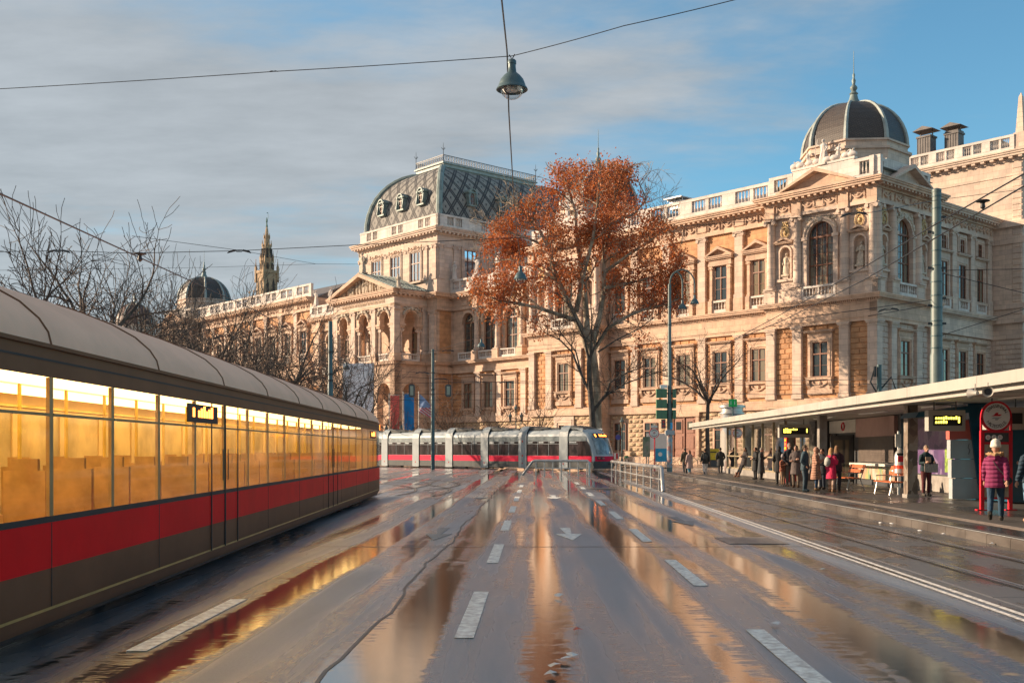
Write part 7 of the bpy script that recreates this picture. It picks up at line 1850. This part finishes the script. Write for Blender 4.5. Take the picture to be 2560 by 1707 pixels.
def domed_house():
    Y = 300; q = W(337, Y); t = thing('domed_building', 'distant orange building with a brown ribbed dome behind bare trees at left', 'building', (q.x, Y, 0), R(30))
    ws = simple('far orange plaster', (.50, .29, .17), .85, var=.15, scale=.3, streak=.2); m = MB(); m.box(-14, 30, -6, 20, 0, 31); m.build('wall', ws, t); m = MB(); m.lathe([(5.6, 31), (5.5, 35.5), (5.8, 36)], n=16); m.build('drum', STONE_PALE, t)
    m = MB(); m.lathe([(5.2*math.cos(R(9*i)), 36 + 6.4*math.sin(R(9*i))) for i in range(11)], n=16); m.build('dome', simple('brown dome', (.12,.06,.05), .5), t, True); m = MB(); m.lathe([(.5,42.2),(.3,43.2),(.45,43.6),(.05,45.5)], n=8); m.build('spire', COPPER, t)
    for k in range(8): a = R(45*k); m = MB(); m.tube([(5.25*math.cos(R(9*i))*math.cos(a), 5.25*math.cos(R(9*i))*math.sin(a), 36+6.45*math.sin(R(9*i))) for i in range(10)], .22, 4); m.build('dome_rib', COPPER_PALE, t)
    for fl in range(4):
        for k in range(9): m = MB(); m.box(-12+4.4*k, -10.4+4.4*k, -6.06, -5.95, 4+6.6*fl, 7.6+6.6*fl); m.build('window', GLASS, t)
    m = MB(); m.box(-14.5, 30.5, -6.6, 20, 30, 31.2); m.build('cornice', STONE, t)
domed_house()

# ---------------------------------------------------------------- overhead wires
WIRE = simple('dark wire', (.03, .032, .036), .5, .3, var=.1)
def wire(pts, lab, r=.014, sag=0, clamps=(), group=None, ks=.75):
    pts = [Vector(p) for p in pts]; out = []
    for a, b_ in zip(pts, pts[1:]):
        n = 10 if sag else 1
        for i in range(n): u = i/n; out.append(a + (b_-a)*u - Vector((0,0,sag*4*u*(1-u))))
    out.append(pts[-1]); t = thing('overhead_wire', lab, 'wire', tuple(out[0]), 0, group); m = MB(); o0 = out[0]
    m.tube([p-o0 for p in out], r, 4); m.build('cable', WIRE, t)
    for c, d in clamps:
        c, d = Vector(c)-o0, Vector(d).normalized(); m = MB()
        for sgn in (-1, 1): m.tube([c+d*sgn*.14*ks, c+d*sgn*.2*ks+Vector((0,0,.02*ks)), c+d*sgn*.5*ks-Vector((0,0,.05*ks)), c+d*sgn*.62*ks-Vector((0,0,.12*ks))], [.03*ks, .055*ks, .06*ks, .02*ks], 5)
        m.bar(c-d*.15*ks+Vector((0,0,.04*ks)), c+d*.15*ks+Vector((0,0,.04*ks)), .03*ks); m.bar(c-d*.15*ks-Vector((0,0,.05*ks)), c+d*.15*ks-Vector((0,0,.05*ks)), .03*ks); m.build('insulator', IRON, t)
    return t
L0 = lamps[0] + Vector((0, 0, .46)); 
wire([W(1250, 15.6, -40), W(1267, 19.5, 122), W(1268, 19.7, 136), W(1272, 21.5, 280), W(1286, 34, 520), W(1301, 45, 655)], 'dark cable running away overhead past the big hanging lamp', .014)
wire([W(1301, 45, 655), W(1260, 60, 800), W(1203, 75, 842), W(1060, 86, 885), W(866, 98, 896)], 'dark cable linking the three smaller hanging lamps', .012)
wire([W(-60, 22.5, 226), W(690, 20.5, 179), L0 + Vector((0,0,-.1)), W(1560, 18, 65), W(1900, 17, -16)], 'thin span wire crossing the sky through the big hanging lamp', .008, .012, [(W(684, 20.5, 178), (1, -.02, 0))], None, .14)
wire([W(-40, 15.6, 466), W(640, 44, 777), W(900, 84, 925)], 'thick dark contact wire falling from the left edge over the near tram', .016)
wire([W(-40, 42, 630), W(140, 42, 627), W(330, 42, 633), W(598, 42, 627), W(900, 42, 612), W(1400, 42, 590)], 'level span wire with insulators before the tower and the gothic spire', .013, 0, [(W(146, 42, 627), (1,0,0)), (W(598, 42, 627), (1,0,0))])
wire([W(330, 40, 590), W(598, 42, 626), W(790, 60, 660), W(1000, 70, 661)], 'thin wire slanting down to the right before the gothic spire', .009)
wire([W(-20, 70, 676), W(500, 70, 669), W(790, 70, 660)], 'faint thin wire behind the bare trees at left', .010)
wire([W(2600, 14.5, 412), W(2330, 18, 566), W(2140, 24, 680), W(1940, 34, 793), W(1836, 41, 848), W(1700, 62, 935)], 'upper contact wire over the right hand tram track', .013)
wire([W(2600, 14.3, 442), W(2330, 18.2, 600), W(2160, 24, 700), W(1960, 34, 800), W(1836, 41, 850)], 'lower contact wire over the right hand tram track', .013)
wire([W(2600, 44, 468), W(2345, 47, 500), W(2180, 36, 531), W(1700, 37, 566)], 'thin span wire with an insulator reaching left from the mast top', .011, 0, [(W(2135, 36, 534), (-1, 0, -.1))])
for a, b_, lab in (((2342, 676), (2600, 672), 'wire from the mast to the right, level one'), ((2342, 680), (2600, 742), 'wire from the mast to the right, sloping one'), ((2342, 760), (2170, 790), 'short wire from the mast down to the left'), ((2342, 842), (2600, 760), 'wire from the mast rising to the right edge'), ((2342, 748), (1980, 798), 'wire from the mast to the cluster of clamps')):
    wire([W(a[0], 47, a[1]), W(b_[0], 46, b_[1])], lab, .014, 0, [(W((a[0]+b_[0])/2+60, 46.5, (a[1]+b_[1])/2), (1, 0, .1))] if 'cluster' in lab else ())
for V, lab in ((950, 'dark cable stretched level before the lower windows at right'), (962, 'second cable stretched before the lower windows at right'), (984, 'third and lowest cable before the lower windows at right')):
    wire([W(1680, 80, V-6), W(1900, 70, V+2), W(2198, 62, V-2), W(2360, 60, V-6)], lab, .016)
for i, (U0, V0, U1, V1, Y) in enumerate(((930, 936, 1500, 965, 70), (900, 958, 1500, 946, 76), (950, 925, 1300, 938, 72), (930, 985, 1700, 975, 82), (1000, 880, 1400, 860, 80), (960, 1000, 1480, 990, 78), (1080, 955, 1700, 948, 70))):
    wire([W(U0, Y, V0), W((U0+U1)/2, Y+2, (V0+V1)/2+4), W(U1, Y+4, V1)], ('uppermost thin wire crossing from the teal post towards the plane tree limbs', 'thin wire with clamps reaching from the portico corner to the plane tree fork', 'thin wire rising to the left before the arched windows', 'thin wire with clamps level with the top of the hanging signals', 'thin wire crossing highest, below the portico balustrade', 'thin wire with clamps level with the foot of the hanging signals', 'thin wire running right to the twin lamp mast', )[(1, 2, 0, 5, 4, 3, 6)[i]], .012, 0, [(W(U0+(U1-U0)*.3, Y+1, V0+(V1-V0)*.3+2), (1, 0, 0))] if i % 2 == 0 else (), None)
m = MB(); q = W(2457, 17.0, 506); 
t = thing('wire_fitting', 'dark mushroom shaped fitting on the wire at the upper right', 'fitting', tuple(q)); m.lathe([(.01,-.11),(.04,-.08),(.03,-.02),(.05,0),(.11,.015),(.10,.03),(.04,.04)], n=12); m.build('insulator', IRON, t, True)
t = thing('wire_fitting', 'dark mushroom shaped fitting on the wire before the bare trees at left', 'fitting', tuple(W(350, 21, 637))); m = MB(); m.lathe([(.01,-.14),(.05,-.10),(.03,-.02),(.05,0),(.13,.015),(.12,.03),(.04,.04)], n=12); m.build('insulator', IRON, t, True)
# ---------------------------------------------------------------- people
SKIN = simple('skin', (.45, .24, .16), .55, var=.08, scale=12)
CLOTH = {}
def cloth_mat(c, puff=False):
    k = (c, puff)
    if k not in CLOTH:
        m, t, b = newmat('cloth'); pos = t.nodes.new('ShaderNodeNewGeometry').outputs['Position']
        t.links.new(mixcol(t, noise(t, pos, 9, 5, .65), tuple(v*.6 for v in c), tuple(min(1, v*1.35) for v in c)), b.inputs['Base Color']); b.inputs['Roughness'].default_value = .8
        bp = t.nodes.new('ShaderNodeBump'); bp.inputs['Strength'].default_value = .8; bp.inputs['Distance'].default_value = .03
        if puff: h = mth(t, 'ABSOLUTE', mth(t, 'SINE', mth(t, 'MULTIPLY', (lambda s_: (t.links.new(pos, s_.inputs[0]), s_.outputs[2])[1])(t.nodes.new('ShaderNodeSeparateXYZ')), 34)))
        else: h = noise(t, stretch(t, pos, (1, 1, .5)), 14, 4, .6)
        t.links.new(h, bp.inputs['Height']); t.links.new(bp.outputs[0], b.inputs['Normal']); CLOTH[k] = m
    return CLOTH[k]
def solid(mb, name, mats, parent=None, vox=.016, mat_of=None, iters=2):
    """fuses overlapping shapes into one continuous skin"""
    me0 = mb.mesh(name, [])
    o = bpy.data.objects.new(name, me0); COL.objects.link(o)
    r = o.modifiers.new('r', 'REMESH'); r.mode = 'VOXEL'; r.voxel_size = vox
    s = o.modifiers.new('s', 'SMOOTH'); s.iterations = iters; s.factor = .5
    dg = bpy.context.evaluated_depsgraph_get(); me = bpy.data.meshes.new_from_object(o.evaluated_get(dg)); me.name = name
    bpy.data.objects.remove(o); bpy.data.meshes.remove(me0); me.materials.clear()
    for m in mats: me.materials.append(m)
    me.polygons.foreach_set('use_smooth', [True]*len(me.polygons))
    if mat_of: me.polygons.foreach_set('material_index', [mat_of(p.center) for p in me.polygons])
    me.update(); return put(me, name, parent)
def sect(mb, rows, n=14):
    """stack of ellipses: (z, x, y, rx, ry)"""
    vs = [(x + rx*math.cos(2*math.pi*i/n), y + ry*math.sin(2*math.pi*i/n), z) for z, x, y, rx, ry in rows for i in range(n)]
    fs = [(j*n+i, j*n+(i+1)%n, (j+1)*n+(i+1)%n, (j+1)*n+i) for j in range(len(rows)-1) for i in range(n)]
    fs += [tuple(range(n))[::-1], tuple((len(rows)-1)*n+i for i in range(n))]; mb.add(vs, fs)
def hand(mb, wr, d, side, curl=.5, s=1.0):
    """palm, four bent fingers of unequal length and a thumb off the side"""
    d = Vector(d).normalized(); up = Vector((0, 1, 0)); x = d.cross(up)
    if x.length < .2: x = d.cross(Vector((0,0,1)))
    x = x.normalized()*side; nrm = d.cross(x).normalized()*side; wr = Vector(wr)
    mb.tube([wr, wr+d*.045*s, wr+d*.09*s], [.024*s, .034*s, .030*s], 7)
    for k, L in enumerate((.066, .076, .070, .054)):
        b = wr + d*.085*s + x*(-.028+.0187*k)*s; c = b + (d*(1-curl*.3)+nrm*curl*.5).normalized()*L*.5*s; e = c + (d*(1-curl)+nrm*curl).normalized()*L*.5*s
        mb.tube([b - d*.02*s, b, c, e], [.0115*s, .0115*s, .0105*s, .008*s], 6)
    b = wr + d*.03*s - x*.03*s; c = b + (d*.7 - x*.6 + nrm*.3).normalized()*.036*s; e = c + (d*.9 - x*.1 + nrm*.4).normalized()*.03*s
    mb.tube([b + x*.01, b, c, e], [.013*s, .013*s, .012*s, .009*s], 6)
def person(lab, U, V, face, h=1.72, coat=(.05,.05,.06), legs=(.03,.035,.05), shoes=(.03,.025,.02), hair=(.05,.03,.02), skirt=.0, arms='down', walk=0, lean=0, hairlen=0, hat=None, hood=None, puff=False, zg=PF_Z, wide=1.0, fur=None, Y=None, boots=False, shirt=None, beard=False):
    """face: heading in degrees, 0 = towards the camera, 90 = to the right of the picture, 180 = away"""
    Y = Y or F*(CAM_H-zg)/(V-VH); p = W(U, Y); k = h/1.75
    Lm = Matrix.Scale(k, 4)
    hip, knee, ank = .93, .50, .09
    sh, neck, head = 1.44, 1.52, 1.635
    def foot_y(sx): return (walk*(.34 if sx > 0 else -.30)) if walk else .0
    B = MB()
    feet = []
    for sx in (-1, 1):
        a = Vector((sx*.09*wide, 0, hip)); fy = foot_y(sx); fx = sx*.10
        if lean: kn = Vector((sx*.09, .20, .56)); an = Vector((sx*.08, .42+.05*sx, .09))
        else:
            kn = Vector((fx, fy*.45+.03+abs(walk)*.05*(sx < 0), knee)); an = Vector((fx*.95, fy, ank + (.10 if walk and sx < 0 else 0)))
        B.tube([a+Vector((0,0,.06)), a*.6+kn*.4, kn, kn*.55+an*.45, an], [.095*wide, .085*wide, .057, .055, .038], 9)
        lift = walk and sx < 0
        toe = an + (Vector((0, .13, -.055)) if not lift else Vector((0, .09, -.13))); heel = an + (Vector((0,-.05,-.045)) if not lift else Vector((0,-.07,.01)))
        B.tube([heel, an+Vector((0,.02,-.035)), toe], [.036, .042, .032], 7); feet.append((an, toe, heel))
    tl = Vector((0, -.10 if lean else 0, 0))
    def TB(z): return (tl.y*(z-.93)/.5 if lean else .02*(walk != 0)*(z-.93)/.5)
    sect(B, [(z, 0, TB(z)+oy, rx*wide, ry) for z, oy, rx, ry in ((.86,0,.155,.11),(.95,0,.165,.115),(1.08,0,.14,.10),(1.22,.005,.155,.11),(1.35,0,.175,.11),(1.44,-.005,.165,.09),(1.49,-.005,.09,.065),(1.53,0,.055,.055))])
    ty = TB(1.44)
    B.tube([(0, ty, 1.46), (0, ty+.012, 1.56)], .052, 8)
    hy = ty + (.03 if arms in ('phone', 'paper') else .015); tilt = .03 if arms in ('phone', 'paper') else 0
    B.ball((0, hy, head+.01), (.076, .094, .115), 12, 9); B.ball((0, hy+.035+tilt, head-.065), (.052, .05, .05), 8, 6)
    B.tube([(0, hy+.088+tilt*.5, head+.02), (0, hy+.112+tilt*.5, head-.022)], [.010, .017], 5)
    for sx in (-1, 1): B.ball((sx*.077, hy-.005, head-.005), (.013, .022, .032), 6, 5)
    # arms
    AR = []
    for sx in (-1, 1):
        s0 = Vector((sx*.185*wide, ty, 1.41))
        if arms == 'phone' or (arms == 'one' and sx > 0): el = Vector((sx*.235*wide, ty+.04, 1.13)); wr = Vector((sx*.07, ty+.27, 1.24))
        elif arms == 'paper': el = Vector((sx*.25*wide, ty+.06, 1.13)); wr = Vector((sx*.16, ty+.28, 1.16))
        elif arms == 'cross': el = Vector((sx*.23*wide, ty+.05, 1.12)); wr = Vector((-sx*.05, ty+.19, 1.14+.03*sx))
        elif arms == 'pocket': el = Vector((sx*.27*wide, ty-.05, 1.13)); wr = Vector((sx*.19*wide, ty+.09, .97))
        else: sw = -foot_y(sx)*.75; el = Vector((sx*.235*wide, ty+sw*.4-.02, 1.14)); wr = Vector((sx*.245*wide, ty+sw+.02, .88+abs(sw)*.12))
        B.tube([s0, s0*.5+el*.5, el, wr], [.052, .046, .038, .026], 8); AR.append((sx, s0, el, wr))
        hand(B, wr, (wr-el), sx, .75 if arms in ('phone', 'paper', 'one') else .4)
    sm = [SKIN]
    body = solid(B, 'person', sm, None, .013*max(1, k))
    body.data.transform(Lm)
    body.location = (p.x, Y, zg); body.rotation_euler = (0, 0, R(180+face))
    tag(body, lab, 'person')
    # eyes, brows and mouth
    E = MB()
    for sx in (-1, 1): E.ball((sx*.030, hy+.083+tilt*.4, head+.018), (.012, .010, .008), 6, 5); E.tube([(sx*.014, hy+.092+tilt*.4, head+.04), (sx*.046, hy+.080+tilt*.4, head+.042)], .005, 4)
    E.tube([(-.022, hy+.086+tilt, head-.062), (0, hy+.092+tilt, head-.064), (.022, hy+.086+tilt, head-.062)], .006, 4)
    e = E.build('face_features', simple('dark eyes', (.06, .03, .025), .4), body); e.data.transform(Lm)
    def add(mb, name, mat, vox=.014):
        o = solid(mb, name, [mat], body, vox); o.data.transform(Lm); return o
    # trousers / legs
    G = MB()
    for sx, (an, toe, heel) in zip((-1, 1), feet):
        a = Vector((sx*.09*wide, 0, hip)); fy = foot_y(sx)
        kn = Vector((sx*.09, .20, .56)) if lean else Vector((sx*.10, fy*.45+.03+abs(walk)*.05*(sx < 0), knee))
        G.tube([a+Vector((0,0,.05)), a*.6+kn*.4, kn, kn*.5+an*.5, an+Vector((0,0,.03))], [.108*wide, .098*wide, .072, .067, .056], 9)
    sect(G, [(.84,0,TB(.84),.165*wide,.12),(.95,0,TB(.95),.178*wide,.125),(1.04,0,TB(1.04),.165*wide,.118)])
    add(G, 'trousers', cloth_mat(legs))
    for an, toe, heel in feet:
        S_ = MB(); S_.tube([heel+Vector((0,-.012,0)), an+Vector((0,.02,-.03)), toe+Vector((0,.012,0))], [.045, .054, .042], 8); S_.tube([an+Vector((0,0,.20 if boots else .06)), an-Vector((0,0,.02))], [.062 if boots else .05, .05], 8)
        add(S_, 'shoe', cloth_mat(shoes), .012)
    # coat with sleeves
    C_ = MB(); f = 1.12 if puff else 1.04; lo = .86 - skirt
    rows = [(lo, 0, TB(max(lo, .6)), (.20+.05*min(1, skirt*2.2))*wide*f, (.15+.06*min(1, skirt*2.2))*f), (.95, 0, TB(.95), .195*wide*f, .145*f), (1.1, 0, TB(1.1), .172*wide*f, .132*f), (1.25, .0, TB(1.25), .185*wide*f, .14*f), (1.37, 0, TB(1.37), .205*wide*f, .135*f), (1.45, 0, TB(1.45), .17*wide*f, .11*f), (1.5, 0, TB(1.5), .095, .085), (1.535, 0, TB(1.5), .078, .075)]
    sect(C_, rows)
    for sx, s0, el, wr in AR: C_.tube([s0+Vector((-sx*.03,0,.0)), s0*.5+el*.5, el, el*.25+wr*.75, wr-(wr-el).normalized()*.01], [.076*f, .070*f, .062*f, .054*f, .046*f], 9)
    if hood == 'down' or fur: C_.tube([(-.13, ty-.02, 1.50), (-.09, ty-.11, 1.47), (0, ty-.14, 1.44), (.09, ty-.11, 1.47), (.13, ty-.02, 1.50)], [.04, .06, .07, .06, .04], 8)
    if hood == 'up': C_.ball((0, hy-.02, head), (.112, .118, .145), 12, 9)
    add(C_, 'coat', cloth_mat(coat, puff))
    if fur:
        Fm = MB(); rr = random.Random(2)
        Fm.tube([(-.14, ty+.03, 1.52), (-.12, ty-.10, 1.51), (0, ty-.17, 1.49), (.12, ty-.10, 1.51), (.14, ty+.03, 1.52)], .045, 8)
        for i in range(70): a = R(180+180*rr.random()); c = Vector((.14*math.cos(a), ty-.01+.16*math.sin(a), 1.51)); Fm.ball(c+Vector((rr.gauss(0,.02), rr.gauss(0,.02), rr.gauss(0,.02))), rr.uniform(.018,.03), 5, 4)
        add(Fm, 'fur_collar', cloth_mat(fur), .012)
    if shirt: Q = MB(); Q.box(-.10, .10, ty+.135*f, ty+.155*f, 1.16, 1.36); q_ = Q.build('coat_patch', cloth_mat(shirt), body); q_.data.transform(Lm)
    # hair and headwear
    Hm = MB()
    if not (hood == 'up'):
        Hm.ball((0, hy-.016, head+.028), (.087, .099, .108), 12, 8)
        if hairlen: 
            sect(Hm, [(head-.02-hairlen, 0, hy-.085, .07, .035), (head-hairlen*.5, 0, hy-.075, .095, .05), (head, 0, hy-.05, .09, .07), (head+.08, 0, hy-.03, .07, .07)], 10)
        if hair is not None and not hat or hairlen: add(Hm, 'hair', cloth_mat(hair or (.05,.03,.02)))
    if hood == 'up': pass
    if hat:
        K = MB(); K.lathe([(.10, .0), (.108, .03), (.11, .07), (.10, .13), (.07, .175), (.02, .195)], (0, hy-.008, head+.03), 14); K.lathe([(.104, 0), (.118, .02), (.118, .055), (.104, .07)], (0, hy-.008, head+.02), 14); K.ball((0, hy-.008, head+.215), .025, 6, 5); add(K, 'hat', cloth_mat(hat))
    if beard: K = MB(); K.ball((0, hy+.05, head-.085), (.055, .05, .05), 8, 6); add(K, 'beard', cloth_mat((.35,.33,.31)))
    return body, Vector((p.x, Y, zg)), R(180+face), k, ty
def on_body(info, name, label, cat, mb, group=None):
    body, loc, rz, k, ty = info
    t = thing(name, label, cat, tuple(loc), rz, group); t.scale = (k, k, k)
    for nm, m, mat in mb: m.build(nm, mat, t, True)
    return t
def backpack(info, lab, col, z=1.2, s=1.0):
    ty = info[4]; m = MB(); m.ball((0, ty-.21, z), (.14*s, .095*s, .20*s), 12, 9); m2 = MB(); m2.ball((0, ty-.285, z-.06), (.10*s, .045, .10*s), 10, 7)
    m3 = MB()
    for sx in (-1, 1): m3.tube([(sx*.09, ty-.15, z+.15), (sx*.11, ty-.05, 1.53), (sx*.12, ty+.13, 1.38), (sx*.15, ty+.10, 1.18), (sx*.14, ty-.12, z-.14)], .018, 5)
    on_body(info, 'backpack', lab, 'backpack', [('bag', m, cloth_mat(col)), ('front_pocket', m2, cloth_mat(tuple(c*.8 for c in col))), ('strap', m3, cloth_mat((.04,.04,.04)))])
def handbag(info, lab, col, x=.24, z=.92, strap=True):
    ty = info[4]; m = MB(); m.ball((x, ty-.10, z), (.11, .06, .10), 10, 7); parts = [('bag', m, cloth_mat(col))]
    if strap: m2 = MB(); m2.tube([(x, ty-.13, z+.06), (.02, ty-.175, 1.25), (-.12, ty-.11, 1.5), (-.13, ty+.05, 1.5)], .008, 4); parts.append(('strap', m2, cloth_mat((.05,.05,.05))))
    on_body(info, 'handbag', lab, 'handbag', parts)
# near woman walking away along the platform edge, and the person at the right edge
w1 = person('woman in a plum winter jacket and white knit hat walking away along the platform edge', 2489, 1303, 152, 1.70, (.22, .018, .085), (.018, .055, .10), (.03, .025, .02), (.3, .2, .1), .10, 'down', 1.0, hat=(.72, .66, .55), fur=(.38, .22, .10), puff=True, boots=False, hairlen=.0)
handbag(w1, 'small dark shoulder bag on the hip of the woman in the plum jacket', (.03, .035, .035))
person('person in dark blue jacket and light jeans cut off by the right picture edge', 2577, 1306, 200, 1.74, (.015, .04, .065), (.10, .20, .30), (.35, .20, .12), (.04,.03,.02), .0, 'one', .4, puff=True)
w3 = person('elderly man in a dark jacket and maroon trousers reading a paper before the purple poster', 2315, 1240, 8, 1.70, (.012, .035, .045), (.10, .018, .022), (.06, .05, .04), (.32, .24, .18), .0, 'paper', shirt=(.42, .30, .22))
m = MB(); m.prism([(-.24, .82), (.24, .84), (.25, 1.14), (.0, 1.10), (-.25, 1.14)], w3[4]+.34, w3[4]+.35); on_body(w3, 'newspaper', 'open newspaper held by the elderly man in maroon trousers', 'newspaper', [('sheet', m, simple('newsprint', (.50, .40, .33), .8, var=.3, scale=20))])
# waiting group by the red column
w4 = person('girl with long blond hair in a bright pink coat with a white backpack', 2078, 1229, 120, 1.62, (.55, .012, .075), (.42, .30, .24), (.22, .13, .08), (.42, .23, .10), .34, 'one', hairlen=.24, boots=True)
backpack(w4, 'white and black backpack on the girl in the pink coat', (.42, .42, .38))
person('woman with brown hair in dark clothes behind the girl in pink', 2092, 1226, 150, 1.70, (.05, .02, .03), (.02,.02,.03), hair=(.22, .12, .06), hairlen=.26, skirt=.1, arms='cross')
person('woman in a pale pink hooded puffer coat and furry boots', 2040, 1226, 70, 1.64, (.42, .22, .15), (.015, .05, .11), (.20, .12, .06), None, .40, 'phone', hood='up', puff=True, boots=True)
person('young woman in dark clothes facing the one in the pink puffer coat', 2056, 1223, -60, 1.58, (.02, .022, .03), (.02, .03, .05), hair=(.03, .02, .015), skirt=.2, arms='cross')
person('man in a blue grey jacket and slate trousers looking down', 2012, 1228, 60, 1.72, (.035, .065, .085), (.03, .055, .075), (.03, .06, .08), (.08, .05, .03), .05, 'pocket', puff=False)
person('dark haired person in a long taupe coat with a fur hood', 1990, 1219, -30, 1.72, (.14, .105, .095), (.20, .15, .11), (.10, .055, .03), (.02, .018, .016), .30, 'cross', fur=(.16, .12, .10), hairlen=.06)
person('tall grey bearded man in a black jacket and khaki trousers', 1973, 1215, 10, 1.82, (.022, .022, .028), (.16, .125, .10), (.08, .06, .045), (.22, .20, .19), .02, 'pocket', beard=True)
c_ = person('child in a rust brown jacket and tan trousers', 1957, 1215, 40, 1.30, (.30, .10, .055), (.34, .20, .12), (.05, .04, .035), (.16, .10, .06), .02, 'one', hat=(.30, .26, .26), puff=True, wide=1.1)
person('person in a dark grey coat with back turned half hidden behind the bearded man', 1948, 1210, 160, 1.70, (.018, .017, .018), (.02,.02,.02), hair=(.01,.01,.01), skirt=.3, arms='pocket', hairlen=.1)
# in front of the glass waiting room
person('older woman in a long dark grey coat with grey hair by the glass waiting room', 1903, 1199, 60, 1.64, (.045, .05, .055), (.02,.02,.022), (.02,.02,.02), (.25, .22, .20), .50, 'phone')
person('woman in a black coat facing the older woman in grey', 1889, 1198, -80, 1.66, (.015, .015, .017), (.015,.015,.018), (.015,.015,.015), (.03,.02,.015), .40, 'cross', hairlen=.04)
person('woman in a dark puffer jacket and brown boots leaning back against the glass', 1860, 1192, -75, 1.66, (.055, .045, .045), (.025, .025, .03), (.20, .085, .045), (.03,.022,.02), .16, 'phone', lean=1, puff=True, boots=True, hairlen=.1)
# people walking off beyond the platform end
person('man in a dark coat with back turned walking away beyond the platform end', 1801, 1183, 180, 1.82, (.02, .022, .026), (.02, .022, .03), (.03,.025,.02), (.02,.016,.014), .28, 'pocket', .35, zg=.02, Y=71)
w6 = person('woman in a dark jacket and white trousers with a backpack walking away', 1763, 1186, 185, 1.74, (.028, .030, .032), (.60, .58, .60), (.05,.05,.06), (.05,.03,.02), .08, 'down', .5, zg=.02, Y=70)
backpack(w6, 'dark backpack with a pale stripe on the woman in white trousers', (.06, .065, .07))
person('woman in a pale pink coat and light blue jeans at the platform end', 1724, 1188, -150, 1.66, (.48, .33, .30), (.08, .28, .40), (.35, .22, .16), (.16, .07, .045), .36, 'one', .3, hairlen=.16, zg=.02, Y=70)
person('young man in a dark olive jacket beside the woman in pale pink', 1713, 1187, -170, 1.78, (.055, .05, .032), (.03,.035,.045), (.03,.03,.03), (.02,.016,.014), .02, 'down', .2, zg=.02, Y=70.5)
